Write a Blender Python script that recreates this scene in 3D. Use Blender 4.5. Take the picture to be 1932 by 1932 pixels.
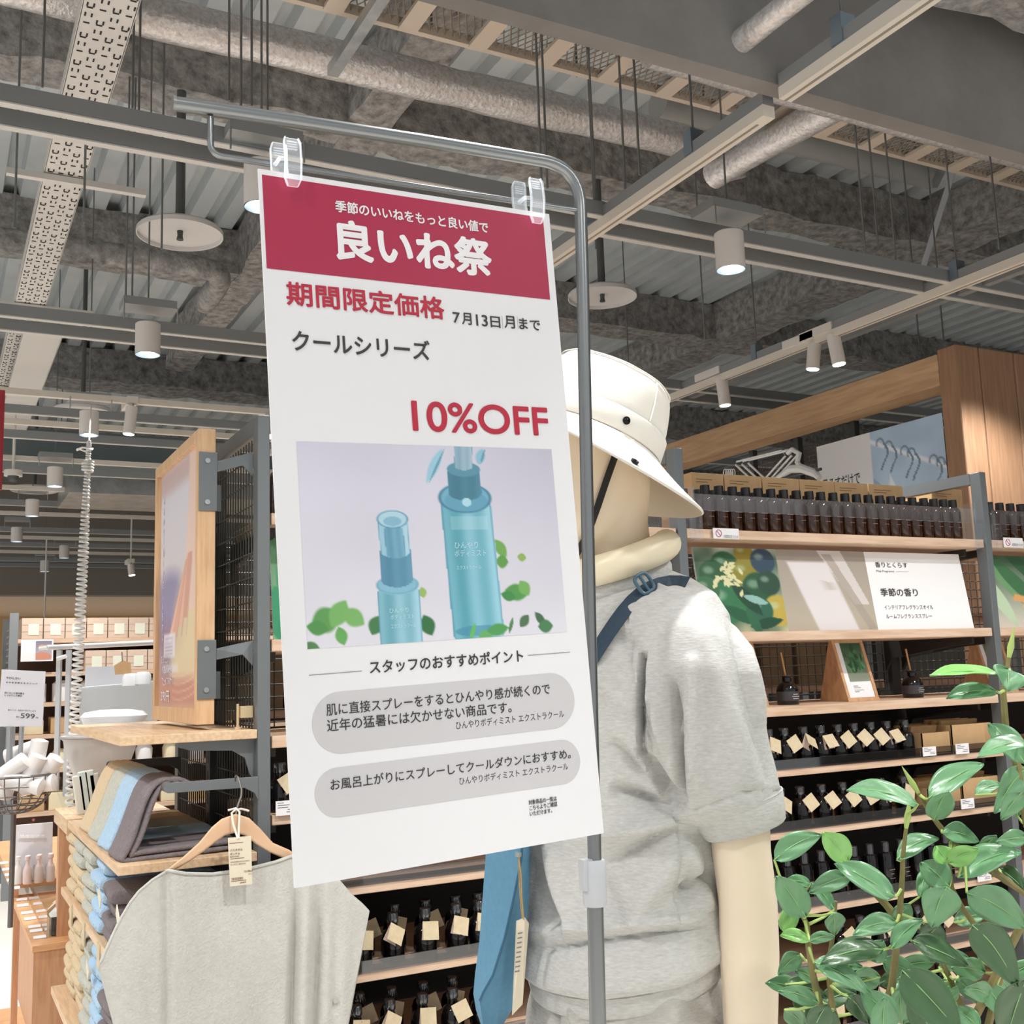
import bpy, math, random
import numpy as np
from mathutils import Vector, Matrix, noise as mnoise
from mathutils.bvhtree import BVHTree
for o in list(bpy.data.objects):
    bpy.data.objects.remove(o)
S = bpy.context.scene
C = S.collection
# ---------------------------------------------------------------- camera, world, exposure
FPX, CPX = 2085.0, 966.0
CAM = np.array([0.0, 0.0, 1.5])
RM = np.array([[0.88538351, 0.03733545, 0.46335959],
               [-0.46368582, 0.14177094, 0.87458359],
               [-0.03303795, -0.98919516, 0.14283357]])   # columns: right, down, forward
cd = bpy.data.cameras.new('camera')
cam = bpy.data.objects.new('camera', cd)
C.objects.link(cam)
cd.sensor_width = 36.0
cd.lens = FPX / 1932.0 * 36.0
cd.clip_start = 0.05
cam.matrix_world = Matrix([[RM[i][0], -RM[i][1], -RM[i][2], CAM[i]] for i in range(3)] + [[0, 0, 0, 1]])
S.camera = cam
w = bpy.data.worlds.new('ambient_fill')  # even ambient fill added to lift the ceiling and shop
S.world = w
w.use_nodes = True
w.node_tree.nodes['Background'].inputs[0].default_value = (0.975, 0.985, 1.0, 1)
w.node_tree.nodes['Background'].inputs[1].default_value = 1.25
S.view_settings.view_transform = 'Standard'
S.view_settings.look = 'None'
S.view_settings.gamma = 1.0
S.view_settings.exposure = -0.85
S.view_settings.use_curve_mapping = False
S.cycles.use_denoising = True
S.cycles.max_bounces = 8
S.cycles.transparent_max_bounces = 12
S.cycles.sample_clamp_indirect = 6.0
LAMP_POWER = 165.0          # one downlight
LAMP_COLOR = (1.0, 0.985, 0.965)

def spot(loc, power=LAMP_POWER, size=125, blend=0.7, aim=None, radius=0.035):
    l = bpy.data.lights.new('lamp_light', 'SPOT')
    l.energy = power; l.color = LAMP_COLOR; l.spot_size = math.radians(size); l.spot_blend = blend
    l.shadow_soft_size = radius
    o = bpy.data.objects.new('lamp_light', l)
    C.objects.link(o)
    o.location = loc
    d = Vector(aim) - Vector(loc) if aim is not None else Vector((0, 0, -1))
    o.rotation_euler = d.to_track_quat('-Z', 'Y').to_euler()
    return o
# the shop's downlights, on a 1.67 x 1.75 m grid under the channels
for ly in (-2.25, -0.5, 1.25, 3.0, 4.8, 6.5, 8.3, 9.8):
    for lx in (-2.5, -0.84, 0.83, 2.5, 4.17):
        if ly > 6 and lx > 3: continue
        spot((lx, ly, 2.86))
for lx in (-1.5, 1.5, 4.5): spot((lx, 18.4, 2.68), 260, 140)  # added fill lamps, brighten the far wall and low ceiling
# track spotlights aimed at the shelves, the sign and the dressed figure
spot((1.9, -0.7, 3.05), 25, 42, 0.5, (0.95, 1.5, 1.45))
spot((0.2, -0.5, 3.05), 35, 40, 0.5, (0.5, 2.4, 1.1))
spot((2.1, 0.5, 3.05), 60, 55, 0.6, (2.4, 2.4, 1.3))
spot((2.06, 0.25, 3.02), 62, 40, 0.4, (1.05, 1.5, 1.35), 0.03)
spot((-0.2, 0.7, 3.02), 60, 40, 0.4, (0.95, 1.5, 1.45), 0.03)
spot((-1.3, 1.4, 3.05), 90, 45, 0.5, (0.35, 2.9, 1.0))

# ---------------------------------------------------------------- helpers
def ray(px, py):
    return RM @ np.array([px - CPX, py - CPX, FPX]) / FPX
def P(px, py, axis, val):
    """the point of a plane (axis = val) that a sight line meets"""
    r = ray(px, py)
    return CAM + r * ((val - CAM[axis]) / r[axis])
def PD(px, py, d):
    return CAM + ray(px, py) * d
def lin(h):
    h = h.lstrip('#')
    v = [int(h[i:i + 2], 16) / 255 for i in (0, 2, 4)]
    return tuple(x / 12.92 if x <= 0.04045 else ((x + 0.055) / 1.055) ** 2.4 for x in v)
MATS = {}
def M(name, col='#808080', rough=0.6, metal=0.0, noise=None, bump=None, kind=None, stretch=(1, 1, 1), emit=None, spec=0.5, coat=0.0, trans=0.0, sss=0.0, coord='Object'):
    """procedural Principled material; noise = (scale, second colour, contrast), bump = (scale, strength)"""
    if name in MATS: return MATS[name]
    m = bpy.data.materials.new(name); MATS[name] = m
    m.use_nodes = True
    nt = m.node_tree; N = nt.nodes; L = nt.links
    b = N['Principled BSDF']
    c = lin(col) if isinstance(col, str) else col
    b.inputs['Base Color'].default_value = (*c, 1)
    b.inputs['Roughness'].default_value = rough
    b.inputs['Metallic'].default_value = metal
    b.inputs['Specular IOR Level'].default_value = spec
    b.inputs['Coat Weight'].default_value = coat
    b.inputs['Transmission Weight'].default_value = trans
    if sss:
        b.inputs['Subsurface Weight'].default_value = sss
        b.inputs['Subsurface Radius'].default_value = (0.02, 0.012, 0.008)
    tc = mp = None
    if noise or bump:
        tc = N.new('ShaderNodeTexCoord'); mp = N.new('ShaderNodeMapping')
        mp.inputs['Scale'].default_value = stretch
        L.new(tc.outputs[coord], mp.inputs[0])
    if noise:
        t = N.new('ShaderNodeTexNoise'); t.inputs['Scale'].default_value = noise[0]; t.inputs['Detail'].default_value = 6
        t.inputs['Roughness'].default_value = 0.65
        L.new(mp.outputs[0], t.inputs[0])
        r = N.new('ShaderNodeValToRGB')
        k = noise[2] if len(noise) > 2 else 0.15
        r.color_ramp.elements[0].position = 0.5 - k; r.color_ramp.elements[1].position = 0.5 + k
        r.color_ramp.elements[0].color = (*c, 1); r.color_ramp.elements[1].color = (*lin(noise[1]), 1)
        L.new(t.outputs[0], r.inputs[0]); L.new(r.outputs[0], b.inputs['Base Color'])
        if kind == 'wood':
            wv = N.new('ShaderNodeTexNoise'); wv.inputs['Scale'].default_value = noise[0] * 5; wv.inputs['Detail'].default_value = 3
            L.new(mp.outputs[0], wv.inputs[0])
            mx = N.new('ShaderNodeMixRGB'); mx.blend_type = 'MULTIPLY'; mx.inputs[0].default_value = 0.35
            rr = N.new('ShaderNodeValToRGB'); rr.color_ramp.elements[0].position = 0.35; rr.color_ramp.elements[1].position = 0.6
            rr.color_ramp.elements[0].color = (0.55, 0.42, 0.32, 1)
            L.new(wv.outputs[0], rr.inputs[0]); L.new(r.outputs[0], mx.inputs[1]); L.new(rr.outputs[0], mx.inputs[2])
            L.new(mx.outputs[0], b.inputs['Base Color'])
    if bump:
        t2 = N.new('ShaderNodeTexNoise'); t2.inputs['Scale'].default_value = bump[0]; t2.inputs['Detail'].default_value = 5
        L.new(mp.outputs[0], t2.inputs[0])
        bp = N.new('ShaderNodeBump'); bp.inputs['Strength'].default_value = bump[1]; bp.inputs['Distance'].default_value = bump[2] if len(bump) > 2 else 0.01
        L.new(t2.outputs[0], bp.inputs['Height']); L.new(bp.outputs[0], b.inputs['Normal'])
    if emit:
        b.inputs['Emission Color'].default_value = (*lin(emit[0]), 1); b.inputs['Emission Strength'].default_value = emit[1]
    return m
def clear_mat(name, tint='#f2f6f8', gloss=0.12, rough=0.03):
    """thin clear acrylic: mostly see-through with a glossy skin"""
    if name in MATS: return MATS[name]
    m = bpy.data.materials.new(name); MATS[name] = m; m.use_nodes = True
    N = m.node_tree.nodes; L = m.node_tree.links
    N.remove(N['Principled BSDF'])
    tr = N.new('ShaderNodeBsdfTransparent'); tr.inputs[0].default_value = (*lin(tint), 1)
    gl = N.new('ShaderNodeBsdfGlossy'); gl.inputs['Roughness'].default_value = rough
    fr = N.new('ShaderNodeFresnel'); fr.inputs[0].default_value = 1.5
    ad = N.new('ShaderNodeMath'); ad.operation = 'ADD'; ad.inputs[1].default_value = gloss; ad.use_clamp = True
    mx = N.new('ShaderNodeMixShader')
    ge = N.new('ShaderNodeNewGeometry'); ml = N.new('ShaderNodeMath'); ml.operation = 'MULTIPLY'
    iv = N.new('ShaderNodeMath'); iv.operation = 'SUBTRACT'; iv.inputs[0].default_value = 1.0; L.new(ge.outputs['Backfacing'], iv.inputs[1])
    L.new(fr.outputs[0], ad.inputs[0]); L.new(ad.outputs[0], ml.inputs[0]); L.new(iv.outputs[0], ml.inputs[1]); L.new(ml.outputs[0], mx.inputs[0])
    L.new(tr.outputs[0], mx.inputs[1]); L.new(gl.outputs[0], mx.inputs[2])
    L.new(mx.outputs[0], N['Material Output'].inputs[0])
    return m
def clip_mat(name, lo=0.05, hi=0.38):
    """polished clear plastic block: see-through with bright milky edges"""
    if name in MATS: return MATS[name]
    m = clear_mat(name, '#fbfdff', 0.05, 0.05); N = m.node_tree.nodes; L = m.node_tree.links
    df = N.new('ShaderNodeBsdfDiffuse'); df.inputs[0].default_value = (0.92, 0.95, 0.98, 1)
    tl = N.new('ShaderNodeBsdfTranslucent'); tl.inputs[0].default_value = (0.92, 0.95, 0.98, 1)
    a = N.new('ShaderNodeAddShader'); L.new(df.outputs[0], a.inputs[0]); L.new(tl.outputs[0], a.inputs[1])
    lw = N.new('ShaderNodeLayerWeight'); lw.inputs[0].default_value = 0.25
    mr = N.new('ShaderNodeMapRange'); mr.inputs[3].default_value = lo; mr.inputs[4].default_value = hi
    L.new(lw.outputs['Facing'], mr.inputs[0])
    mx = N.new('ShaderNodeMixShader'); src = N['Material Output'].inputs[0].links[0].from_socket
    L.new(mr.outputs[0], mx.inputs[0]); L.new(src, mx.inputs[1]); L.new(a.outputs[0], mx.inputs[2]); L.new(mx.outputs[0], N['Material Output'].inputs[0])
    return m
def print_mat():
    """ink on paper: the printed colours come from the mesh's colour attribute"""
    if 'printed_ink' in MATS: return MATS['printed_ink']
    m = M('printed_ink', '#ffffff', 0.45)
    a = m.node_tree.nodes.new('ShaderNodeVertexColor'); a.layer_name = 'ink'
    m.node_tree.links.new(a.outputs[0], m.node_tree.nodes['Principled BSDF'].inputs['Base Color'])
    return m
WL = {}      # world position of each object's origin
def wl(o):
    return WL.get(o.name, np.zeros(3))
def tag(o, label=None, cat=None, group=None, kind=None):
    if label: o['label'] = label
    if cat: o['category'] = cat
    if group: o['group'] = group
    if kind: o['kind'] = kind
    return o
def thing(name, label, cat, loc=(0, 0, 0), group=None):
    o = bpy.data.objects.new(name, None); C.objects.link(o)
    o.empty_display_size = 0.05
    o.location = loc; WL[o.name] = np.array(loc, float)
    return tag(o, label, cat, group)
class MB:
    """collects shapes, links them as ONE mesh object"""
    def __init__(s): s.v = []; s.f = []; s.mi = []; s.cur = 0
    def add(s, vs, fs):
        n = len(s.v); s.v += [tuple(map(float, p)) for p in vs]
        s.f += [tuple(i + n for i in f) for f in fs]; s.mi += [s.cur] * len(fs); return s
    def box(s, p0, p1):
        a = [min(p0[i], p1[i]) for i in range(3)]; b = [max(p0[i], p1[i]) for i in range(3)]
        vs = [(x, y, z) for z in (a[2], b[2]) for y in (a[1], b[1]) for x in (a[0], b[0])]
        return s.add(vs, [(0, 2, 3, 1), (4, 5, 7, 6), (0, 1, 5, 4), (2, 6, 7, 3), (0, 4, 6, 2), (1, 3, 7, 5)])
    def obox(s, c, ax, h):
        """oriented box: centre, 3 axes, half sizes"""
        c = np.array(c, float); ax = [np.array(a, float) for a in ax]
        vs = [c + ax[0] * h[0] * x + ax[1] * h[1] * y + ax[2] * h[2] * z for z in (-1, 1) for y in (-1, 1) for x in (-1, 1)]
        return s.add(vs, [(0, 2, 3, 1), (4, 5, 7, 6), (0, 1, 5, 4), (2, 6, 7, 3), (0, 4, 6, 2), (1, 3, 7, 5)])
    def rings(s, rs, cap=True, closed=False):
        n = len(rs[0]); vs = [p for r in rs for p in r]; fs = []
        m = len(rs)
        for i in range(m if closed else m - 1):
            j = (i + 1) % m
            for k in range(n):
                fs.append((i * n + k, i * n + (k + 1) % n, j * n + (k + 1) % n, j * n + k))
        if cap and not closed:
            fs.append(tuple(range(n))[::-1]); fs.append(tuple((m - 1) * n + k for k in range(n)))
        return s.add(vs, fs)
    def tube(s, pts, r, n=8, cap=True, closed=False, flat=1.0, up=None):
        pts = [np.array(p, float) for p in pts]; m = len(pts); rs = []
        rr = r if hasattr(r, '__len__') else [r] * m
        nrm = None
        for i, p in enumerate(pts):
            if closed: t = pts[(i + 1) % m] - pts[i - 1]
            else: t = pts[min(i + 1, m - 1)] - pts[max(i - 1, 0)]
            t = t / (np.linalg.norm(t) + 1e-12)
            if up is not None: nrm = np.array(up, float)
            elif nrm is None: nrm = np.array((0, 0, 1.0)) if abs(t[2]) < 0.9 else np.array((1.0, 0, 0))
            nrm = nrm - t * (nrm @ t); nrm /= np.linalg.norm(nrm) + 1e-12
            bi = np.cross(t, nrm)
            rs.append([p + (bi * math.cos(a) + nrm * math.sin(a) * flat) * rr[i] for a in [2 * math.pi * k / n for k in range(n)]])
        return s.rings(rs, cap, closed)
    def lathe(s, prof, c=(0, 0, 0), n=16, cap=True):
        c = np.array(c, float)
        return s.rings([[c + (r * math.cos(2 * math.pi * k / n), r * math.sin(2 * math.pi * k / n), z) for k in range(n)] for r, z in prof], cap)
    def slab(s, poly, d):
        """polygon (3D points) given thickness along vector d"""
        poly = [np.array(p, float) for p in poly]; d = np.array(d, float); n = len(poly)
        return s.rings([poly, [p + d for p in poly]])
    def quad(s, *p):
        return s.add(p, [tuple(range(len(p)))])
    def grid(s, pts):
        """rows x cols of points"""
        h = len(pts); w_ = len(pts[0])
        return s.add([p for r in pts for p in r], [(i * w_ + j, i * w_ + j + 1, (i + 1) * w_ + j + 1, (i + 1) * w_ + j) for i in range(h - 1) for j in range(w_ - 1)])
    def build(s, name, mat, parent=None, smooth=False, bevel=0, seg=2, solid=0, subsurf=0, label=None, kind=None):
        o_ = wl(parent) if parent else np.zeros(3)
        me = bpy.data.meshes.new(name)
        me.from_pydata([tuple(np.array(p) - o_) for p in s.v] if parent else s.v, [], s.f)
        for mm in (mat if isinstance(mat, (list, tuple)) else [mat]): me.materials.append(mm)
        if any(s.mi): me.polygons.foreach_set('material_index', s.mi)
        if smooth: me.polygons.foreach_set('use_smooth', [True] * len(s.f))
        me.validate(); me.update()
        o = bpy.data.objects.new(name, me); C.objects.link(o)
        if parent: o.parent = parent; WL[o.name] = o_
        else: WL[o.name] = np.zeros(3)
        fix_normals(me)
        if solid:
            m_ = o.modifiers.new('thickness', 'SOLIDIFY'); m_.thickness = solid; m_.offset = 0
        if bevel:
            m_ = o.modifiers.new('edges', 'BEVEL'); m_.width = bevel; m_.segments = seg; m_.limit_method = 'ANGLE'
        if subsurf:
            m_ = o.modifiers.new('soft', 'SUBSURF'); m_.levels = subsurf; m_.render_levels = subsurf
        if smooth and not subsurf:
            try: me.set_sharp_from_angle(angle=math.radians(42))
            except Exception: pass
        if label: o['label'] = label
        if kind: o['kind'] = kind
        return o
import bmesh
def fix_normals(me):
    b = bmesh.new(); b.from_mesh(me); bmesh.ops.recalc_face_normals(b, faces=b.faces); b.to_mesh(me); b.free()
def struct(o, label=None, cat=None):
    o['kind'] = 'structure'
    return tag(o, label, cat)
def copy_tree(o, loc=None, rotz=0, parent=None):
    c = o.copy(); C.objects.link(c)
    if parent: c.parent = parent
    if loc is not None:
        c.location = loc; WL[c.name] = np.array(loc, float)
        c.rotation_euler = (0, 0, rotz)
    for ch in list(o.children): copy_tree(ch, None, 0, c)
    return c
ORD = 'first second third fourth fifth sixth seventh eighth ninth tenth eleventh twelfth thirteenth fourteenth fifteenth sixteenth seventeenth eighteenth nineteenth twentieth twenty-first twenty-second twenty-third twenty-fourth'.split()
def nth(i, n=None, last='last'):
    return last if n is not None and i == n - 1 else ORD[i]
def text(body, to3, box, mat, name, parent, bold=0.0):
    """flat lettering fitted to box = (x0, y0, x1, y1) in a sheet's own metres; to3 maps (x, y) to a point"""
    cu = bpy.data.curves.new('lettering', 'FONT'); cu.body = body; cu.space_line = 1.1
    to = bpy.data.objects.new('lettering', cu); C.objects.link(to)
    dg = bpy.context.evaluated_depsgraph_get()
    me = bpy.data.meshes.new_from_object(to.evaluated_get(dg))
    bpy.data.objects.remove(to); bpy.data.curves.remove(cu)
    n = len(me.vertices); co = np.empty(n * 3); me.vertices.foreach_get('co', co); co = co.reshape(-1, 3)
    mn, mxx = co.min(0), co.max(0)
    u = (co[:, 0] - mn[0]) / (mxx[0] - mn[0] + 1e-9); v = (mxx[1] - co[:, 1]) / (mxx[1] - mn[1] + 1e-9)
    x0, y0, x1, y1 = box
    m = MB(); fs = [tuple(p.vertices) for p in me.polygons]
    g = bold * (y1 - y0) * 0.8 / max(1, body.count('\n') + 1)      # heavier weight: the glyphs repeated a hair apart
    sh = [(0, 0)] if g <= 0 else [(0, 0)] + [(g * math.cos(k * math.pi / 4), g * math.sin(k * math.pi / 4)) for k in range(8)]
    o0 = np.array(to3(0, 0)); nn = np.cross(np.array(to3(0, 0.1)) - o0, np.array(to3(0.1, 0)) - o0); nn /= np.linalg.norm(nn)
    for k, (dx, dy) in enumerate(sh):
        m.add([np.array(to3(x0 + g + a * (x1 - x0 - 2 * g) + dx, y0 + g + b * (y1 - y0 - 2 * g) + dy)) + nn * k * 4e-5 for a, b in zip(u, v)], fs)
    bpy.data.meshes.remove(me)
    return m
def painted(name, tl, tr, br, bl, nx, ny, fn, parent=None, label=None):
    """a flat printed picture: fn(U, V) -> sRGB array, U to the right, V down"""
    tl, tr, br, bl = [np.array(p, float) for p in (tl, tr, br, bl)]
    U, V = np.meshgrid(np.linspace(0, 1, nx), np.linspace(0, 1, ny))
    col = np.clip(fn(U, V), 0, 1)
    pos = (tl * ((1 - U) * (1 - V))[..., None] + tr * (U * (1 - V))[..., None] + br * (U * V)[..., None] + bl * ((1 - U) * V)[..., None])
    o_ = wl(parent) if parent else np.zeros(3)
    me = bpy.data.meshes.new(name)
    vs = (pos - o_).reshape(-1, 3)
    me.from_pydata([tuple(p) for p in vs], [], [(i * nx + j, (i + 1) * nx + j, (i + 1) * nx + j + 1, i * nx + j + 1) for i in range(ny - 1) for j in range(nx - 1)])
    a = me.color_attributes.new('ink', 'FLOAT_COLOR', 'POINT')
    c = col.reshape(-1, 3); c = np.where(c <= 0.04045, c / 12.92, ((c + 0.055) / 1.055) ** 2.4)
    a.data.foreach_set('color', np.concatenate([c, np.ones((len(c), 1))], 1).astype(np.float32).ravel())
    me.materials.append(print_mat())
    o = bpy.data.objects.new(name, me); C.objects.link(o)
    if parent: o.parent = parent
    WL[o.name] = o_
    if label: o['label'] = label
    return o
# little painter used by the printed pictures
def rgb(h): return np.array([int(h.lstrip('#')[i:i + 2], 16) / 255 for i in (0, 2, 4)])
def canvas(U, top, bot, V):
    return rgb(top) * (1 - V[..., None]) + rgb(bot) * V[..., None]
def over(img, mask, col):
    mask = np.clip(mask, 0, 1)[..., None]
    return img * (1 - mask) + (rgb(col) if isinstance(col, str) else col) * mask
def ell(U, V, cx, cy, rx, ry, ang=0, soft=0.08):
    c, s_ = math.cos(ang), math.sin(ang); x = U - cx; y = V - cy
    d = np.sqrt(((x * c + y * s_) / rx) ** 2 + ((-x * s_ + y * c) / ry) ** 2)
    return np.clip((1 - d) / soft + 0.5, 0, 1)
def rct(U, V, x0, y0, x1, y1, soft=0.006):
    f = lambda t: np.clip(t / soft + 0.5, 0, 1)
    return f(U - x0) * f(x1 - U) * f(V - y0) * f(y1 - V)
def leaf2(U, V, cx, cy, l, wd, ang, asp=1.0, soft=0.1):
    c, s_ = math.cos(ang), math.sin(ang); x = (U - cx) * asp; y = V - cy
    a = (x * c + y * s_) / l; b_ = (-x * s_ + y * c) / wd
    d = np.abs(b_) - np.clip(1 - a * a, 0, 1)
    return np.clip(-d / soft, 0, 1) * (np.abs(a) < 1)
def fnoise(U, V, sc, seed=0):
    rs = np.random.RandomState(seed); g = rs.rand(40, 40)
    x = U * sc; y = V * sc; i = np.floor(x).astype(int); j = np.floor(y).astype(int); fx = x - i; fy = y - j
    fx = fx * fx * (3 - 2 * fx); fy = fy * fy * (3 - 2 * fy)
    q = lambda a, b: g[b % 40, a % 40]
    return (q(i, j) * (1 - fx) + q(i + 1, j) * fx) * (1 - fy) + (q(i, j + 1) * (1 - fx) + q(i + 1, j + 1) * fx) * fy
def fuzzy_box(m, p0, p1, step=0.09, amp=0.018, seed=0):
    """a beam coated with sprayed mineral wool: a lumpy box"""
    a = np.minimum(p0, p1); b = np.maximum(p0, p1)
    n = [max(1, int(round((b[i] - a[i]) / step))) for i in range(3)]
    def face(ax, val):
        i, j = [k for k in range(3) if k != ax]
        rows = []
        for x in np.linspace(a[i], b[i], n[i] + 1):
            r = []
            for y in np.linspace(a[j], b[j], n[j] + 1):
                p = [0, 0, 0]; p[ax] = val; p[i] = x; p[j] = y
                v = Vector(p)
                d = mnoise.noise_vector(v * 9 + Vector((seed, 0, 0))) * amp + mnoise.noise_vector(v * 3.1) * amp
                r.append((p[0] + d[0], p[1] + d[1], p[2] + d[2]))
            rows.append(r)
        m.grid(rows)
    for ax in range(3):
        for val in (a[ax], b[ax]): face(ax, val)
    return m
# ================================================================= the room
m_floor = M('floor_tile', '#e4dfd8', 0.35, noise=(1.5, '#dad5cd'))
m_wool = M('sprayed_wool', '#bcb9b6', 0.95, noise=(16, '#676563', 0.2), bump=(30, 0.6, 0.02))
m_deck = M('galvanised_deck', '#d6dcde', 0.5, 0.0, noise=(3, '#bcc4c7', 0.3))
m_wall = M('bulkhead_paint', '#817e7c', 0.8, noise=(2, '#6f6c69'))
m_bright = M('galvanised_steel', '#b7babb', 0.35, 0.7, noise=(8, '#979a9b'))
m_chan = M('channel_grey', '#8f9293', 0.5, 0.25)
m_chanlip = M('channel_lip', '#c9c7c2', 0.45, 0.1)
m_track = M('track_white', '#d9d2c6', 0.45)
m_rod = M('threaded_rod', '#7d7e7e', 0.5, 0.4)
m_foil = M('foil_lagging', '#f6f4f4', 0.27, 0.4, noise=(60, '#c4bebb', 0.2), bump=(45, 0.5, 0.012))
m_lampbody = M('lamp_white', '#dcd6d0', 0.4)
m_glow = M('lamp_glow', '#ffffff', 0.5, emit=('#f4fbff', 14.0))
m_glow2 = M('lamp_glow_warm', '#ffffff', 0.5, emit=('#fffbe8', 12.0))
m_refl = M('lamp_reflector', '#cfe0ec', 0.2, 0.3)
m_disc = M('shield_white', '#d8d5d3', 0.5)
m_dark = M('dark_steel', '#4a4d4e', 0.5, 0.2)
struct(MB().box((-9, -7, -0.1), (11, 21, 0)).build('floor', m_floor), 'pale grey shop floor under the displays', 'floor')
# corrugated deck: ribs run along Y
dk = MB(); prof = []
x = -4.0
while x < 12.5:
    prof += [(x, 4.5), (x + 0.10, 4.5), (x + 0.115, 4.57), (x + 0.185, 4.57)]; x += 0.2
dk.grid([[(px, y, pz) for px, pz in prof] for y in (-3, 8, 21)])
struct(dk.build('ceiling', m_deck), 'corrugated steel deck high above the shop', 'ceiling')
beams = [('trim_1', (-4, 4.86, 4.2), (12, 5.1, 4.5), 'grey lagged roof beam nearest the bulkhead wall'),
         ('trim_2', (-4, 7.1, 4.2), (12, 7.4, 4.5), 'grey lagged roof beam, second from the bulkhead wall'),
         ('trim_3', (-4, 10.2, 4.2), (12, 10.6, 4.5), 'grey lagged roof beam, third from the bulkhead wall'),
         ('trim_4', (-4, 13.6, 4.2), (12, 14.0, 4.5), 'grey lagged roof beam far over the back of the shop'),
         ('trim_5', (1.74, 2.6, 4.2), (1.96, 9.6, 4.5), 'grey lagged cross beam behind the sale sign'),
         ('trim_6', (5.75, 2.6, 4.2), (6.1, 16, 4.5), 'grey lagged cross beam above the wooden portal'),
         ('trim_7', (2.6, 2.05, 4.2), (9, 2.45 - 0.2, 4.9), 'brownish lagged beam in front of the bulkhead wall at the top right corner')]
for k, (nm, a, b, lb) in enumerate(beams):
    if k == 6: a, b = (2.5, 1.9, 3.445), (7, 2.1, 3.7)
    struct(fuzzy_box(MB(), a, b, 0.12, 0.022, k * 7).build(nm, m_wool, smooth=True), lb, 'beam')
# thin lagged pipes with elbows between the beams
def pipe(pts, r, mat, n=12, jit=0.0):
    pts = [np.array(p, float) for p in pts]; out = []
    for a, b in zip(pts[:-1], pts[1:]):
        k = max(2, int(np.linalg.norm(b - a) / 0.12))
        out += [a + (b - a) * i / k for i in range(k)]
    out.append(pts[-1])
    rr = [r * (1 + jit * mnoise.noise(Vector(p) * 6)) for p in out]
    return MB().tube(out, rr, n)
tag(pipe([(-2, 6.55, 4.0), (1.35, 6.55, 4.0), (1.5, 6.6, 4.0), (1.55, 6.75, 4.0), (1.55, 7.2, 4.0)], 0.07, m_wool, jit=0.25).build('lagged_pipe', m_wool, smooth=True), 'wool lagged pipe bending under the left roof beams', 'pipe')
tag(pipe([(3.2, 4.3, 4.35), (5.2, 4.32, 4.35)], 0.085, m_bright).build('air_pipe', M('pipe_grey', '#a6a8a6', 0.5), smooth=True), 'smooth grey pipe behind the foil duct elbow', 'pipe')
# bulkhead wall hanging from the deck
struct(MB().box((-4, 2.19, 3.1), (12, 2.25, 4.5)).build('wall_front', m_wall), 'dark grey bulkhead wall hanging from the deck', 'wall')
# foil ducts
def duct(name, pts, r, label, grp=None):
    return tag(pipe(pts, r, m_foil, 16, 0.10).build(name, m_foil, smooth=True), label, 'duct', grp)
duct('foil_duct', [(-3, 3.88, 3.9), (3.2, 3.86, 3.9), (3.27, 3.88, 3.87), (3.3, 3.9, 3.78)], 0.078, 'long silver foil duct crossing above the sale sign')
duct('foil_duct', [(3.12, 2.34, 3.62), (3.12, 3.2, 3.70), (3.08, 3.75, 3.70)], 0.062, 'short silver foil duct running from the bulkhead wall to the elbow')
duct('foil_duct', [(2.15, 2.92, 3.62), (5.6, 2.90, 3.6)], 0.055, 'silver foil duct running just behind the bulkhead wall')
duct('foil_duct', [(1.925, 2.19, 3.2), (1.925, 0.3, 3.2)], 0.034, 'silver foil duct poking out of the bulkhead wall face')
# expanded metal cable tray behind the wall
tr = thing('cable_tray', 'beige mesh cable tray with rungs behind the bulkhead wall', 'cable tray', (2.0, 3.1, 3.8))
m_tray = M('tray_beige', '#cdbfae', 0.5)
mm = MB()
for i in range(int(7.0 / 0.03)):
    xx = -0.4 + i * 0.03
    mm.tube([(xx, 2.6, 3.806), (xx + 0.4, 3.4, 3.806)], 0.0028, 4)
    mm.tube([(xx + 0.4, 2.6, 3.812), (xx, 3.4, 3.812)], 0.0028, 4)
mm.build('mesh', M('tray_mesh', '#8d8073', 0.6), tr)
mm = MB().box((-0.5, 3.39, 3.79), (7, 3.415, 3.83)); mm.build('side_rail', m_tray, tr)
for i in range(24):
    xx = 0.05 + i * 0.278
    MB().box((xx - 0.035, 2.6, 3.785), (xx + 0.035, 3.4, 3.8)).build('rung', m_tray, tr)
for i in range(7):
    tag(MB().tube([(1.55 + i * 0.62, 3.43, 3.8), (1.55 + i * 0.62, 3.43, 4.5)], 0.005, 6).build('hanger_rod', m_rod), 'thin steel rod holding the mesh cable tray, %s from the left' % nth(i), 'rod', 'rods of the mesh cable tray')
# white slotted cable rack running away along Y
rk = thing('cable_rack', 'white slotted cable rack running away on the left ceiling', 'cable rack', (0.4, 5, 3.5))
m_rack = M('rack_white', '#d5d2cd', 0.45); m_slot = M('slot_black', '#2b2a29', 0.8)
rack = MB().box((0.335, 2.55, 3.5), (0.485, 14, 3.502)); rack.box((0.333, 2.55, 3.5), (0.337, 14, 3.55)); rack.box((0.483, 2.55, 3.5), (0.487, 14, 3.55))
rack.build('tray', m_rack, rk)
sl = MB()
y = 2.6; r_ = 0
while y < 9.5:
    for k in range(8):
        xx = 0.345 + k * 0.0185
        a = (k // 2 + r_) % 2
        sl.box((xx, y + (0.03 if a else 0), 3.4975), (xx + 0.005, y + (0.048 if a else 0.018), 3.4995))
        if k % 2 == 0: sl.box((xx + 0.002, y + 0.052, 3.4975), (xx + 0.02, y + 0.057, 3.4995))
    y += 0.085; r_ += 1
sl.build('slots', m_slot, rk)
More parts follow.
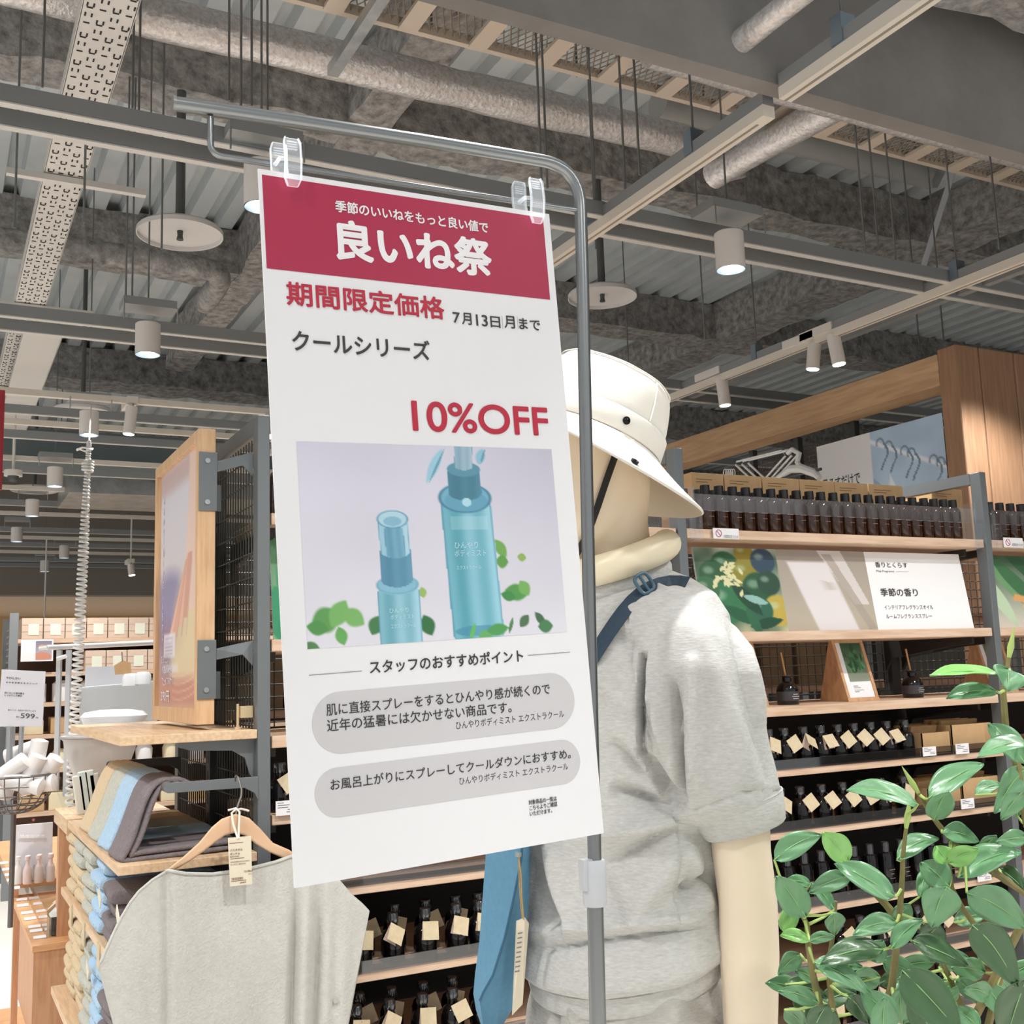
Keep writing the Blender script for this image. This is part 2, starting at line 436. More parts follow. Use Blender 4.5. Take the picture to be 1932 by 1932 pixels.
tag(MB().box((0.40, 6.35, 3.43), (0.60, 9.2, 3.432)).box((0.598, 6.35, 3.43), (0.602, 9.2, 3.48)).build('cable_rack', m_rack), 'second, lower white cable rack beside the slotted one', 'cable rack')
for i, y in enumerate((4.45, 6.1, 7.9)):
    tag(MB().box((0.2, y, 3.47), (0.72, y + 0.03, 3.495)).build('rack_bracket', m_rack), 'white cross bar under the cable rack, %s from the front' % nth(i), 'bracket', 'cross bars of the cable rack')
# channels along X (pairs that carry the downlights)
ch_y = [(3.13, 3.27), (5.05, 5.26), (6.9, 7.6), (8.85, 10.5), (12.3, 13.6), (15.2, 15.9)]
nc = 0
for a, b in ch_y:
    for k, y in enumerate((a, b)):
        t_ = thing('steel_channel', 'grey steel channel with pale lip, %s row from the front' % nth(nc), 'ceiling channel', (2, y, 3.1), 'steel channels that carry the downlights')
        MB().box((-4, y - 0.004, 3.09), (10, y + 0.004, 3.14)).build('web', m_chan, t_)
        MB().box((-4, y - 0.004, 3.085), (10, y + 0.024, 3.091)).build('lip', m_chanlip, t_)
        nc += 1
for i, y in enumerate((6.45, 7.2, 8.38, 9.65, 11.1, 12.9, 14.3)):
    tag(MB().box((-4, y, 3.09), (4.6, y + 0.035, 3.125)).build('light_track', m_track), 'cream light track along the ceiling, %s row behind the sign' % nth(i), 'light track', 'cream light tracks across the shop')
def track_y(x, y0, y1, label):
    t_ = thing('light_track', label, 'light track', (x, y0, 3.1))
    MB().box((x - 0.022, y0, 3.05), (x + 0.022, y1, 3.085)).build('rail', m_track, t_)
    MB().box((x - 0.004, y0 + 0.05, 3.0485), (x + 0.004, y1, 3.0502)).build('slot', M('track_slot', '#8c8478', 0.6), t_)
    MB().box((x - 0.02, y0, 3.085), (x + 0.02, y1, 3.125)).build('upper_channel', m_chan, t_)
    return t_
track_y(2.08, 2.27, 7.5, 'long cream light track rising behind the sale sign')
track_y(2.06, -1.0, 2.18, 'cream light track ending at the bulkhead wall')
track_y(3.83, 2.3, 8.5, 'cream light track above the amber bottle shelf')
tag(MB().box((4.02, 2.3, 3.1), (4.06, 8.5, 3.15)).build('steel_channel', m_chan), 'grey channel running beside the right light track', 'ceiling channel')
hk = MB()
for i, (hx, hy) in enumerate(((2.08, 2.62), (2.08, 3.2), (2.06, 1.95), (3.83, 3.1), (3.83, 4.4), (3.83, 5.6))):
    t_ = thing('track_hanger', 'zinc clip and rod holding a light track, %s of six' % nth(i), 'hanger', (hx, hy, 3.12), 'clips and rods of the light tracks')
    MB().box((hx - 0.025, hy - 0.02, 3.09), (hx + 0.025, hy + 0.02, 3.17)).build('clip', M('zinc_blue', '#8594a0', 0.35, 0.6), t_)
    MB().tube([(hx, hy, 3.17), (hx, hy, 4.5)], 0.004, 6).build('rod', m_rod, t_)
# diagonal brace and rods
tag(MB().tube([P(1800, 318, 1, 4.1), P(1737, 520, 1, 4.1)], 0.021, 4).build('brace_strip', M('brace_white', '#e9ebf0', 0.4)), 'white flat strip slanting down from the cable tray', 'brace')
tag(MB().obox(P(1775, 325, 1, 3.6), [(0.6, 0.8, 0), (0.8, -0.6, 0), (0, 0, 1)], (0.14, 0.012, 0.02)).build('strut_bar', m_bright), 'short zinc strut under the mesh cable tray', 'strut')
tag(MB().obox(P(690, 40, 2, 3.7), [(0, 1, 0), (1, 0, 0), (0, 0, 1)], (0.35, 0.02, 0.02)).build('strut_bar', m_bright), 'zinc strut crossing the foil duct at the top', 'strut')
rods = [(80, 40, 165), (250, 60, 205), (262, 75, 210), (432, 30, 190), (455, 60, 200), (475, 100, 200), (505, 100, 220), (27, 230, 430), (158, 300, 420), (237, 310, 580), (249, 300, 580), (305, 300, 470), (1022, 240, 350), (1033, 240, 355),
        (1125, 210, 470), (1181, 240, 380), (1207, 240, 330), (1330, 500, 640), (1632, 280, 470), (1657, 290, 470), (1690, 300, 490), (1885, 340, 470), (1735, 560, 660), (1780, 560, 640), (112, 880, 960), (243, 950, 1010)]
for i, (px, ya, yb) in enumerate(rods):
    p = P(px, yb, 2, 3.13 if yb > 230 else 3.4)
    if p[1] < 2.4: p = P(px, yb, 1, 4.2)
    tag(MB().tube([p, (p[0], p[1], 4.5)], 0.0045, 5).build('hanger_rod', m_rod), 'thin threaded rod hanging from the roof deck', 'rod', 'threaded rods under the deck')
for (px, py, v, top) in ((1775, 325, 3.6, 4.5), (1800, 318, 4.1, 4.5)):
    q_ = P(px, py, 1, v); tag(MB().tube([q_, (q_[0], q_[1], top)], 0.004, 5).build('hanger_rod', m_rod), 'short rod above the %s' % ('zinc strut right of the bulkhead' if v < 4 else 'white slanting strip'), 'rod')
# ---- downlights
def downlight(x, y, label, grp='white drum downlights under the channels'):
    t_ = thing('drum_downlight', label, 'ceiling lamp', (x, y, 2.9), grp)
    m_ = MB().lathe([(0.0525, 2.90), (0.0525, 3.035), (0.045, 3.04), (0.0, 3.04)], (x, y, 0), 28, cap=False)
    m_.build('drum', m_lampbody, t_, smooth=True)
    MB().lathe([(0.0505, 2.899), (0.034, 2.925), (0.0, 2.926)], (x, y, 0), 28, cap=False).build('reflector', m_refl, t_, smooth=True)
    MB().lathe([(0.0, 2.912), (0.031, 2.912), (0.031, 2.92), (0.0, 2.92)], (x, y, 0), 20, cap=False).build('light_disc', m_glow, t_)
    MB().box((x - 0.11, y - 0.06, 3.10), (x + 0.11, y + 0.07, 3.135)).build('gear_box', m_chan, t_)
    MB().tube([(x, y, 3.135), (x, y, 4.5)], 0.004, 5).build('drop_rod', m_rod, t_)
    for s_ in (-1, 1):
        MB().tube([(x + s_ * 0.11, y - 0.07, 3.1), (x + s_ * 0.11, y - 0.07, 3.03)], 0.003, 5).build('wire_hook', m_bright, t_)
    return t_
where = {(0, 0): 'behind the left end of the sign rail', (1, 0): 'right of the sign pole, in front of the foil elbow', (0, 1): 'left of the sign, second from the front',
         (0, 2): 'beside the coiled cord, third from the front', (0, 3): 'left of the coiled cord, fourth from the front', (0, 4): 'at the far left, fifth from the front'}
for (ix, iy), s_ in where.items():
    downlight(*{(0, 0): (.835, 3.11), (1, 0): (2.5, 2.98), (0, 1): (.79, 4.79), (0, 2): (.76, 6.51), (0, 3): (.75, 8.3), (0, 4): (.72, 9.82)}[(ix, iy)], 'white drum downlight ' + s_)
for i, (x, y) in enumerate(((1.29, 13.0), (1.23, 14.6), (0.72, 11.6))):
    downlight(x, y, 'small distant drum downlight over the back shelves, %s one' % nth(i))
def track_spot(x, y, z0, z1, label, tilt=(0, 0), boxed=True):
    t_ = thing('track_spotlight', label, 'spotlight', (x, y, z1), 'white track spotlights')
    ax = np.array((tilt[0], tilt[1], -1.0)); ax /= np.linalg.norm(ax)
    p0 = np.array((x, y, z0)); p1 = p0 + ax * (z0 - z1)
    MB().tube([p0, p1], 0.033, 20).build('barrel', m_lampbody, t_, smooth=True)
    MB().tube([p1, p1 + ax * 0.004], 0.029, 20).build('lens', m_glow2, t_)
    if z0 < 3.0: MB().tube([p0, (p0[0], p0[1], 3.1)], 0.008, 8).build('stem', m_lampbody, t_)
    if boxed:
        MB().box((x - 0.03, y - 0.02, z0 + 0.02), (x + 0.03, y + 0.2, z0 + 0.06)).build('adapter', m_lampbody, t_)
        MB().tube([p0, p0 + (0, 0.01, 0.03)], 0.012, 8).build('neck', m_lampbody, t_)
    return t_
pp = P(1537, 648, 0, 3.83); track_spot(pp[0], pp[1], pp[2], pp[2] - 0.13, 'left of the paired spotlights above the wooden portal', (-0.1, 0.1))
pp = P(1572, 632, 0, 3.83); track_spot(pp[0], pp[1], pp[2], pp[2] - 0.15, 'right of the paired spotlights above the wooden portal', (0.06, -0.1))
pp = P(1361, 712, 0, 3.83); track_spot(pp[0], pp[1], pp[2], pp[2] - 0.16, 'single white spotlight between the hat and the wooden portal', (0.05, -0.05))
pp = P(249, 768, 1, 6.46); track_spot(pp[0], pp[1], pp[2], pp[2] - 0.16, 'unlit white spotlight right of the coiled cord', (-0.1, 0.0))
pp = P(247, 1066, 1, 11.11); track_spot(pp[0], pp[1], pp[2], pp[2] - 0.1, 'small tilted spotlight far back, left of the framed poster', (0.1, -0.1))
pp = P(508, 800, 1, 6.46); track_spot(pp[0], pp[1], pp[2], pp[2] - 0.09, 'lit spotlight just left of the sale sign above the grey post', (-0.25, -0.35))
pp = P(84, 1160, 1, 12.91); track_spot(pp[0], pp[1], pp[2] - .2, pp[2] - 0.3, 'tiny spotlight far back above the box shelf', (0, 0))
# shield discs around the sprinkler heads
for i, ((x, y, z), r, lb) in enumerate((((0.94, 4.89, 3.53), 0.19, 'white shield disc hanging left of the sale sign'), ((3.22, 4.93, 3.55), 0.19, 'white shield disc right of the sign pole'),
                        ((0.87, 7.81, 3.36), 0.19, 'white shield disc above the coiled cord lamp'), ((0.76, 10.18, 3.2), 0.19, 'small far white shield disc at the left edge'))):
    t_ = thing('shield_disc', lb, 'sprinkler shield', (x, y, z), 'round sprinkler shields')
    MB().lathe([(0, z), (r - 0.01, z), (r, z - 0.01), (r, z - 0.03), (r - 0.005, z - 0.03), (r - 0.006, z - 0.012), (0, z - 0.008)], (x, y, 0), 40, cap=False).build('disc', m_disc, t_, smooth=True)
    MB().tube([(x, y, z), (x, y, 4.5)], 0.021 if i < 2 else 0.015, 10).build('drop_pipe', M('drop_pipe', '#5f6161', 0.5, 0.2), t_)
    MB().lathe([(0, z - 0.05), (0.016, z - 0.05), (0.012, z - 0.03), (0.014, z - 0.005)], (x, y, 0), 10).build('sprinkler_head', m_dark, t_)
# dome camera and far soffits
t_ = thing('dome_camera', 'white dome camera under a channel at far left', 'camera', (0.55, 8.4, 3.0))
cpos = P(25, 893, 1, 8.3)
MB().lathe([(0.0, 0.02), (0.06, 0.02), (0.06, -0.02), (0.0, -0.02)], cpos, 20, False).build('housing', m_lampbody, t_, smooth=True)
MB().tube([cpos + (0, 0, .02), cpos + (0, 0, 1.6)], 0.01, 8).build('stem', m_lampbody, t_)
MB().lathe([(0.038, -0.02), (0.034, -0.045), (0.018, -0.06), (0, -0.063)], cpos, 16, False).build('dome', m_dark, t_, smooth=True)
struct(MB().box((-9, 16.0, 2.72), (12, 16.3, 5.0)).build('wall_back', M('soffit_taupe', '#8f877d', 0.8)), 'taupe soffit wall across the back of the shop', 'wall')
struct(MB().box((-9, 16.3, 2.72), (12, 20.8, 2.76)).build('trim_8', M('low_ceiling', '#d3bfa9', 0.8)), 'lower beige ceiling beyond the taupe soffit', 'ceiling')
struct(MB().box((-9, 20.8, 0), (12, 21.0, 3.0)).build('wall_far', M('far_wall', '#c8a878', 0.8)), 'warm tan wall at the very back', 'wall')
struct(MB().box((10.9, -7, 0), (11, 21, 5)).build('wall_right', M('side_wall', '#77736e', 0.8)), 'grey wall far right behind the portal', 'wall')
tag(MB().box((0.95, 9.3, 3.03), (3.2, 10.2, 3.25)).build('air_duct', m_bright), 'broad bright steel air duct left of the framed poster', 'duct')
tag(MB().box((-0.2, 9.0, 3.2), (3.6, 9.25, 3.46)).build('air_duct', M('duct_slate', '#5d6a6c', 0.6)), 'dark slate duct behind the coiled cord lamp', 'duct')
# ================================================================= the wooden portal at the right back
m_plank = M('portal_wood', '#a58468', 0.6, noise=(2.2, '#856449', 0.35), kind='wood', stretch=(6, 6, 0.5))
m_beam = M('portal_beam_wood', '#cbab87', 0.6, noise=(2.2, '#a78460', 0.35), kind='wood', stretch=(6, 0.5, 6))
XB = 4.128
yp = P(1802, 648, 0, XB)[1]; zt = P(1802, 648, 0, XB)[2]
pt = thing('wooden_portal', 'rough sawn wooden portal of planks behind the bottle shelves', 'portal', (XB, yp, 0))
edges = [XB] + [P(px, 700, 1, yp)[0] for px in (1850, 1915, 1985, 2060, 2140)]
for i in range(5):
    MB().box((edges[i] + 0.003, yp, 0), (edges[i + 1] - 0.003, yp + 0.11, zt)).build('plank', m_plank, pt, bevel=0.007)
MB().box((XB + 0.004, yp + 0.11, zt - 0.17), (XB + 0.17, 6.6, zt - 0.02)).build('header_beam', m_beam, pt, bevel=0.003)
for i, px in enumerate((1612, 1505, 1420)):
    yy = P(px, 805 + i * 25, 0, XB + 0.2)[1]
    MB().box((XB + 0.20, yy, 0.3), (XB + 0.235, yy + 0.035, zt - 0.16)).build('rack_post', m_dark, pt)
wm = MB()
for k in range(28): wm.tube([(XB + 0.25, 3.7, 2.0 + k * 0.025), (XB + 0.25, 6.5, 2.0 + k * 0.025)], 0.0022, 4)
for k in range(110): wm.tube([(XB + 0.252, 3.7 + k * 0.025, 2.0), (XB + 0.252, 3.7 + k * 0.025, 2.7)], 0.0022, 4)
wm.build('wire_mesh', M('mesh_brown', '#6e5e52', 0.6), pt)
def hangers_photo(U, V):
    im = canvas(U, '#a9c4dd', '#bdd4ea', V)
    im += (fnoise(U, V, 5, 3)[..., None] - 0.5) * 0.1
    im = over(im, rct(U, V, 0, 0, 0.0, 1), '#ffffff')
    im = over(im, np.clip(1 - np.abs(V - 0.12 - U * 0.5) / 0.045, 0, 1) * 1.5, '#e6edf6')
    for cx in (0.14, 0.26, 0.47, 0.56, 0.84, 0.93):
        y0 = 0.10 + cx * 0.5
        im = over(im, np.clip(1 - np.abs(np.sqrt(((U - cx) / 0.05) ** 2 + ((V - y0) / 0.06) ** 2) - 1) / 0.3, 0, 1) * (V < y0 + 0.03), '#5f7387')
        im = over(im, (np.abs(U - cx - 0.05 - 0.05 * np.sin((V - y0) * 14)) < 0.014) * (V > y0) * (V < y0 + 0.33), '#6d86a0')
    im = over(im, leaf2(U, V, 0.12, 0.85, 0.3, 0.09, 1.2), '#8fb0d0')
    im = over(im, leaf2(U, V, 0.3, 0.9, 0.35, 0.06, 1.4), '#e8f1fa')
    im = over(im, leaf2(U, V, 0.62, 0.95, 0.22, 0.08, 0.4), '#e8f1fa')
    return im
# banner with photo of hangers
XN = XB + 0.13
bt = lambda px, py: P(px, py, 0, XN)
bn = thing('hanging_banner', 'white banner with pale blue photo of clothes hangers under the portal beam', 'banner', bt(1660, 900))
b0, b1, b2 = bt(1540, 838), bt(1640, 816), bt(1783, 772)
low = 0.42
painted('photo', (XN, b1[1], b1[2]), (XN, b2[1] + 0.02, b1[2]), (XN, b2[1] + 0.02, b1[2] - low), (XN, b1[1], b1[2] - low), 70, 70, lambda U, V: hangers_photo(U, V), bn)
MB().box((XN, b1[1], b1[2] - low), (XN + 0.003, b0[1], b1[2])).build('sheet', M('banner_white', '#e3e4e6', 0.5), bn)

m_ink = M('ink_black', '#3a3738', 0.5)
text('\u540a\u308b\u3059\u3060\u3051\u3067', lambda x, y: (XN - 0.001, b0[1] - x, b1[2] - y), (0.03, 0.19, 0.30, 0.255), m_ink, 'lettering', bn, 0.01).build('lettering', m_ink, bn)
# ================================================================= the long shelving unit
m_steel = M('shelf_steel', '#6f7476', 0.45, 0.25)
m_mesh = M('mesh_steel', '#54544f', 0.5, 0.3)
m_board = M('shelf_wood', '#e0c5ad', 0.55, noise=(3, '#cdac90', 0.3), kind='wood', stretch=(0.6, 8, 8))
m_boardend = M('shelf_wood_end', '#cfa87c', 0.55, noise=(4, '#b58a58', 0.3), kind='wood', stretch=(8, 0.7, 8))
m_black = M('shade_and_slot_black', '#141312', 0.7)  # black for the painted shelf shade and the post slots
m_acr = clear_mat('clear_acrylic', '#fafcfc', 0.03)
m_fence = clip_mat('fence_acrylic', 0.006, 0.05)
m_acr2 = clear_mat('smoky_acrylic', '#c6c3c5', 0.12)
YF, YB, YM = 2.40, 3.30, 2.85
PX = (0.649, 1.79, 2.995, 4.19)
ZT = 2.088
gd = thing('shelving_unit', 'long grey steel shelving unit with wood shelves behind the dressed mannequin', 'shelves', (1.8, 2.85, 0))
for i, x in enumerate(PX):
    t_ = MB().box((x - 0.014, YF, 0), (x + 0.014, YF + 0.04, ZT)); t_.build('post', m_steel, gd, bevel=0.002)
    MB().box((x - 0.014, YB - 0.04, 0), (x + 0.014, YB, ZT)).build('post', m_steel, gd, bevel=0.002)
    MB().box((x - 0.014, YF + 0.04, ZT - 0.035), (x + 0.014, YB - 0.04, ZT)).build('top_rail', m_steel, gd)
    s_ = MB().box((x - 0.02, YM - 0.02, 0), (x + 0.02, YM + 0.02, ZT - 0.05)); s_.build('spine', M('spine_dark', '#3b3d3e', 0.5, 0.2), gd)
    sl = MB()
    for k in range(int((ZT - 0.1) / 0.05)): sl.box((x - 0.0205, YM - 0.004, 0.05 + k * 0.05), (x - 0.0200, YM + 0.004, 0.08 + k * 0.05))
    if i < 2: sl.build('slots', m_black, gd)
def grid_y(x, y0, y1, z0, z1, dy=0.025, dz=0.055, r=0.0019):
    m = MB(); n = int((y1 - y0) / dy)
    for k in range(n + 1): m.tube([(x, y0 + k * dy, z0), (x, y0 + k * dy, z1)], r, 4, False)
    n = int((z1 - z0) / dz)
    for k in range(n + 1): m.tube([(x - 0.003, y0, z0 + k * dz), (x - 0.003, y1, z0 + k * dz)], r, 4, False)
    return m
def grid_x(y, x0, x1, z0, z1, d=0.032, r=0.0019):
    m = MB()
    for k in range(int((x1 - x0) / d) + 1): m.tube([(x0 + k * d, y, z0), (x0 + k * d, y, z1)], r, 4, False)
    for k in range(int((z1 - z0) / d) + 1): m.tube([(x0, y - 0.003, z0 + k * d), (x1, y - 0.003, z0 + k * d)], r, 4, False)
    return m
grid_y(PX[0] - 0.004, YF + 0.04, YM - 0.02, 0.3, ZT - 0.04).build('end_mesh', m_mesh, gd)
grid_y(PX[0] - 0.004, YM + 0.02, YB - 0.04, 0.3, ZT - 0.04).build('end_mesh', m_mesh, gd)
for a, b in zip(PX[:-1], PX[1:]):
    grid_x(YM, a + 0.02, b - 0.02, 1.36, 1.86).build('back_mesh', m_mesh, gd)
    MB().box((a + 0.02, YM - 0.01, 0.1), (b - 0.02, YM + 0.005, 1.35)).build('dark_backing', m_black, gd)  # added black sheet, stands for the shade deep in the lower shelves
SH = [1.868, 1.587, 1.379, 1.212, 1.048, 0.842, 0.675, 0.50]
SHL = [1.868, 1.587, 1.379, 1.212, 1.047, 0.861, 0.675, 0.50]
for b_, (a, b) in enumerate(zip(PX[:-1], PX[1:])):
    for k, z in enumerate(SHL if b_ == 0 else SH):
        th = 0.026 if k < 3 else 0.022
        dep = 0.36 if k < 3 else 0.40
        MB().box((a + 0.018, YF + 0.005, z - th), (b - 0.018, YF + dep, z)).build('shelf_board', m_board, gd, bevel=0.002)
        for x in (a + 0.03, b - 0.05):
            MB().slab([(x, YF + 0.06, z - th), (x, YM - 0.02, z - th), (x, YM - 0.02, z - th - 0.10), (x, YM - 0.05, z - th - 0.06), (x, YF + 0.16, z - th - 0.028), (x, YF + 0.06, z - th - 0.022)], (0.012, 0, 0)).build('shelf_bracket', M('bracket_dark', '#33302e', 0.5, 0.2), gd)
# the other side's shelves, seen dimly through the mesh
for b_, (a, b) in enumerate(zip(PX[:-1], PX[1:])):
    for z in (1.42, 1.66):
        MB().box((a + 0.018, YM + 0.03, z - 0.02), (b - 0.018, YB - 0.01, z)).build('rear_shelf', m_board, gd)
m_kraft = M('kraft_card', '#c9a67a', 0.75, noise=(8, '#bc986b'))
m_kraftd = M('kraft_card_shaded', '#a39078', 0.8, noise=(8, '#8d7c66'))  # kraft colour darkened for the shade behind the mesh
n = 0
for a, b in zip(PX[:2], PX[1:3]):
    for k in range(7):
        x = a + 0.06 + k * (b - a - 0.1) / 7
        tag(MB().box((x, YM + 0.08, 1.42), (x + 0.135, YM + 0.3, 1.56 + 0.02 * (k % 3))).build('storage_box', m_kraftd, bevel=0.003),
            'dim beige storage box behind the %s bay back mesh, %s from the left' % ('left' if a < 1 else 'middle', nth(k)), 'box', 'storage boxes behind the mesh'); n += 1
# acrylic lips in front of the shelves
fence = thing('shelf_fence', 'clear acrylic guard in front of the middle row of amber bottles', 'shelf guard', (2.4, 2.41, SH[0]), 'clear acrylic shelf guards')
for x0, x1, f_ in ((1.83, 2.955, None), (3.03, 4.15, 1)):
    if f_: fence = thing('shelf_fence', 'clear acrylic guard in front of the right end amber bottles', 'shelf guard', (3.5, 2.41, SH[0]), 'clear acrylic shelf guards')
    z = SH[0]
    MB().box((x0, 2.407, z + 0.052), (x1, 2.410, z + 0.098)).build('bar', m_fence, fence, bevel=0.001)
    for x in (x0 + 0.006, x1 - 0.006):
        MB().box((x - 0.003, 2.403, z - 0.03), (x + 0.003, 2.66, z + 0.118)).build('side_plate', m_fence, fence, bevel=0.001)
        MB().box((x - 0.022, 2.398, z - 0.032), (x + 0.022, 2.403, z + 0.05)).build('clip', m_fence, fence, bevel=0.001)
def lip(x0, x1, z, label, mat=None):
    tag(MB().box((x0, 2.402, z - 0.004), (x1, 2.405, z + 0.024)).box((x0, 2.402, z), (x1, 2.45, z + 0.002)).build('shelf_lip', mat or m_acr2, bevel=0.0008), label, 'shelf guard', 'acrylic lips of the lower shelves')
lips = ['under the %s of tagged bottles right of the mannequin sleeve' % s for s in ('upper row', 'second row')] + ['in front of the clear cap bottles behind the plant', 'of the low shelf behind the plant leaves', 'of the lowest shelf behind the plant']
for z, s in zip(SH[3:], lips): lip(1.83, 2.95, z, 'clear acrylic lip ' + s)
for z, s in zip(SHL[4:], ('just under the sale sign bottom edge', 'under the upper tagged bottles left of the blue bag', 'under the lower tagged bottles left of the blue bag')): lip(0.69, 1.75, z, 'clear acrylic lip ' + s)
# ---- amber bottles
m_amber = M('amber_glass', '#331808', 0.05, coat=0.2, spec=0.6)
m_cap = M('cap_black', '#15161a', 0.35)
m_dglass = M('dark_glass', '#0c090a', 0.05, coat=0.15, spec=0.5)
m_label = M('clear_print', '#8d8078', 0.5)
def lathe_part(name, prof, mat, parent, n=18, loc=None):
    return MB().lathe(prof, wl(parent), n).build(name, mat, parent, smooth=True)
AP = None
ax_px = [1331.8, 1357.8, 1383.5, 1408.3, 1432, 1456, 1480, 1504, 1528, 1550, 1573, 1595.4, 1617, 1639, 1660.5, 1681.6, 1701, 1722, 1743.5, 1762, 1780, 1797.6]
YA_ = 2.452
def amber(loc, label, grp):
    global AP
    if AP is None:
        AP = thing('amber_bottle', label, 'bottle', loc, grp)
        lathe_part('glass_body', [(0.0, 0), (0.021, 0), (0.0232, 0.003), (0.0232, 0.088), (0.021, 0.098), (0.0135, 0.107), (0.0115, 0.112), (0.0, 0.112)], m_amber, AP)
        lathe_part('cap', [(0.0135, 0.107), (0.0138, 0.112), (0.0132, 0.131), (0.0, 0.132)], m_cap, AP)
        x_, y_, z_ = loc
        MB().box((x_ - 0.012, y_ - 0.0236, z_ + 0.055), (x_ + 0.012, y_ - 0.0232, z_ + 0.0565)).box((x_ - 0.009, y_ - 0.0236, z_ + 0.04), (x_ + 0.009, y_ - 0.0232, z_ + 0.041)).build('printed_lines', m_label, AP)
        return AP
    c = copy_tree(AP, loc); tag(c, label, 'bottle', grp); return c
for i, px in enumerate(ax_px):
    x = P(px, 960, 1, YA_)[0]
    amber((x, YA_, SH[0]), 'amber glass bottle with black cap, %s from the left on the middle top shelf' % nth(i, 22), 'amber bottles on the top shelf')
for i in range(4):
    amber((3.075 + i * 0.052, YA_, SH[0]), 'amber bottle right of the right grey post, %s from that post' % nth(i), 'amber bottles on the right top shelf')
for i in range(3):
    amber((0.70 + i * 0.05, YA_, SH[0]), 'amber bottle on the left top shelf, %s from the left grey post' % nth(i), 'amber bottles on the left top shelf')
for i in range(20):
    amber((1.89 + i * 0.0515, YA_ + 0.07, SH[0]), 'amber bottle in the rear row on the middle top shelf, %s from the left' % nth(i), 'second row of amber bottles')
# kraft boxes behind the bottles
ks = [(1304, 1364.5), (1366.5, 1436), (1438, 1506.5), (1508, 1572.5), (1574, 1635.5), (1638, 1701), (1755, 1812)]
m_kp = M('kraft_print', '#8a6a40', 0.7)
for i, (a, b) in enumerate(ks):
    x0 = P(a, 900, 1, 2.60)[0]; x1 = P(b, 900, 1, 2.60)[0]
    z1 = P((a + b) / 2, 893 + (a - 1304) * 0.065, 1, 2.60)[2]
    if i == 6: z1 = P(1783, 922, 1, 2.60)[2]
    t_ = thing('product_box', 'tan kraft product box behind the amber bottles, %s from the left' % nth(i, 7), 'box', (x0, 2.6, SH[0]), 'kraft boxes on the top shelf')
    MB().box((x0, 2.60, SH[0]), (x1, 2.76, z1)).build('carton', m_kraft, t_, bevel=0.001)
    mm = MB(); w_ = x1 - x0
    for q, l in ((0.018, 0.5), (0.026, 0.36)): mm.box((x0 + w_ * 0.14, 2.5993, z1 - q - 0.0022), (x0 + w_ * (0.14 + l), 2.6, z1 - q))
    mm.build('printed_lines', m_kp, t_)
# no-fire labels on the top shelf edge
m_white = M('paper_white', '#e9e7e8', 0.5)
m_pink = M('ban_pink', '#b5606a', 0.5); m_greyink = M('ink_grey', '#77747c', 0.5)
for px0, px1, py0, py1, lb in ((1344, 1394, 996, 1017, 'white no-fire label on the middle top shelf edge'), (1892, 1930, 1014, 1033, 'white no-fire label on the right top shelf edge')):
    a = P(px0, py0, 1, 2.398); b = P(px1, py1 + 1, 1, 2.398)
    t_ = thing('warning_label', lb, 'label', a)
    MB().box((a[0], 2.395, b[2]), (b[0], 2.3985, a[2])).build('card', m_white, t_, bevel=0.002)
    c_ = np.array((a[0] + 0.018, 2.3945, (a[2] + b[2]) / 2)); h_ = (a[2] - b[2]) * 0.32
    MB().tube([c_ + (h_ * math.cos(t), 0, h_ * math.sin(t)) for t in np.linspace(0, 6.283, 20)[:-1]], 0.0011, 5, closed=True).tube([c_ + (-h_ * .7, 0, h_ * .7), c_ + (h_ * .7, 0, -h_ * .7)], 0.001, 5).build('ban_sign', m_pink, t_)
    text('火気厳禁取扱注意くださいませ', lambda x, y: (x, 2.3944, a[2] - y), (a[0] + 0.034, 0.018, b[0] - 0.004, 0.028), m_greyink, '', t_).build('lettering', m_greyink, t_)
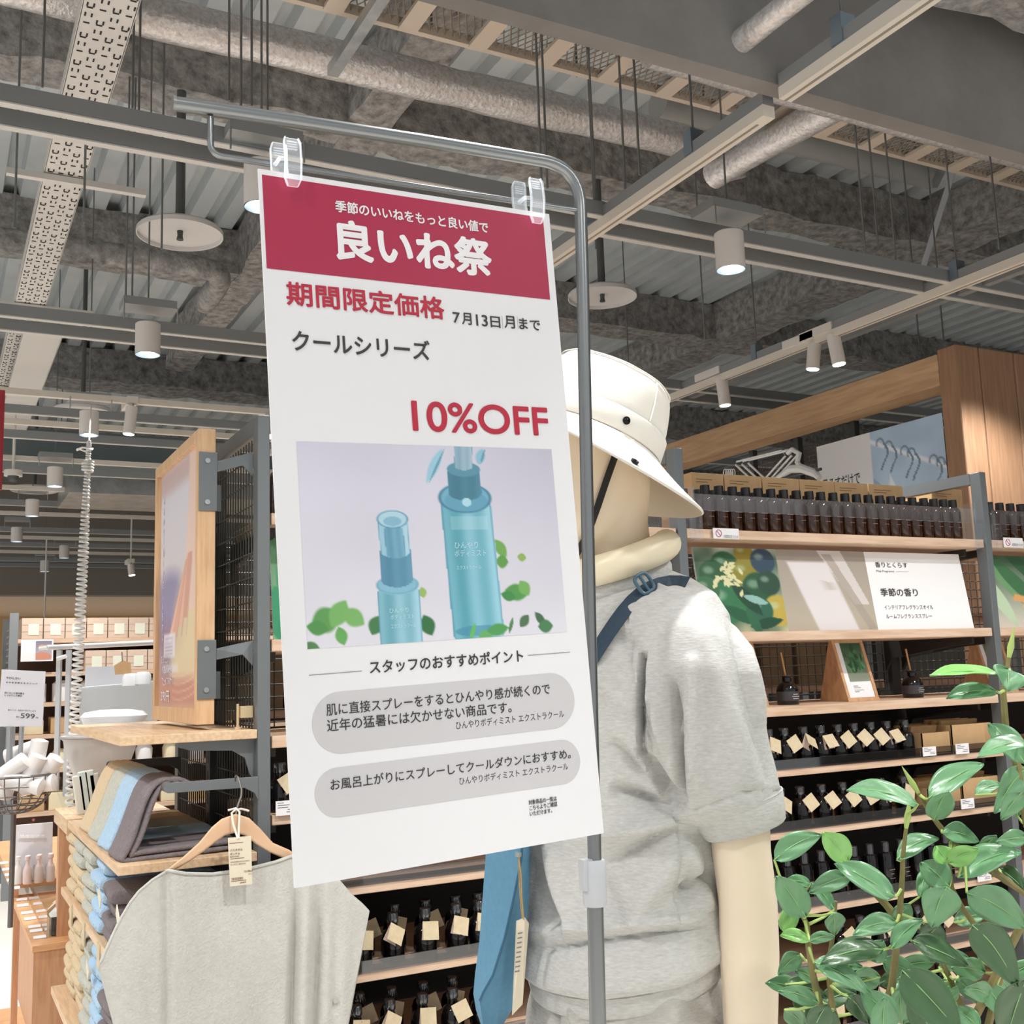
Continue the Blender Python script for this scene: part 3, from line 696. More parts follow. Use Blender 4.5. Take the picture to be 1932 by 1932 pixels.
# ---- fragrance sign on the second shelf
def lean_sign(name, label, x0, xs, zb, yb, h, lean, painters):
    t_ = thing(name, label, 'sign', (x0, yb, zb))
    for (xa, xb), pf, nm in zip(zip(xs[:-1], xs[1:]), painters, ('photo', 'photo', 'text_panel')):
        tl = (xa, yb + lean, zb + h); tr_ = (xb, yb + lean, zb + h)
        painted(nm, tl, tr_, (xb, yb, zb), (xa, yb, zb), 90, 80, pf, t_)
    MB().slab([(x0, yb + 0.001, zb), (xs[-1], yb + 0.001, zb), (xs[-1], yb + lean + 0.001, zb + h), (x0, yb + lean + 0.001, zb + h)], (0, 0.004, 0)).build('board', m_white, t_)
    return t_
def lemons(U, V):
    im = canvas(U, '#b9bdb0', '#c9c6a2', V)
    im = over(im, rct(U, V, 0, 0, 1, 1) * fnoise(U, V, 6, 1), '#3f5a44')
    for cx, cy, r, c in ((0.35, 0.22, .17, '#2c5c38'), (0.6, 0.06, .12, '#8f7f2a'), (0.58, 0.3, .16, '#8c8434'), (0.2, 0.33, .17, '#2f5a3a'), (0.82, 0.15, .15, '#33485a'), (0.3, 0.65, .24, '#33714a'), (0.72, 0.5, .2, '#29553a'), (0.85, 0.42, .14, '#2b4a3a'), (0.92, 0.75, .18, '#b9a24a'), (0.1, 0.5, .15, '#3c6a45'), (0.7, 0.75, .15, '#2c6048')):
        im = over(im, ell(U, V, cx, cy, r, r * 1.05, 0, 0.12), c)
        im = over(im, ell(U, V, cx - r * .3, cy - r * .35, r * .35, r * .25, 0, 0.8) * 0.5, '#b7cdb8')
    for cx, cy, l, a, c in ((0.55, 0.6, .28, 0.9, '#1d4530'), (0.45, 0.8, .25, 0.5, '#24583b'), (0.75, 0.9, .22, -0.2, '#1e4732'), (0.15, 0.85, .2, 0.3, '#5f9a62'), (0.66, 0.62, .16, 0.3, '#8fb6b0'), (0.6, 0.88, .2, 1.2, '#2e6445')):
        im = over(im, leaf2(U, V, cx, cy, l, l * 0.3, a), c)
    rs = np.random.RandomState(4)
    for k in range(26):
        im = over(im, leaf2(U, V, 0.36 + rs.randn() * .1, 0.36 + rs.randn() * .07, .05, .022, rs.rand() * 3), '#d9d6a6')
    return im
def linen(U, V):
    im = canvas(U, '#a2988e', '#b7ac98', V)
    par = lambda x0, y0, x1, y1, sk: rct(U - (V - y0) * sk, V, x0, y0, x1, y1, 0.03)
    im = over(im, par(0.10, 0.15, 0.55, 1.0, 0.28), '#dcd6d6')
    im = over(im, ((U > 0.55 + (V - .2) * .5) & (U < 0.72 + (V - .0) * .35) & (V < 0.68)) * 0.9, '#d6cfcc')
    im = over(im, (fnoise(U, V, 9, 5) > 0.55) * np.clip(1 - np.abs(U - 0.52 - (V - .4) * .3) / 0.1, 0, 1) * (V > .2) * (V < .7) * 0.6, '#b3a99d')
    im = over(im, ((np.abs(U - 0.66 - (V - .3) * .42) < 0.05) & (V > 0.05)) * 0.7, '#a2978b')
    return im
XS = [P(1312, 1110, 1, 2.46)[0], P(1488, 1187, 1, 2.43)[0], P(1657, 1186, 1, 2.43)[0], P(1838, 1184, 1, 2.43)[0]]
hS = 0.232; leanS = P(1808, 1046, 0, XS[3])[1] - 2.43
hS = P(1808, 1046, 0, XS[3])[2] - SH[1]
white_panel = lambda U, V: canvas(U, '#f0eeee', '#f4f3f3', V)
sg = lean_sign('fragrance_sign', 'leaning shelf sign with citrus photo and black Japanese lettering', XS[0], XS, SH[1], 2.43, hS, leanS, (lemons, linen, white_panel))
sgp = lambda x, y: (XS[2] + x, 2.43 + leanS * (1 - y / hS) - 0.0015, SH[1] + hS - y)
W3 = XS[3] - XS[2]
for body, bx, b_ in (('香りとくらす', (0.09, 0.13, 0.42, 0.20), 0.005), ('季節の香り', (0.09, 0.47, 0.47, 0.575), 0.012), ('インテリアフレグランスオイル', (0.10, 0.685, 0.60, 0.745), 0.0), ('ルームフレグランススプレー', (0.10, 0.80, 0.57, 0.86), 0.0), ('Muji Fragrance', (0.09, 0.235, 0.27, 0.268), 0.0)):
    text(body, sgp, (bx[0] * W3, bx[1] * hS, bx[2] * W3, bx[3] * hS), m_ink, '', sg, b_).build('lettering', m_ink, sg)
mm = MB(); q = [sgp(0.29 * W3, 0.25 * hS), sgp(0.42 * W3, 0.25 * hS), sgp(0.42 * W3, 0.253 * hS), sgp(0.29 * W3, 0.253 * hS)]; mm.quad(*q); mm.build('thin_rule', m_greyink, sg)
def woodchips(U, V):
    im = canvas(U, '#3d5f46', '#d9cfc0', V)
    for cx, cy, l, a, c in ((0.2, 0.3, .5, 1.1, '#6f9a6d'), (0.1, 0.6, .45, 1.2, '#bcd0b0'), (0.35, 0.4, .5, 1.0, '#3f7148'), (0.5, 0.2, .5, 0.9, '#2f5a3c')):
        im = over(im, leaf2(U, V, cx, cy, l, l * .18, a), c)
    for k, (cx, cy) in enumerate(((0.35, 0.6), (0.45, 0.7), (0.55, 0.55), (0.62, 0.68), (0.75, 0.6))):
        im = over(im, rct((U - cx) * .9 + (V - cy) * .4 + .5, (V - cy) + .5 - (U - cx) * .3, .42, .45, .58, .55, 0.02), ('#d9a066', '#e3b27a', '#c98b50')[k % 3])
    return im
lean_sign('fragrance_sign', 'leaning shelf sign with wood chips and leaf photo right of the right post', 3.03, [3.03, 3.45, 3.8, 4.1], SH[1], 2.43, hS, leanS, (woodchips, linen, white_panel))
def greenleaf(U, V):
    im = canvas(U, '#5f9468', '#7fb58a', V)
    im = over(im, leaf2(U, V, 0.3, 0.7, .5, .2, 1.0), '#2f8a5c'); im = over(im, leaf2(U, V, 0.6, 0.2, .5, .2, .9), '#3c7a4e'); im = over(im, ell(U, V, .5, .45, .3, .2, 0, .5), '#dfe6e6')
    im = over(im, leaf2(U, V, 0.12, 0.85, .4, .15, 1.3), '#2c9366')
    return im
lean_sign('fragrance_sign', 'leaning green leaf sign showing left of the sale sign edge', 0.69, [0.69, 1.1, 1.45, 1.7], SH[1], 2.47, hS, leanS, (greenleaf, linen, white_panel))
# ---- third shelf: framed cards and reed diffusers
m_fr = M('frame_wood', '#d6ab84', 0.5, noise=(6, '#c4956a', 0.3), kind='wood', stretch=(2, 2, 1))
def herb(U, V):
    im = canvas(U, '#e8e6e6', '#ececee', V)
    g = rct(U, V, 0.2, 0.0, 1.0, 0.72)
    im = over(im, g, canvas(U, '#31543a', '#a59f92', V))
    rs = np.random.RandomState(2)
    for k in range(40):
        im = over(im, leaf2(U, V, 0.6 + rs.randn() * .16, 0.38 + rs.randn() * .1, .09, .045, rs.rand() * 3) * g, ('#3f7f4e', '#2d5f3c', '#5c9a66', '#234a30')[k % 4])
    for k in range(5): im = over(im, rct(U, V, .28, .79 + k * .035, .45 + .1 * (k % 3), .80 + k * .035, .004), '#6a6a70')
    return im
def framed_card(x, label, pf=herb, w_=0.125, h_=0.185):
    y0, z0, ln = 2.47, SH[2], 0.055
    t_ = thing('framed_card', label, 'picture stand', (x, y0, z0), 'wooden stands on the third shelf')
    q = lambda u, v, o=0.0: np.array((x + u, y0 + ln * v / h_ + o, z0 + v))
    b_ = 0.011
    mm = MB()
    for (u0, v0, u1, v1) in ((0, 0, w_, b_), (0, h_ - b_, w_, h_), (0, b_, b_, h_ - b_), (w_ - b_, b_, w_, h_ - b_)):
        mm.slab([q(u0, v0, -.004), q(u1, v0, -.004), q(u1, v1, -.004), q(u0, v1, -.004)], (0, 0.014, 0))
    mm.build('frame', m_fr, t_, bevel=0.001)
    painted('card', q(b_, h_ - b_), q(w_ - b_, h_ - b_), q(w_ - b_, b_), q(b_, b_), 50, 70, pf, t_)
    MB().slab([q(0.004, 0, .01), q(0.004, h_, .01), np.array((x + 0.004, y0 + 0.12, z0))], (0.006, 0, 0)).build('easel_side', m_fr, t_)
    MB().slab([q(w_ - .01, 0, .01), q(w_ - .01, h_, .01), np.array((x + w_ - .01, y0 + 0.12, z0))], (0.006, 0, 0)).build('easel_side', m_fr, t_)
framed_card(P(1600, 1325, 1, 2.47)[0], 'wooden stand with herb photo card in the middle of the third shelf')
framed_card(P(1384, 1335, 1, 2.47)[0], 'wooden stand with herb photo card half hidden by the mannequin sleeve')
def flowers(U, V):
    return over(herb(U, V), rct(U, V, .2, 0, 1, .72) * fnoise(U, V, 10, 8), '#a07a5c')
framed_card(3.03, 'wooden stand with brownish photo card right of the right post', flowers)
m_reed = M('reed_wood', '#b98a55', 0.6)
m_dlabel = M('diffuser_label', '#3d3b3e', 0.4)
def reed_diffuser(px, label, r=0.032):
    x = P(px, 1320, 1, 2.50)[0]; y, z = 2.50, SH[2]
    t_ = thing('reed_diffuser', label, 'reed diffuser', (x, y, z), 'reed diffusers on the third shelf')
    MB().lathe([(0, z), (r * .95, z), (r, z + .004), (r, z + .042), (r * .8, z + .056), (r * .42, z + .066), (r * .42, z + .078), (r * .52, z + .08), (r * .5, z + .083), (0, z + .083)], (x, y, 0), 24).build('glass_body', m_dglass, t_, smooth=True)
    MB().tube([(x, y, z + .06), (x - .012, y + .004, z + .15)], 0.003, 6).build('reed', m_reed, t_)
    MB().lathe([(r + .0006, z + .012), (r + .0006, z + .038)], (x, y, 0), 24, False).build('label_band', m_dlabel, t_, smooth=True)
    mm = MB()
    for k, l in enumerate((.02, .026, .016)): mm.box((x - l / 2, y - r - .0012, z + .017 + k * .006), (x + l / 2, y - r - .0007, z + .0185 + k * .006))
    mm.build('label_text', M('label_text', '#c9c6c4', 0.5), t_)
reed_diffuser(1487, 'dark reed diffuser left of the wooden herb stand')
reed_diffuser(1724, 'dark reed diffuser right of the wooden herb stand')
# ---- rows of dark bottles with folded kraft tags
m_tag = M('tag_kraft', '#cfbf9f', 0.7, noise=(60, '#c3b18f'))
m_tagback = M('tag_pale', '#cdb6a8', 0.7)
m_stop = M('stopper_glass', '#2c2e31', 0.04, coat=1.0, spec=0.8)
TP = {}
def tagged(loc, roll, opening, label, grp, side=0.0, plain=False):
    """bottle with a glass stopper and a folded tag hanging on its neck"""
    key = (round(roll, 2), round(opening, 2), plain)
    if key in TP:
        c = copy_tree(TP[key], loc); return tag(c, label, 'bottle', grp)
    t_ = thing('diffuser_bottle', label, 'bottle', loc, grp); TP[key] = t_
    o = np.array(loc, float)
    MB().lathe([(0, 0), (0.0255, 0), (0.027, .003), (0.027, .052), (0.022, .066), (0.0115, .074), (0.0105, .086), (0.0, .086)], o, 16).build('glass_body', m_dglass, t_, smooth=True)
    MB().lathe([(0.0125, .084), (0.0135, .088), (0.0135, .103), (0.0115, .106), (0, .106)], o, 12).build('stopper', m_stop, t_, smooth=True)
    if plain: return t_
    c, s = math.cos(roll), math.sin(roll)
    ux = np.array((c, 0, s)); uz = np.array((-s, 0, c)); top = o + (0.004, -0.024, 0.080)
    hw, h = 0.0195, 0.040
    def sheet(dy):
        d = -uz * math.cos(dy) + np.array((0, -1, 0)) * math.sin(dy)
        return [top - ux * hw, top + ux * hw, top + ux * hw + d * h, top - ux * hw + d * h]
    MB().slab(sheet(0.12 + opening), (0, 0.0008, 0)).build('tag_front', m_tag, t_)
    MB().slab(sheet(0.06), (0, 0.0008, 0)).build('tag_back', m_tagback, t_)
    MB().tube([top + (0, 0.02, 0.004), top + (0, 0.004, 0.003), top + (0, -0.001, -0.005)], 0.001, 4).build('cord', m_cap, t_)
    return t_
random.seed(5)
rolls = [-0.35, 0.45, -0.5, 0.1, 0.5, 0.55, 0.5, 0.15]
opens = [0.25, 0.12, 0.6, 0.45, 0.2, 0.35, 0.3, 0.5]
r4 = [1451, 1480.7, 1517, 1549.6, 1581.8, 1612.7, 1644.6, 1675]
for i, px in enumerate(r4):
    x = P(px, 1410, 1, 2.455)[0]
    tagged((x, 2.455, SH[3]), rolls[i], opens[i], 'kraft tagged bottle, %s from the sleeve on the upper tagged shelf' % nth(i), 'tagged bottles on the upper shelf')
x = P(1708.5, 1400, 1, 2.455)[0]; tagged((x, 2.455, SH[3]), 0, 0, 'dark bottle without tag beside the kraft trays', 'tagged bottles on the upper shelf', plain=True)
r5 = [1474, 1511, 1552, 1592, 1628, 1665, 1708]
for i, px in enumerate(r5):
    x = P(px, 1530, 1, 2.455)[0]
    tagged((x, 2.455, SH[4]), (-0.55, 0.5, 0.45, 0.5, 0.35, 0.2, -0.4)[i], (0.3, 0.2, 0.3, 0.2, 0.12, 0.3, 0.1)[i], 'kraft tagged bottle, %s from the sleeve on the second tagged shelf' % nth(i), 'tagged bottles on the second shelf')
for i in range(6):
    tagged((2.30 + i * 0.075, 2.455, SH[6]), rolls[i + 1], opens[i], 'dark bottle with kraft tag low behind the plant, %s from the arm' % nth(i), 'tagged bottles low behind the plant')
for i in range(6):
    tagged((2.25 + i * 0.085, 2.455, SH[7]), rolls[i], opens[i], 'kraft tagged bottle on the lowest shelf behind the plant, %s from the arm' % nth(i), 'tagged bottles lowest behind the plant')
LR = [([679, 741, 802, 861, 905], 4 + 1), ([672, 735, 797, 854, 908], 6)]
for r_, (pxs, k) in enumerate(LR):
    z = SHL[k]
    for i, px in enumerate(pxs):
        x = P(px, 1760 + 140 * r_, 1, 2.455)[0]
        tagged((x, 2.455, z), (-0.12, -0.55, -0.1, -0.3, -0.2)[i] * (1 if r_ == 0 else (1.2, 1, 1, -1, 1)[i]), (0.12, 0.4, 0.15, 0.25, 0.2)[i], 'tagged bottle in front, %s shelf below the sign, %s from the poncho' % (('upper', 'lower')[r_], nth(i)), 'tagged bottles below the sale sign')
        tagged((x + 0.04, 2.545, z), (0.3, -0.3)[i % 2], 0.1, 'dim rear bottle, %s shelf below the sign, %s from the poncho' % (('upper', 'lower')[r_], nth(i)), 'second row below the sale sign')
for i in range(2):
    tagged((0.70 + i * 0.062, 2.46, SHL[3]), 0.5, 0.4, 'dark tagged bottle left of the sale sign beside the left post, %s' % nth(i), 'tagged bottles beside the left post')
# clear cap spray bottles on the sixth shelf
SP = None
for i in range(12):
    x = 2.06 + i * 0.062; loc = (x, 2.455, SH[5]); lb = 'dark spray bottle with clear overcap behind the plant, %s from the mannequin arm' % nth(i)
    if SP is None:
        SP = thing('spray_bottle', lb, 'bottle', loc, 'spray bottles behind the plant')
        MB().lathe([(0, 0), (0.021, 0), (0.022, .003), (0.022, .09), (0.019, .10), (0.011, .104), (0, .104)], loc, 16).build('glass_body', m_dglass, SP, smooth=True)
        MB().lathe([(0.0125, .100), (0.0125, .128), (0.011, .131), (0, .131)], loc, 12).build('overcap', m_stop, SP, smooth=True)
        mm = MB()
        for k, l in enumerate((.02, .014, .022)): mm.box((x - l / 2, 2.455 - .0228, SH[5] + .03 + k * .012), (x + l / 2, 2.455 - .0222, SH[5] + .0315 + k * .012))
        mm.build('printed_lines', m_label, SP)
    else: tag(copy_tree(SP, loc), lb, 'bottle', 'spray bottles behind the plant')
# kraft trays and price tickets on the right of the lower shelves
for k, z in ((3, SH[3]), (4, SH[4])):
    for i, (a, b) in enumerate((((1735, 1789), (1792, 1868)), ((1738, 1800), (1803, 1872)))[k - 3]):
        x0 = P(a, 1400, 1, 2.45)[0]; x1 = P(b, 1400, 1, 2.45)[0]
        t_ = thing('kraft_tray', 'open kraft card tray on the %s shelf, %s of the pair' % (('upper tagged', 'second tagged')[k - 3], ('left', 'right')[i]), 'tray', (x0, 2.45, z), 'kraft trays beside the bottles')
        h_ = 0.062 + 0.018 * i
        mm = MB().box((x0, 2.44, z), (x1, 2.443, z + h_)).box((x0, 2.44, z), (x0 + .003, 2.62, z + h_)).box((x1 - .003, 2.44, z), (x1, 2.62, z + h_)).box((x0, 2.44, z), (x1, 2.62, z + .003)).box((x0, 2.617, z), (x1, 2.62, z + h_))
        mm.build('tray', m_kraft, t_)
        for j in range(3):
            MB().obox((x0 + (x1 - x0) * .5, 2.50 + j * .03, z + h_ * .62), [(1, 0, 0), (0, 1, .3), (0, -.3, 1)], ((x1 - x0) * .45, .004, .042)).build('card_sachet', m_kraft, t_)
tk = [(1740, 1766, 1410, 1427, 3, 'white price ticket on the left kraft tray, upper tagged shelf'), (1802, 1828, 1404, 1423, 3, 'white price ticket on the right kraft tray, upper tagged shelf'), (1812, 1838, 1508, 1526, 4, 'white price ticket on the second tagged shelf'), (1683 + 160, 1870, 1646, 1662, 5, 'white price ticket behind the plant stem'), (520, 560, 1512, 1538, 4, 'white price ticket peeking out left of the sign')]
for a, b, c_, d_, k, lb in tk:
    p0 = P(a, c_, 1, 2.398); p1 = P(b, d_ - 2, 1, 2.398)
    t_ = thing('price_ticket', lb, 'price tag', p0, 'white price tickets on the shelf lips')
    MB().box((p0[0], 2.396, p1[2]), (p1[0], 2.3985, p0[2])).build('card', m_white, t_)
    mm = MB(); w_ = p1[0] - p0[0]; h_ = p0[2] - p1[2]
    for k2, (u, l) in enumerate(((.08, .3), (.08, .6), (.08, .5), (.55, .35), (.5, .4))): mm.box((p0[0] + u * w_, 2.3955, p0[2] - h_ * (.16 + .16 * k2)), (p0[0] + (u + l) * w_, 2.396, p0[2] - h_ * (.11 + .16 * k2)))
    mm.build('printed_lines', m_greyink, t_)
# ---- white clothes hangers seen over the boxes
m_hang = M('hanger_white', '#e2e3e2', 0.4)
hx = 4.0
tag(MB().tube([(hx, P(1548, 870, 0, hx)[1], 2.47), (hx, P(1375, 880, 0, hx)[1], 2.47)], .008, 8).build('hanging_bar', m_dark), 'dark bar under the portal beam carrying the white hangers', 'rail')
for i, (px, py) in enumerate(((1420, 885), (1432, 884), (1444, 882))):
    c_ = P(px, py, 0, hx - i * 0.0)
    t_ = thing('clothes_hanger', 'thin white clothes hanger under the portal beam, %s of the nested three' % nth(i), 'hanger', c_, 'thin white hangers under the beam')
    pts = [P(px - 30, py - 14, 0, hx), P(px + 55, py - 35, 0, hx), P(px + 62, py - 25, 0, hx), P(px + 20, py + 22, 0, hx), P(px - 2, py + 20, 0, hx), P(px - 32, py - 8, 0, hx)]
    MB().tube(pts, 0.006, 6, closed=True).build('frame', m_hang, t_, smooth=True)
c_ = P(1495, 880, 0, hx)
t_ = thing('clothes_hanger', 'thick white plastic hanger beside the hanging banner', 'hanger', c_)
MB().tube([P(1486, 855, 0, hx), P(1495, 848, 0, hx), P(1508, 856, 0, hx), P(1504, 872, 0, hx), P(1512, 884, 0, hx)], 0.014, 8).build('hook', m_hang, t_, smooth=True)
MB().tube([P(1462, 905, 0, hx), P(1492, 885, 0, hx), P(1512, 884, 0, hx), P(1538, 893, 0, hx), P(1546, 902, 0, hx)], [0.012, 0.022, 0.024, 0.022, 0.016], 8).build('arms', m_hang, t_, smooth=True)
sp_ = MB()
t_ = thing('coiled_hanger_wire', 'small coil of white wire hooks left of the thin hangers', 'wire coil', P(1376, 890, 0, hx))
for k in range(5): sp_.tube([P(1368 + k * 4 + 3 * math.cos(a), 893 + 8 * math.sin(a), 0, hx) for a in np.linspace(0, 6.28, 12)[:-1]], 0.003, 5, closed=True)
sp_.build('coil', m_hang, t_)
# ================================================================= sale sign on its stand
m_alu = M('stand_steel', '#8d9091', 0.27, 0.85)
m_plast = M('collar_plastic', '#b4b7bb', 0.35)
YS = 1.118
st = thing('sign_stand', 'silver telescopic sign stand with curved top rail', 'sign stand', (0.70, YS, 0))
sp = lambda px, py: P(px, py, 1, YS)
R1 = 0.0079
c0 = sp(1021, 303); c1 = sp(1092, 365); cc = sp(1078, 310)
bend = [c0 * (1 - t) ** 2 + cc * 2 * t * (1 - t) + c1 * t * t for t in np.linspace(0, 1, 12)]
cor = np.array(sp(1082, 316))
bend = [(1 - t) ** 2 * sp(1015, 302) + 2 * t * (1 - t) * sp(1094, 313) + t * t * sp(1095.5, 395) for t in np.linspace(0, 1, 16)]
low_end = sp(1122, 1625)
MB().tube([sp(326, 195), sp(560, 229), sp(800, 266)] + bend + [sp(1099, 520), sp(1110, 1050), low_end], R1, 20).build('upper_rail', m_alu, st, smooth=True)
MB().tube([sp(325, 194.8), sp(331, 195.8)], R1 * 1.04, 20).build('end_cap', M('cap_steel', '#8f9190', 0.35, 0.8), st, smooth=True)
hk_ = [sp(397, 222), sp(397, 268)] + [(1 - t) ** 2 * sp(397, 268) + 2 * t * (1 - t) * sp(397, 291) + t * t * sp(420, 295) for t in np.linspace(0, 1, 6)] + [sp(600, 323), sp(860, 363), sp(1090, 397)]
MB().tube(hk_, 0.0036, 12).build('hook_rail', m_alu, st, smooth=True)
a_, b_ = sp(1120, 1622), sp(1123, 1709)
mm = MB().tube([a_, a_ + (b_ - a_) * .06, a_ + (b_ - a_) * .94, b_], [0.0125, 0.0137, 0.0137, 0.0125], 20)
mm.obox((a_ * .7 + b_ * .3) + (-0.011, 0, 0), [(1, 0, 0), (0, 1, 0), (0, 0, 1)], (0.006, 0.006, 0.017))
mm.build('collar', m_plast, st, smooth=True)
flo = np.array(sp(1128, 1932)); d_ = flo - b_; d_ /= d_[2]
MB().tube([b_, b_ + d_ * (0.03 - b_[2])], 0.0094, 20).build('lower_pole', m_alu, st, smooth=True)
fb = b_ + d_ * (0.0 - b_[2])
MB().box((fb[0] - 0.17, YS - 0.15, 0), (fb[0] + 0.17, YS + 0.15, 0.012)).lathe([(0.02, 0.012), (0.02, 0.04), (0, 0.04)], (fb[0], fb[1], 0), 16).build('foot_plate', m_alu, st, bevel=0.002)
# poster sheet
K = 1.156
TL, TR, BR, BL = [PD(x, y, d * K) for (x, y), d in (((487, 318), 1.0), ((1036, 404), 1.155), ((1139, 1572), 1.069), ((556, 1676), 0.914))]
pu = (TR - TL); PW = np.linalg.norm(pu); pu /= PW
pv = (BL - TL); PH = np.linalg.norm(pv); pv /= PH
pn = -np.cross(pu, pv); pn /= np.linalg.norm(pn)
def pl(px, py):
    """sheet coordinates (m) of a sight line"""
    r = ray(px, py); t = ((TL - CAM) @ pn) / (r @ pn); q = CAM + r * t - TL
    return q @ pu, q @ pv
def po(off):
    return lambda x, y: TL + pu * x + pv * y + pn * off
ps = thing('sale_sign', 'white Japanese sale poster with crimson banner hanging from the silver stand', 'poster', TL)
m_paper = M('poster_paper', '#dedee0', 0.42)
f0 = po(0.0)
def bow(x, y): return 0.0
MB().slab([f0(0, 0), f0(PW, 0), f0(PW, PH), f0(0, PH)], -pn * 0.0025).build('sheet', m_paper, ps)
m_crim = M('crimson_print', '#a11f43', 0.42); m_redt = M('red_print', '#b01c37', 0.42); m_blk = M('black_print', '#332e30', 0.45)
m_wpr = M('white_print', '#e6e5e7', 0.42); m_pill = M('grey_print', '#c0bfc1', 0.45); m_hair = M('hairline_print', '#8e8c90', 0.45)
def rect_px(a, c, off): # from two opposite corners
    (x0, y0), (x1, y1) = pl(*a), pl(*c); f = po(off); return [f(x0, y0), f(x1, y0), f(x1, y1), f(x0, y1)]
MB().quad(*rect_px((494, 329.4), (1038, 566.4), 0.0003)).build('crimson_banner', m_crim, ps)
def ptext(body, l, r, t, b, mat, bold, name='lettering', off=0.0006):
    box = (pl(*l)[0], pl(*t)[1], pl(*r)[0], pl(*b)[1])
    text(body, po(off), box, mat, name, ps, bold).build(name, mat, ps)
ptext('季節のいいねをもっと良い値で', (632, 391), (920.5, 431), (645, 379.5), (645, 402), m_wpr, 0.028)
ptext('良いね祭', (633, 460), (928, 495), (666, 417), (699.5, 498), m_wpr, 0.045)
ptext('期間限定価格', (540, 555), (840, 608), (548, 531), (548, 576.5), m_redt, 0.03)
ptext('7', (854, 600), (868, 602), (854, 589.5), (860, 610), m_blk, 0.02)
ptext('月', (871, 602), (889.5, 604), (880, 591), (880, 613.5), m_blk, 0.022)
ptext('13', (898, 604), (920, 607), (906, 594.5), (906, 616), m_blk, 0.02)
ptext('日', (925, 607), (943.5, 609), (934, 598), (934, 619), m_blk, 0.022)
ptext('月', (951, 608), (971, 610), (957, 596.5), (957, 620), m_blk, 0.02)
ptext('まで', (979, 611), (1019, 615), (985, 601), (985, 622), m_blk, 0.02)
ptext('クールシリーズ', (551, 641.6), (811, 662), (564, 623), (563, 662), m_blk, 0.025)
ptext('10%OFF', (777.6, 790), (1034, 795), (800, 757), (806, 815), m_redt, 0.03)
ptext('スタッフのおすすめポイント', (698, 1262), (987.4, 1238), (976.5, 1226), (977.6, 1250), m_blk, 0.02)
ptext('肌に直接スプレーをするとひんやり感が続くので', (616.4, 1340), (1037.4, 1295.7), (628, 1327), (618, 1351), m_blk, 0.006)
ptext('近年の猛暑には欠かせない商品です。', (617.7, 1370), (965.6, 1338), (625, 1357), (619, 1381), m_blk, 0.006)
ptext('ひんやりボディミスト エクストラクール', (861, 1368.5), (1064.6, 1345.7), (864, 1361), (866.7, 1376), m_blk, 0.0)
ptext('お風呂上がりにスプレーしてクールダウンにおすすめ。', (624.6, 1482), (1077, 1424), (630.6, 1469.5), (630.6, 1491), m_blk, 0.006)
ptext('ひんやりボディミスト エクストラクール', (867.4, 1474), (1072.6, 1444.6), (869, 1466.5), (871, 1481), m_blk, 0.0)
ptext('対象商品の一覧は\nこちらよりご確認\nいただけます。', (998, 1513), (1051, 1505.4), (998, 1510), (999, 1540.5), m_blk, 0.004)
mm = MB()
for a, b in (((584, 1274), (683.7, 1264.5)), ((997, 1237), (1076, 1229.8))):
    (x0, y0), (x1, y1) = pl(*a), pl(*b); f = po(0.0004)
    mm.quad(f(x0, y0 - .0004), f(x1, y0 - .0004), f(x1, y0 + .0004), f(x0, y0 + .0004))
for px in (947, 975.5):
    x0, y0 = pl(px, 597); x1, y1 = pl(px, 622); f = po(0.0004)
    mm.quad(f(x0 - .0002, y0), f(x0 + .0002, y0), f(x0 + .0002, y1), f(x0 - .0002, y1))
mm.build('thin_rules', m_hair, ps)
def pill(l, r, t, b):
    x0 = pl(*l)[0]; x1 = pl(*r)[0]; y0 = pl(*t)[1]; y1 = pl(*b)[1]; rad = (y1 - y0) / 2; f = po(0.0003)
    pts = [f(x0 + rad - rad * math.sin(a), y0 + rad + rad * math.cos(a)) for a in np.linspace(0, math.pi, 24)] + [f(x1 - rad + rad * math.sin(a), y0 + rad - rad * math.cos(a)) for a in np.linspace(0, math.pi, 24)]
    MB().quad(*pts).build('grey_pill', m_pill, ps)
pill((589.7, 1365.7), (1084.6, 1319.6), (638.4, 1305.4), (641, 1422.6))
pill((595, 1497.7), (1095, 1430.4), (635.8, 1448.5), (630.6, 1543.5))
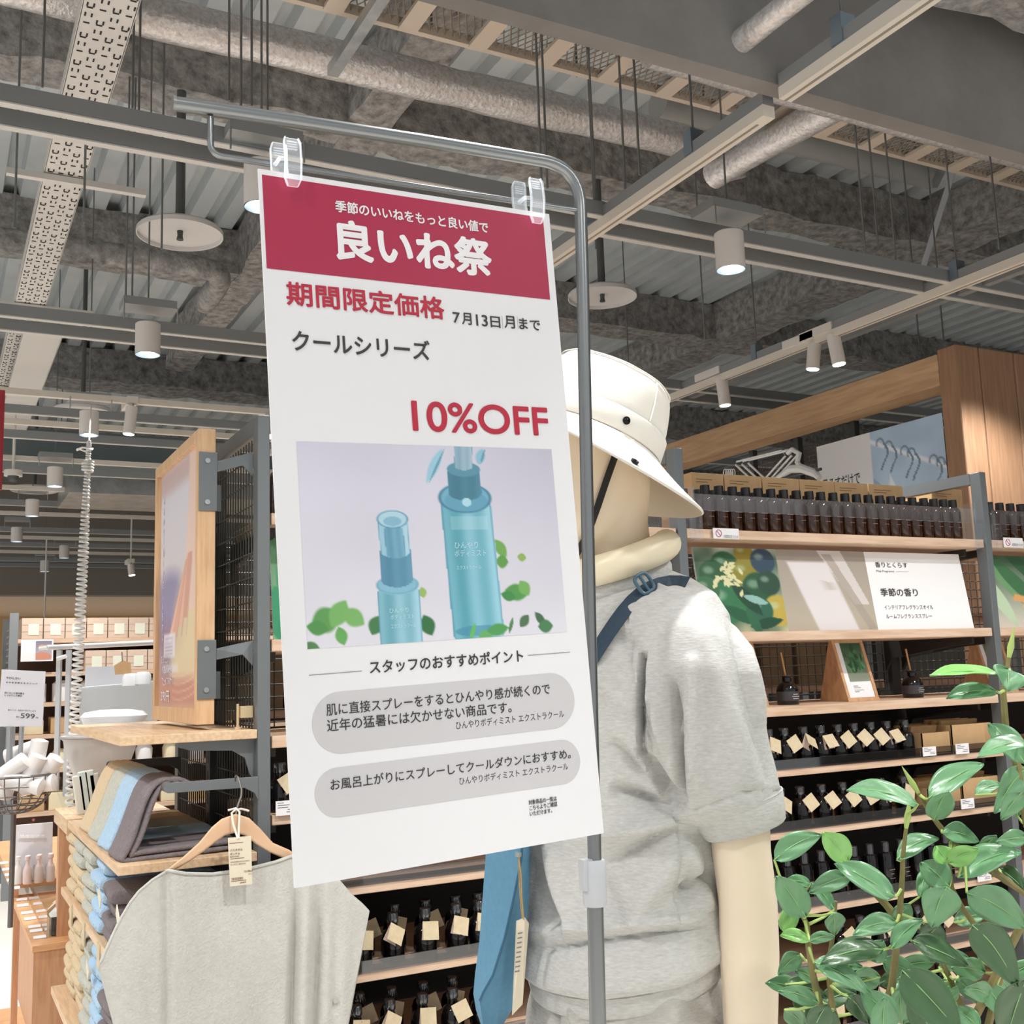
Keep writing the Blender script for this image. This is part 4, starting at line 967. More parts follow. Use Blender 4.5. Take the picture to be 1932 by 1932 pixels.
# printed product photo
(x0, y0), (x1, y1) = pl(559.6, 833.8), pl(1071.5, 1190.5)
y1 = (pl(581.4, 1227.5)[1] + y1) / 2; y0 = (pl(1039.6, 848)[1] + y0) / 2; x0 = (x0 + pl(581.4, 1227.5)[0]) / 2; x1 = (x1 + pl(1039.6, 848)[0]) / 2
PASP = (x1 - x0) / (y1 - y0)
def puv(px, py):
    a, b = pl(px, py); return (a - x0) / (x1 - x0), (b - y0) / (y1 - y0)
def bottle_photo(U, V):
    im = canvas(U, '#c6c5d4', '#d3d2db', V)
    im = im - (np.clip(U - 0.6, 0, 1) * 0.16 * (1 - V))[..., None] + (fnoise(U, V, 4, 2)[..., None] - .5) * 0.03
    def leafp(px, py, l, wd, ang, c):
        nonlocal im
        u, v = puv(px, py); im = over(im, leaf2(U, V, u, v, l, wd, ang, PASP, 0.25), c)
    for a in ((615, 1170, .085, .07, -0.4, '#57924f'), (640, 1158, .08, .055, -1.0, '#6fa85f'), (668, 1165, .07, .05, .6, '#73aa62'), (645, 1200, .05, .035, 1.3, '#5f9f55'), (600, 1185, .06, .04, .2, '#4c8a48'), (590, 1222, .05, .03, .5, '#4d7d4c'),
              (710, 1180, .055, .045, -1.1, '#3f7548'), (808, 1180, .06, .045, 1.2, '#2f6a3c'), (798, 1118, .03, .025, 1.4, '#8fae62'),
              (945, 1035, .06, .035, 1.0, '#6c9f4e'), (985, 1052, .03, .025, .2, '#86a657'), (948, 1060, .04, .04, .1, '#5b9348'),
              (975, 1118, .075, .05, .2, '#4f8f49'), (990, 1110, .05, .04, 1.0, '#6ea459'), (960, 1125, .05, .03, .3, '#3f8446'),
              (990, 1172, .045, .03, -.8, '#4a6b4c'), (1020, 1168, .05, .025, .9, '#3f6546'), (1030, 1182, .05, .04, .0, '#45784e'), (965, 1180, .05, .012, -1.2, '#4a7b4d')):
        leafp(*a)
    def cyl(pa, pb, wpx, c0, c1, cap0=True):
        """a standing bottle between two image points"""
        nonlocal im
        ua, va = puv(*pa); ub, vb = puv(*pb)
        wl_ = abs(puv(pa[0] + wpx, pa[1])[0] - ua)
        t = np.clip((V - va) / (vb - va + 1e-9), -1, 2); cx = ua + (ub - ua) * t; s_ = (U - cx) / wl_
        cur = (1 - np.clip(1 - s_ * s_, 0, 1) ** .5) * 0.0
        dv = np.sqrt(np.clip(1 - s_ * s_, 0, 1)) * wl_ * 0.42 * PASP
        m = (np.abs(s_) < 1) * (V > va - (dv if cap0 else 0)) * (V < vb + dv)
        shade = np.clip(0.5 + 0.35 * s_ + 0.25 * np.cos(s_ * 7), 0, 1)[..., None]
        im = np.where(m[..., None] > 0, rgb(c0) * shade + rgb(c1) * (1 - shade), im)
        rim = np.clip(1 - np.abs(np.abs(s_) - .96) / .05, 0, 1) * m
        im = over(im, rim * .7, '#4f87a0')
    def disc(px, py, rx, ry, c, k=1.0, ring=False):
        nonlocal im
        u, v = puv(px, py); ru = abs(puv(px + rx, py)[0] - u); rv = abs(puv(px, py + ry)[1] - v)
        m = ell(U, V, u, v, ru, rv, 0, .08)
        if ring: m = np.clip(1 - np.abs(np.sqrt(((U - u) / ru) ** 2 + ((V - v) / rv) ** 2) - 1) / .10, 0, 1)
        im = over(im, m * k, c)
    # small bottle
    cyl((753, 1120), (760, 1235), 40, '#9cc7d6', '#5f9cab')
    disc(751, 1105, 39, 18, '#7fb2c6'); disc(751, 1103, 38, 17, '#5e97b0', .7, True)
    cyl((747, 1040), (750, 1095), 29, '#5f93ad', '#4b7f9a')
    cyl((741, 985), (747, 1040), 28, '#a9ccda', '#86b3c8'); cyl((743, 1000), (748, 1046), 18, '#74a6bd', '#5c90aa')
    disc(741, 980, 28, 16, '#a6c9d8'); disc(741, 980, 28, 16, '#4f87a3', 1, True); disc(741, 984, 17, 9, '#7fadc4')
    # big bottle
    cyl((880, 955), (905, 1195), 47, '#92c4d4', '#4f96a6')
    u0, v0 = puv(880, 960); im = over(im, (np.abs(U - u0 - .01) < .075) * (V > puv(880, 975)[1]) * (V < puv(880, 1000)[1]) * .25, '#cfe3ec')
    disc(905, 1190, 44, 10, '#3f7f9c', .6)
    disc(878, 940, 47, 27, '#6fa6bd'); disc(878, 940, 47, 27, '#3d7590', 1, True); disc(880, 946, 40, 20, '#5b97b1', .8)
    cyl((875, 895), (878, 930), 31, '#4c8196', '#3f7388')
    disc(875, 886, 31, 14, '#568ca1'); cyl((874, 845), (875, 880), 17, '#9fb6c6', '#7c9fb2')
    disc(881, 948, 9, 8, '#a8d0de')
    # trigger arms
    for pts, c in ((((828, 848), (834, 838), (808, 905), (800, 910)), '#93c0d2'), (((905, 848), (918, 846), (903, 880), (897, 876)), '#85b6ca')):
        q = [puv(*p) for p in pts]; ca = ((q[0][0] + q[3][0]) / 2, (q[0][1] + q[3][1]) / 2)
        dx = q[3][0] - q[0][0]; dy = q[3][1] - q[0][1]; l = math.hypot(dx * PASP, dy) / 2 * 1.15
        im = over(im, leaf2(U, V, ca[0] + .012, ca[1], l, 0.032, math.atan2(dy, dx * PASP), PASP, .3), c)
        im = over(im, leaf2(U, V, ca[0] + .022, ca[1], l, 0.008, math.atan2(dy, dx * PASP), PASP, .3), '#5f93a8')
    leafp(918, 1198, .03, .05, 1.5, '#5fa35f'); leafp(940, 1188, .07, .035, -.1, '#4c9350'); leafp(893, 1192, .05, .014, -1.2, '#5fae58')
    return im
fp = po(0.0003)
painted('product_photo', fp(x0, y0), fp(x1, y0), fp(x1, y1), fp(x0, y1), 230, 200, bottle_photo, ps)
m_palepr = M('pale_print', '#bcdbe6', 0.45)
for body, l, r, t, b in (('ひんやり', (858, 1030), (902, 1030), (858, 1023), (858, 1035)), ('ボディミスト', (858, 1044), (917, 1040), (858, 1038), (860, 1051)), ('エクストラクール', (862, 1073), (908, 1069), (862, 1068), (864, 1075)),
                         ('ひんやり', (735, 1152), (771, 1150), (735, 1148), (737, 1157)), ('ボディミスト', (737, 1164), (782, 1160), (737, 1160), (738, 1170)), ('エクストラクール', (738, 1181), (785, 1176), (738, 1178), (739, 1186))):
    ptext(body, l, r, t, b, m_palepr, 0.0, 'photo_lettering', 0.0007)
# clear clips
m_clip = clip_mat('clip_acrylic')
def clip(top, bot, wpx, label, side):
    t_, b_ = pl(*top), pl(*bot); cx = (t_[0] + b_[0]) / 2; f = po(0.0)
    w_ = wpx / 2
    o = thing('poster_clip', label, 'clip', f(cx, b_[1]), 'clear clips on the sale poster')
    prof = [(t_[1], w_ * .8, .006), (t_[1] + .006, w_, .0075), ((t_[1] + b_[1]) / 2, w_ * .98, .009), (b_[1] - .008, w_, .0045), (b_[1], w_ * .62, .003)]
    def jaw(sgn, nm, sh=0, cut=0):
        mm = MB(); rs = []
        for y, hw, off in prof[cut:]:
            f2 = lambda dx, o_: TL + pu * (cx + sh + dx) + pv * y + pn * o_
            rs.append([f2(-hw, sgn * off), f2(hw, sgn * off), f2(hw, sgn * (off + .0022)), f2(-hw, sgn * (off + .0022))])
        mm.rings(rs)
        for s_ in (-1, 1):
            mm.rings([[TL + pu * (cx + sh + s_ * hw * .97 + dx) + pv * y + pn * (sgn * (off + dz)) for dx, dz in ((-.0006, .001), (.0006, .001), (.0006, .005), (-.0006, .005))] for y, hw, off in prof[cut:]])
        for k in range(4):
            y = t_[1] + .005 + k * .0028
            mm.tube([TL + pu * (cx + sh + dx) + pv * y + pn * sgn * .0096 for dx in (-w_ * .6, w_ * .6)], .0008, 5)
        mm.build(nm, m_clip, o, bevel=.0004)
    jaw(1, 'front_jaw'); jaw(-1, 'back_jaw', side, 0)
    ring = [TL + pu * (cx - .0 + dx) + pv * ((t_[1] + b_[1]) / 2 - .004) + pn * dz for dx, dz in ((-w_ * 1.3, -.012), (-w_ * 1.3, .002), (-w_ * .5, .004))]
    MB().tube(ring, .0022, 8).build('spring_arm', m_clip, o, smooth=True)
clip((546, 267), (548, 355), .0185, 'clear plastic clip holding the left top corner of the poster', -.008)
clip((1007, 343), (1004, 424), .0185, 'clear plastic clip holding the right top corner of the poster', -.012)

# ================================================================= dressed mannequin
m_skin = M('mannequin_cream', '#ebdbc3', 0.42, sss=0.1, spec=0.4)
m_heather = M('heather_jersey', '#cfcfcc', 0.95, noise=(140, '#b0afab', 0.25), stretch=(0.6, 0.6, 2.6), bump=(160, 0.25, 0.004))
m_heather2 = M('heather_shorts', '#c6c4bf', 0.95, noise=(140, '#a7a49e', 0.25), stretch=(0.6, 0.6, 2.6), bump=(160, 0.25, 0.004))
DM = 1.75
rv = np.array([RM[0][0], RM[1][0], 0.0]); rv /= np.linalg.norm(rv)
qv = np.array([-rv[1], rv[0], 0.0])
if qv @ RM[:, 2] < 0: qv = -qv
zv = np.array((0, 0, 1.0))
TH = math.radians(35)
FV = -rv * math.cos(TH) - qv * math.sin(TH)      # the way the figure faces
LV = rv * math.sin(TH) - qv * math.cos(TH)       # its left side, towards us
mq = lambda px, py, dq=0.0: PD(px, py, DM + dq)
def ering(c, a, b, tilt=0.0, n=40, ex=2.0):
    out = []
    for k in range(n):
        t = 2 * math.pi * k / n; ct, s_ = math.cos(t), math.sin(t)
        ct = math.copysign(abs(ct) ** (2 / ex), ct); s_ = math.copysign(abs(s_) ** (2 / ex), s_)
        out.append(c + LV * a * ct + FV * b * s_ - zv * tilt * b * s_)
    return out
base = mq(1175, 1450); PLINTH = 0.12
mn = thing('mannequin', 'cream mannequin in grey sweat set facing left behind the sale sign', 'mannequin', (base[0], base[1], PLINTH))
def remesh(bs, voxel, smooth=2, name='x'):
    me = bpy.data.meshes.new(name); me.from_pydata([tuple(v) for v in bs.v], [], bs.f); fix_normals(me)
    o = bpy.data.objects.new(name, me); C.objects.link(o)
    r = o.modifiers.new('r', 'REMESH'); r.mode = 'VOXEL'; r.voxel_size = voxel; r.use_smooth_shade = True
    s_ = o.modifiers.new('s', 'SMOOTH'); s_.iterations = smooth; s_.factor = 0.5
    dg = bpy.context.evaluated_depsgraph_get()
    m2 = bpy.data.meshes.new_from_object(o.evaluated_get(dg))
    n = len(m2.vertices); co = np.empty(n * 3); m2.vertices.foreach_get('co', co); co = co.reshape(-1, 3)
    nr = np.empty(n * 3); m2.vertex_normals.foreach_get('vector', nr); nr = nr.reshape(-1, 3)
    fs = [tuple(p.vertices) for p in m2.polygons]
    bpy.data.objects.remove(o); bpy.data.meshes.remove(me); bpy.data.meshes.remove(m2)
    return co, nr, fs
def topx(co):
    d = (co - CAM) @ RM
    return d[:, 0] / d[:, 2] * FPX + CPX, d[:, 1] / d[:, 2] * FPX + CPX, d[:, 2]
def seg(px, py, a, b):
    ax, ay = a; bx, by = b; L2 = (bx - ax) ** 2 + (by - ay) ** 2
    t = np.clip(((px - ax) * (bx - ax) + (py - ay) * (by - ay)) / L2, 0, 1)
    return np.hypot(px - ax - t * (bx - ax), py - ay - t * (by - ay)), t
def mesh_np(name, co, fs, mat, parent):
    m = MB(); m.v = [tuple(p) for p in co]; m.f = fs; m.mi = [0] * len(fs)
    return m.build(name, mat, parent, smooth=True)
# --- shirt
sh = MB()
rows = [(1168, 1098, .066, .076, .36), (1168, 1104, .074, .082, .34), (1172, 1118, .125, .10, .22), (1180, 1140, .165, .112, .12), (1186, 1175, .185, .122, .05), (1186, 1220, .190, .13, 0), (1186, 1300, .185, .14, 0), (1184, 1420, .176, .146, 0), (1181, 1540, .170, .148, .02),
        (1180, 1650, .172, .152, .05), (1181, 1725, .178, .158, .09), (1182, 1762, .190, .170, .17), (1182, 1780, .192, .172, .20), (1183, 1794, .180, .160, .21), (1183, 1798, .160, .142, .21), (1183, 1816, .150, .132, .21)]
sh.rings([ering(mq(x, y), a, b, t) for x, y, a, b, t in rows])
def sring(px, py, hw, hd, dq, slope, n=28):
    c = mq(px, py, dq); s_ = hw * (DM + dq) / FPX
    u = rv * math.cos(slope) - zv * math.sin(slope)
    return [c + u * s_ * math.cos(2 * math.pi * k / n) + qv * hd * math.sin(2 * math.pi * k / n) for k in range(n)]
sh.rings([sring(1308, 1143, 93, .072, -.07, 0.55), sring(1315, 1198, 107, .083, -.11, .3), sring(1319, 1262, 109, .085, -.13, .1), sring(1328, 1350, 112, .085, -.135, 0), sring(1338, 1430, 116, .083, -.135, -.1), sring(1366, 1505, 108, .078, -.13, -.22), sring(1384, 1520, 96, .072, -.13, -.26), sring(1394, 1536, 80, .06, -.13, -.26)])
co, nr, fs = remesh(sh, 0.0052, 2)
X_, Y_, D_ = topx(co); facing = np.clip(-(nr @ RM[:, 2]) * 2, 0, 1)
disp = np.zeros(len(co))
def fold(a, b, wd, amp, taper=True):
    global disp
    d, t = seg(X_, Y_, a, b)
    disp += 2.3 * amp * np.exp(-(d / (wd * .85)) ** 2) * (np.sin(np.pi * np.clip(t * .9 + .1, 0, 1)) ** .5 if taper else 1) * facing
for a, b, wd, am in (((1278, 1525), (1150, 1490), 16, -.012), ((1275, 1545), (1130, 1575), 20, .010), ((1272, 1560), (1140, 1640), 16, -.008), ((1270, 1530), (1190, 1400), 18, .009), ((1262, 1500), (1150, 1400), 14, -.009),
                     ((1216, 1240), (1212, 1430), 9, -.016), ((1228, 1230), (1222, 1430), 12, .008), ((1262, 1290), (1282, 1400), 14, -.012), ((1282, 1400), (1286, 1520), 10, -.014), ((1305, 1250), (1304, 1500), 14, .010), ((1330, 1210), (1420, 1490), 22, .006),
                     ((1240, 1300), (1258, 1420), 12, .008), ((1385, 1180), (1452, 1480), 14, -.006), ((1410, 1230), (1440, 1370), 10, .006), ((1215, 1420), (1275, 1520), 12, -.014),
                     ((1010, 1620), (1060, 1770), 16, -.012), ((1035, 1600), (1075, 1760), 14, .008), ((1100, 1620), (1180, 1760), 30, -.007), ((1280, 1620), (1180, 1740), 26, .008), ((1290, 1690), (1350, 1640), 18, -.012), ((1300, 1600), (1340, 1720), 16, .008),
                     ((1120, 1260), (1200, 1350), 26, .005), ((1150, 1180), (1200, 1230), 16, -.005), ((1000, 1760), (1350, 1730), 14, .006), ((1030, 1790), (1340, 1752), 8, -.006)):
    fold(a, b, wd, am)
disp += np.array([mnoise.noise(Vector(p) * 14) for p in co]) * 0.0035
# seams: shallow grooves
for a, b in (((1181, 1150), (1190, 1250)), ((1190, 1250), (1215, 1360)), ((1281, 1545), (1279, 1700)), ((1279, 1700), (1281, 1765)), ((1300, 1533), (1400, 1494)), ((1400, 1494), (1474, 1492)), ((1125, 1168), (1200, 1110))):
    d, t = seg(X_, Y_, a, b); disp -= .0035 * np.exp(-(d / 2.6) ** 2) * facing
co = co + nr * disp[:, None]
tee = mesh_np('sweatshirt', co, fs, m_heather, mn)
bv = BVHTree.FromPolygons([Vector(p) for p in co], fs)
def on(px, py, off=0.003):
    d = ray(px, py); d /= np.linalg.norm(d)
    h = bv.ray_cast(Vector(CAM), Vector(d))
    return (np.array(h[0]) + np.array(h[1]) * off * (1 if h[1].dot(Vector(d)) < 0 else -1)) if h[0] else None
cr = ering(mq(1168, 1097), .070, .080, .36, 40)
MB().tube(cr, 0.009, 10, closed=True, flat=1.6).build('collar_rib', m_heather, tee, smooth=True)
hem = [ering(mq(1183, y - 5), a, b, .22, 48) for y, a, b in ((1796, .160, .142), (1804, .168, .150), (1820, .168, .150), (1838, .163, .146), (1843, .158, .141))]
MB().rings(hem, False).build('hem_rib', m_heather, tee, smooth=True, solid=.003)
def cuffring(k, grow=1.0, inn=1.0):
    a = np.array((1387, 1516)) * (1 - k) + np.array((1405, 1563)) * k
    hw = (89 * (1 - k) + 76 * k) * grow
    return sring(a[0], a[1], hw, (.068 * (1 - k) + .061 * k) * grow, -.13, -.25, 40)
MB().rings([cuffring(0, 1.0), cuffring(.06, 1.018), cuffring(.5, 1.018), cuffring(.95, 1.01), cuffring(1.0, .98)], False).build('cuff_rib', m_heather, tee, smooth=True, solid=.004)
for k, g in ((0.0, 1.018), (-.09, 1.02)):
    MB().tube(cuffring(k, g), .0018, 6, closed=True).build('cuff_stitch', m_heather, tee, smooth=True)
# --- shorts
so = MB()
so.rings([ering(mq(1182, 1770), .150, .132, .1), ering(mq(1182, 1830), .158, .140, .06), ering(mq(1184, 1900), .175, .152, .02), ering(mq(1186, 1990), .186, .158, 0), ering(mq(1186, 2060), .19, .158, 0), ering(mq(1186, 2130), .188, .15, 0)])
for s_ in (-1, 1):
    c0_ = mq(1186, 2060) + LV * s_ * .092
    so.rings([[c0_ + zv * dz + LV * .098 * k_ * math.cos(t) + FV * .125 * k_ * math.sin(t) for t in np.linspace(0, 6.283, 25)[:-1]] for dz, k_ in ((0, 1), (-.15, 1.02), (-.36, 1.0))])
co, nr, fs = remesh(so, 0.008, 3)
X_, Y_, D_ = topx(co); facing = np.clip(-(nr @ RM[:, 2]) * 2, 0, 1); disp = np.zeros(len(co))
for a, b, wd, am in (((1045, 1860), (1045, 1950), 10, -.006), ((1075, 1865), (1090, 1950), 12, .005), ((1110, 1855), (1150, 1930), 20, -.004), ((1250, 1820), (1270, 1950), 40, .006)): fold(a, b, wd, am)
for a, b in (((1293, 1780), (1312, 1840)), ((1312, 1840), (1330, 1940))):
    d, t = seg(X_, Y_, a, b); disp -= .004 * np.exp(-(d / 2.4) ** 2) * facing
co = co + nr * disp[:, None]
mesh_np('shorts', co, fs, m_heather2, mn)
# --- body: one continuous figure
bd = MB()
hc = mq(1108, 865)
def hring(dz, a, b, df=0.0, tilt=0.0): return ering(hc + zv * dz + FV * df, a, b, tilt, 32)
bd.rings([hring(.135, .02, .025), hring(.125, .05, .06), hring(.10, .072, .088), hring(.05, .084, .102), hring(0, .084, .104, .0), hring(-.05, .078, .098, .004), hring(-.09, .068, .088, .008), hring(-.125, .05, .068, .022), hring(-.15, .02, .03, .04)])
bd.rings([[hc + FV * (.104 + o_) + zv * z_ + LV * w_ * math.cos(t) + zv * h_ * math.sin(t) for t in np.linspace(0, 6.283, 13)[:-1]] for o_, z_, w_, h_ in ((-.02, -.02, .018, .03), (.012, -.035, .01, .012))])
bd.rings([ering(mq(1165, 900), .05, .056, 0, 28), ering(mq(1156, 985), .052, .058, 0, 28), ering(mq(1162, 1050), .053, .060, .2, 28), ering(mq(1168, 1110), .062, .07, .3, 28), ering(mq(1172, 1150), .12, .09, .1, 28), ering(mq(1180, 1200), .15, .10, 0, 28), ering(mq(1182, 1400), .145, .11, 0, 28), ering(mq(1180, 1700), .13, .1, 0, 28), ering(mq(1183, 1900), .15, .115, 0, 28), ering(mq(1186, 2080), .155, .12, 0, 28)])
def limb(pts, rad, n=20): bd.tube(pts, rad, n)
arm = [mq(1300, 1200, -.11), mq(1360, 1330, -.13), mq(1392, 1480, -.132), mq(1398, 1600, -.133), mq(1411, 1700, -.134), mq(1414, 1800, -.136), mq(1416, 1932, -.138), mq(1414, 2030, -.14), mq(1408, 2150, -.145), mq(1402, 2230, -.15)]
kk = (DM - .134) / FPX
limb(arm, [.05, .05, .046, 55.5 * kk, 55.5 * kk, 56 * kk, 51 * kk, 47 * kk, 36 * kk, 27 * kk])
wr = arm[-1]
def hand(w0, side):
    bd.rings([[w0 - zv * z_ + FV * a * math.cos(t) + LV * b * math.sin(t) for t in np.linspace(0, 6.283, 15)[:-1]] for z_, a, b in ((-.02, .026, .02), (.02, .034, .016), (.06, .042, .015), (.09, .04, .013))])
    for k, (o_, l) in enumerate(((.030, .068), (.010, .078), (-.010, .072), (-.029, .056))):
        p = w0 - zv * .085 + FV * o_
        bd.tube([p, p - zv * l * .4 + LV * side * -.006, p - zv * l * .75 - LV * side * .014, p - zv * l - LV * side * .022], [.0095, .009, .008, .006], 8)
    p = w0 - zv * .03 + FV * .034
    bd.tube([p, p - zv * .03 + FV * .02, p - zv * .06 + FV * .024, p - zv * .08 + FV * .018], [.011, .0105, .009, .006], 8)
hand(wr, 1)
mir = lambda p: p - LV * 2 * ((p - base) @ LV)
arm2 = [mir(p) for p in arm]; limb(arm2, [.05, .05, .046, .043, .043, .043, .04, .036, .028, .021]); hand(arm2[-1], -1)
for s_ in (-1, 1):
    h_ = mq(1186, 2080) + LV * s_ * .085; zz = h_[2] - PLINTH
    limb([h_, h_ - zv * zz * .25, h_ - zv * zz * .5, h_ - zv * zz * .62, h_ - zv * zz * .9, h_ - zv * (zz - .05)], [.092, .08, .058, .06, .04, .04])
    a0 = h_ - zv * (zz - .035)
    bd.tube([a0 - FV * .05, a0, a0 + FV * .09 - zv * .008, a0 + FV * .16 - zv * .012], [.035, .04, .034, .02], 14)
co, nr, fs = remesh(bd, 0.007, 4)
mesh_np('body', co, fs, m_skin, mn)
MB().lathe([(0, 0), (.3, 0), (.3, PLINTH), (0, PLINTH)], (base[0], base[1], 0), 40).build('base_plate', M('plinth_white', '#dedcd8', .5), mn)
# --- neck ring
m_ring = M('cooling_ring', '#e9dec2', 0.35, sss=0.15)
nc_ = mq(1163, 1054); npts = []
for t in np.linspace(-2.75, 2.75, 44):
    npts.append(nc_ + FV * .082 * math.cos(t) + LV * .077 * math.sin(t) - zv * .34 * .082 * math.cos(t))
rr_ = [0.0235 * (0.45 + 0.55 * min(1, (1 - abs(t) / 2.75) * 9)) for t in np.linspace(-2.75, 2.75, 44)]
nr_ = thing('neck_cooling_ring', 'thick cream ring worn around the mannequin neck', 'neck ring', nc_)
MB().tube(npts, rr_, 18).build('ring', m_ring, nr_, smooth=True)
MB().tube([mq(1244, 1020, .02), mq(1256, 1021, .03), mq(1271, 1025, .035)], [.010, .007, .001], 8, flat=.4).build('pointed_end', m_ring, nr_, smooth=True)
# --- bucket hat
m_hat = M('hat_cotton', '#e3dfd6', 0.85, bump=(300, 0.12, 0.002))
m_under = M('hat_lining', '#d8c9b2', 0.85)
hb = mq(1122, 826)                       # middle of the crown base
up = zv - FV * .48 - qv * .20
up = up / np.linalg.norm(up)
hF = FV - up * (FV @ up); hF /= np.linalg.norm(hF); hL = np.cross(up, hF); hL *= math.copysign(1, hL @ LV)
ht = thing('bucket_hat', 'off-white bucket hat with chin strap on the mannequin head', 'hat', hb)
def hatring(h, a, b, wob=0.0, n=64, sag=0.0):
    out = []
    for k in range(n):
        t = 2 * math.pi * k / n
        r_ = 1 + wob * (math.sin(5 * t + h * 60) * .7 + math.sin(9 * t + 1 - h * 90) * .6)
        out.append(hb + hF * b * r_ * math.cos(t) + hL * a * r_ * math.sin(t) + up * (h - sag * math.cos(2 * t)))
    return out
MB().rings([hatring(.0, .094, .117), hatring(.03, .0935, .1165, .004), hatring(.062, .0915, .113, .010), hatring(.09, .086, .107, .014), hatring(.106, .078, .098, .012), hatring(.112, .066, .084, .008), hatring(.118, .045, .058, .01), hatring(.121, .02, .025)], True).build('crown', m_hat, ht, smooth=True, subsurf=1)
bnd = [hatring(h, .0955 + o, .1185 + o) for h, o in ((-.004, .0), (-.002, .0012), (.030, .0010), (.032, 0))]
MB().rings(bnd, False).build('hat_band', m_hat, ht, smooth=True, solid=.001)
BO, BZ = .088, .056
br = []
for i, s_ in enumerate(np.linspace(0, 1, 27)):
    o = BO * s_ ** 1.1; dz = -.004 - BZ * s_ ** .92
    j = .0007 if i % 2 else -.0003
    br.append(hatring(dz + j, .094 + o * 1.0 + j, .117 + o * 1.08 + j, 0.004 * s_, sag=-.013 * s_))
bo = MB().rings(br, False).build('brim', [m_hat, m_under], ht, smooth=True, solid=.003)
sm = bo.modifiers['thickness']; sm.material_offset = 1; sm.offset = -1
fl = None
m_eye = M('eyelet_black', '#1f1d1e', 0.25, 0.7)
def hatpt(ang, h, o=0.0): return hb + hF * (.1185 + o) * math.cos(ang) + hL * (.0955 + o) * math.sin(ang) + up * h
hv = MB(); hv_all = [p for r in bnd + br for p in r]
hatbv = BVHTree.FromPolygons([Vector(p) for r in bnd for p in r], [(i * 64 + k, i * 64 + (k + 1) % 64, (i + 1) * 64 + (k + 1) % 64, (i + 1) * 64 + k) for i in range(3) for k in range(64)])
brbv = BVHTree.FromPolygons([Vector(p) for r in br for p in r], [(i * 64 + k, i * 64 + (k + 1) % 64, (i + 1) * 64 + (k + 1) % 64, (i + 1) * 64 + k) for i in range(26) for k in range(64)])
def near_angle(h, a, b, px):
    best = min((abs(float(((hb + hF * b * math.cos(t) + hL * a * math.sin(t) + up * h - CAM) @ RM[:, 0]) / ((hb + hF * b * math.cos(t) + hL * a * math.sin(t) + up * h - CAM) @ RM[:, 2]) * FPX + CPX - px)), t) for t in np.linspace(.2, 2.9, 200))
    return best[1]
for h_, a_, b_2, px, tl_ in ((.014, .0972, .1202, 1181, 0.0), (-.004 - BZ * .88 - .018, .094 + BO * .86, .117 + BO * .93, 1192, 1.6)):
    t = near_angle(h_, a_, b_2, px)
    p = hb + hF * b_2 * math.cos(t) + hL * a_ * math.sin(t) + up * h_
    n_ = hF * math.cos(t) + hL * math.sin(t) + up * tl_; n_ /= np.linalg.norm(n_)
    if tl_: p = hb + hF * (.117 + BO * 1.08 * .86) * math.cos(t) + hL * (.094 + BO * .86) * math.sin(t) + up * (-.004 - BZ * .88 + .013 * .86 * math.cos(2 * t)) + n_ * .002
    mm = MB(); mm.tube([p - n_ * .002, p + n_ * .0022], .0062, 16); mm.tube([p + n_ * .0022, p + n_ * .0034], [.004, .002], 12)
    mm.build('eyelet', m_eye, ht, smooth=True)
# stitched seam down the crown
stc = [hb + hF * b * math.cos(1.75) + hL * a * math.sin(1.75) + up * h for h, a, b in ((.034, .0945, .1175), (.062, .093, .1145), (.09, .0875, .1085), (.104, .080, .10))]
MB().tube(stc, .0014, 6).build('seam', m_hat, ht, smooth=True)
tp = hatring(.104, .0802, .1004, .012); MB().tube(tp, .0013, 5, closed=True).build('seam', m_hat, ht, smooth=True)
MB().tube([mq(1160, 862, -.085), mq(1150, 890, -.09), mq(1143, 910, -.092), mq(1128, 955, -.094), mq(1108, 1010, -.09), mq(1085, 1050, -.06)], .0052, 6, flat=.35, up=-qv).build('chin_strap', M('strap_black', '#161515', .7), ht, smooth=True)
# --- blue shoulder bag
m_bag = M('bag_denim_blue', '#6394b0', 0.85, noise=(90, '#5587a4', 0.3), bump=(200, .2, .002))
m_strap = M('strap_navy', '#2c4254', 0.7, noise=(200, '#26394a'))
m_bag2 = M('bag_base', '#7c8488', 0.8)
bg = thing('shoulder_bag', 'blue fabric shoulder bag hanging at the front hip of the mannequin', 'bag', mq(940, 1950, -.1))
L_ = [(917, 1560), (916, 1620), (910, 1700), (904, 1780), (896, 1840), (893, 1875), (898, 1905), (908, 1935), (915, 1960)]
S_ = [(986, 1560), (984, 1620), (970, 1690), (952, 1770), (930, 1840), (912, 1872), (905, 1888), (912, 1935), (920, 1965)]
R_ = [(1002, 1560), (1001, 1620), (999, 1680), (992, 1760), (985, 1820), (976, 1870), (966, 1905), (945, 1940), (930, 1965)]
rows_ = []
for (l, s_, r_) in zip(L_, S_, R_):
    pL, pS, pR = mq(*l, -.03), mq(*s_, -.115), mq(*r_, -.075)
    pB = mq((l[0] + r_[0]) / 2, (l[1] + r_[1]) / 2, .0)
    rows_.append([pL, pL * .6 + pS * .4 - qv * .004, pS - qv * 0, pS * .99 + pR * .01 + qv * .004, pS * .45 + pR * .55 - qv * .004, pR, pB])
MB().rings(rows_).build('body', m_bag, bg, smooth=True)
MB().tube([mq(*p, -.1155) for p in S_[:7]], .0018, 6).build('seam_piping', M('bag_seam', '#355f7a', .8), bg, smooth=True)
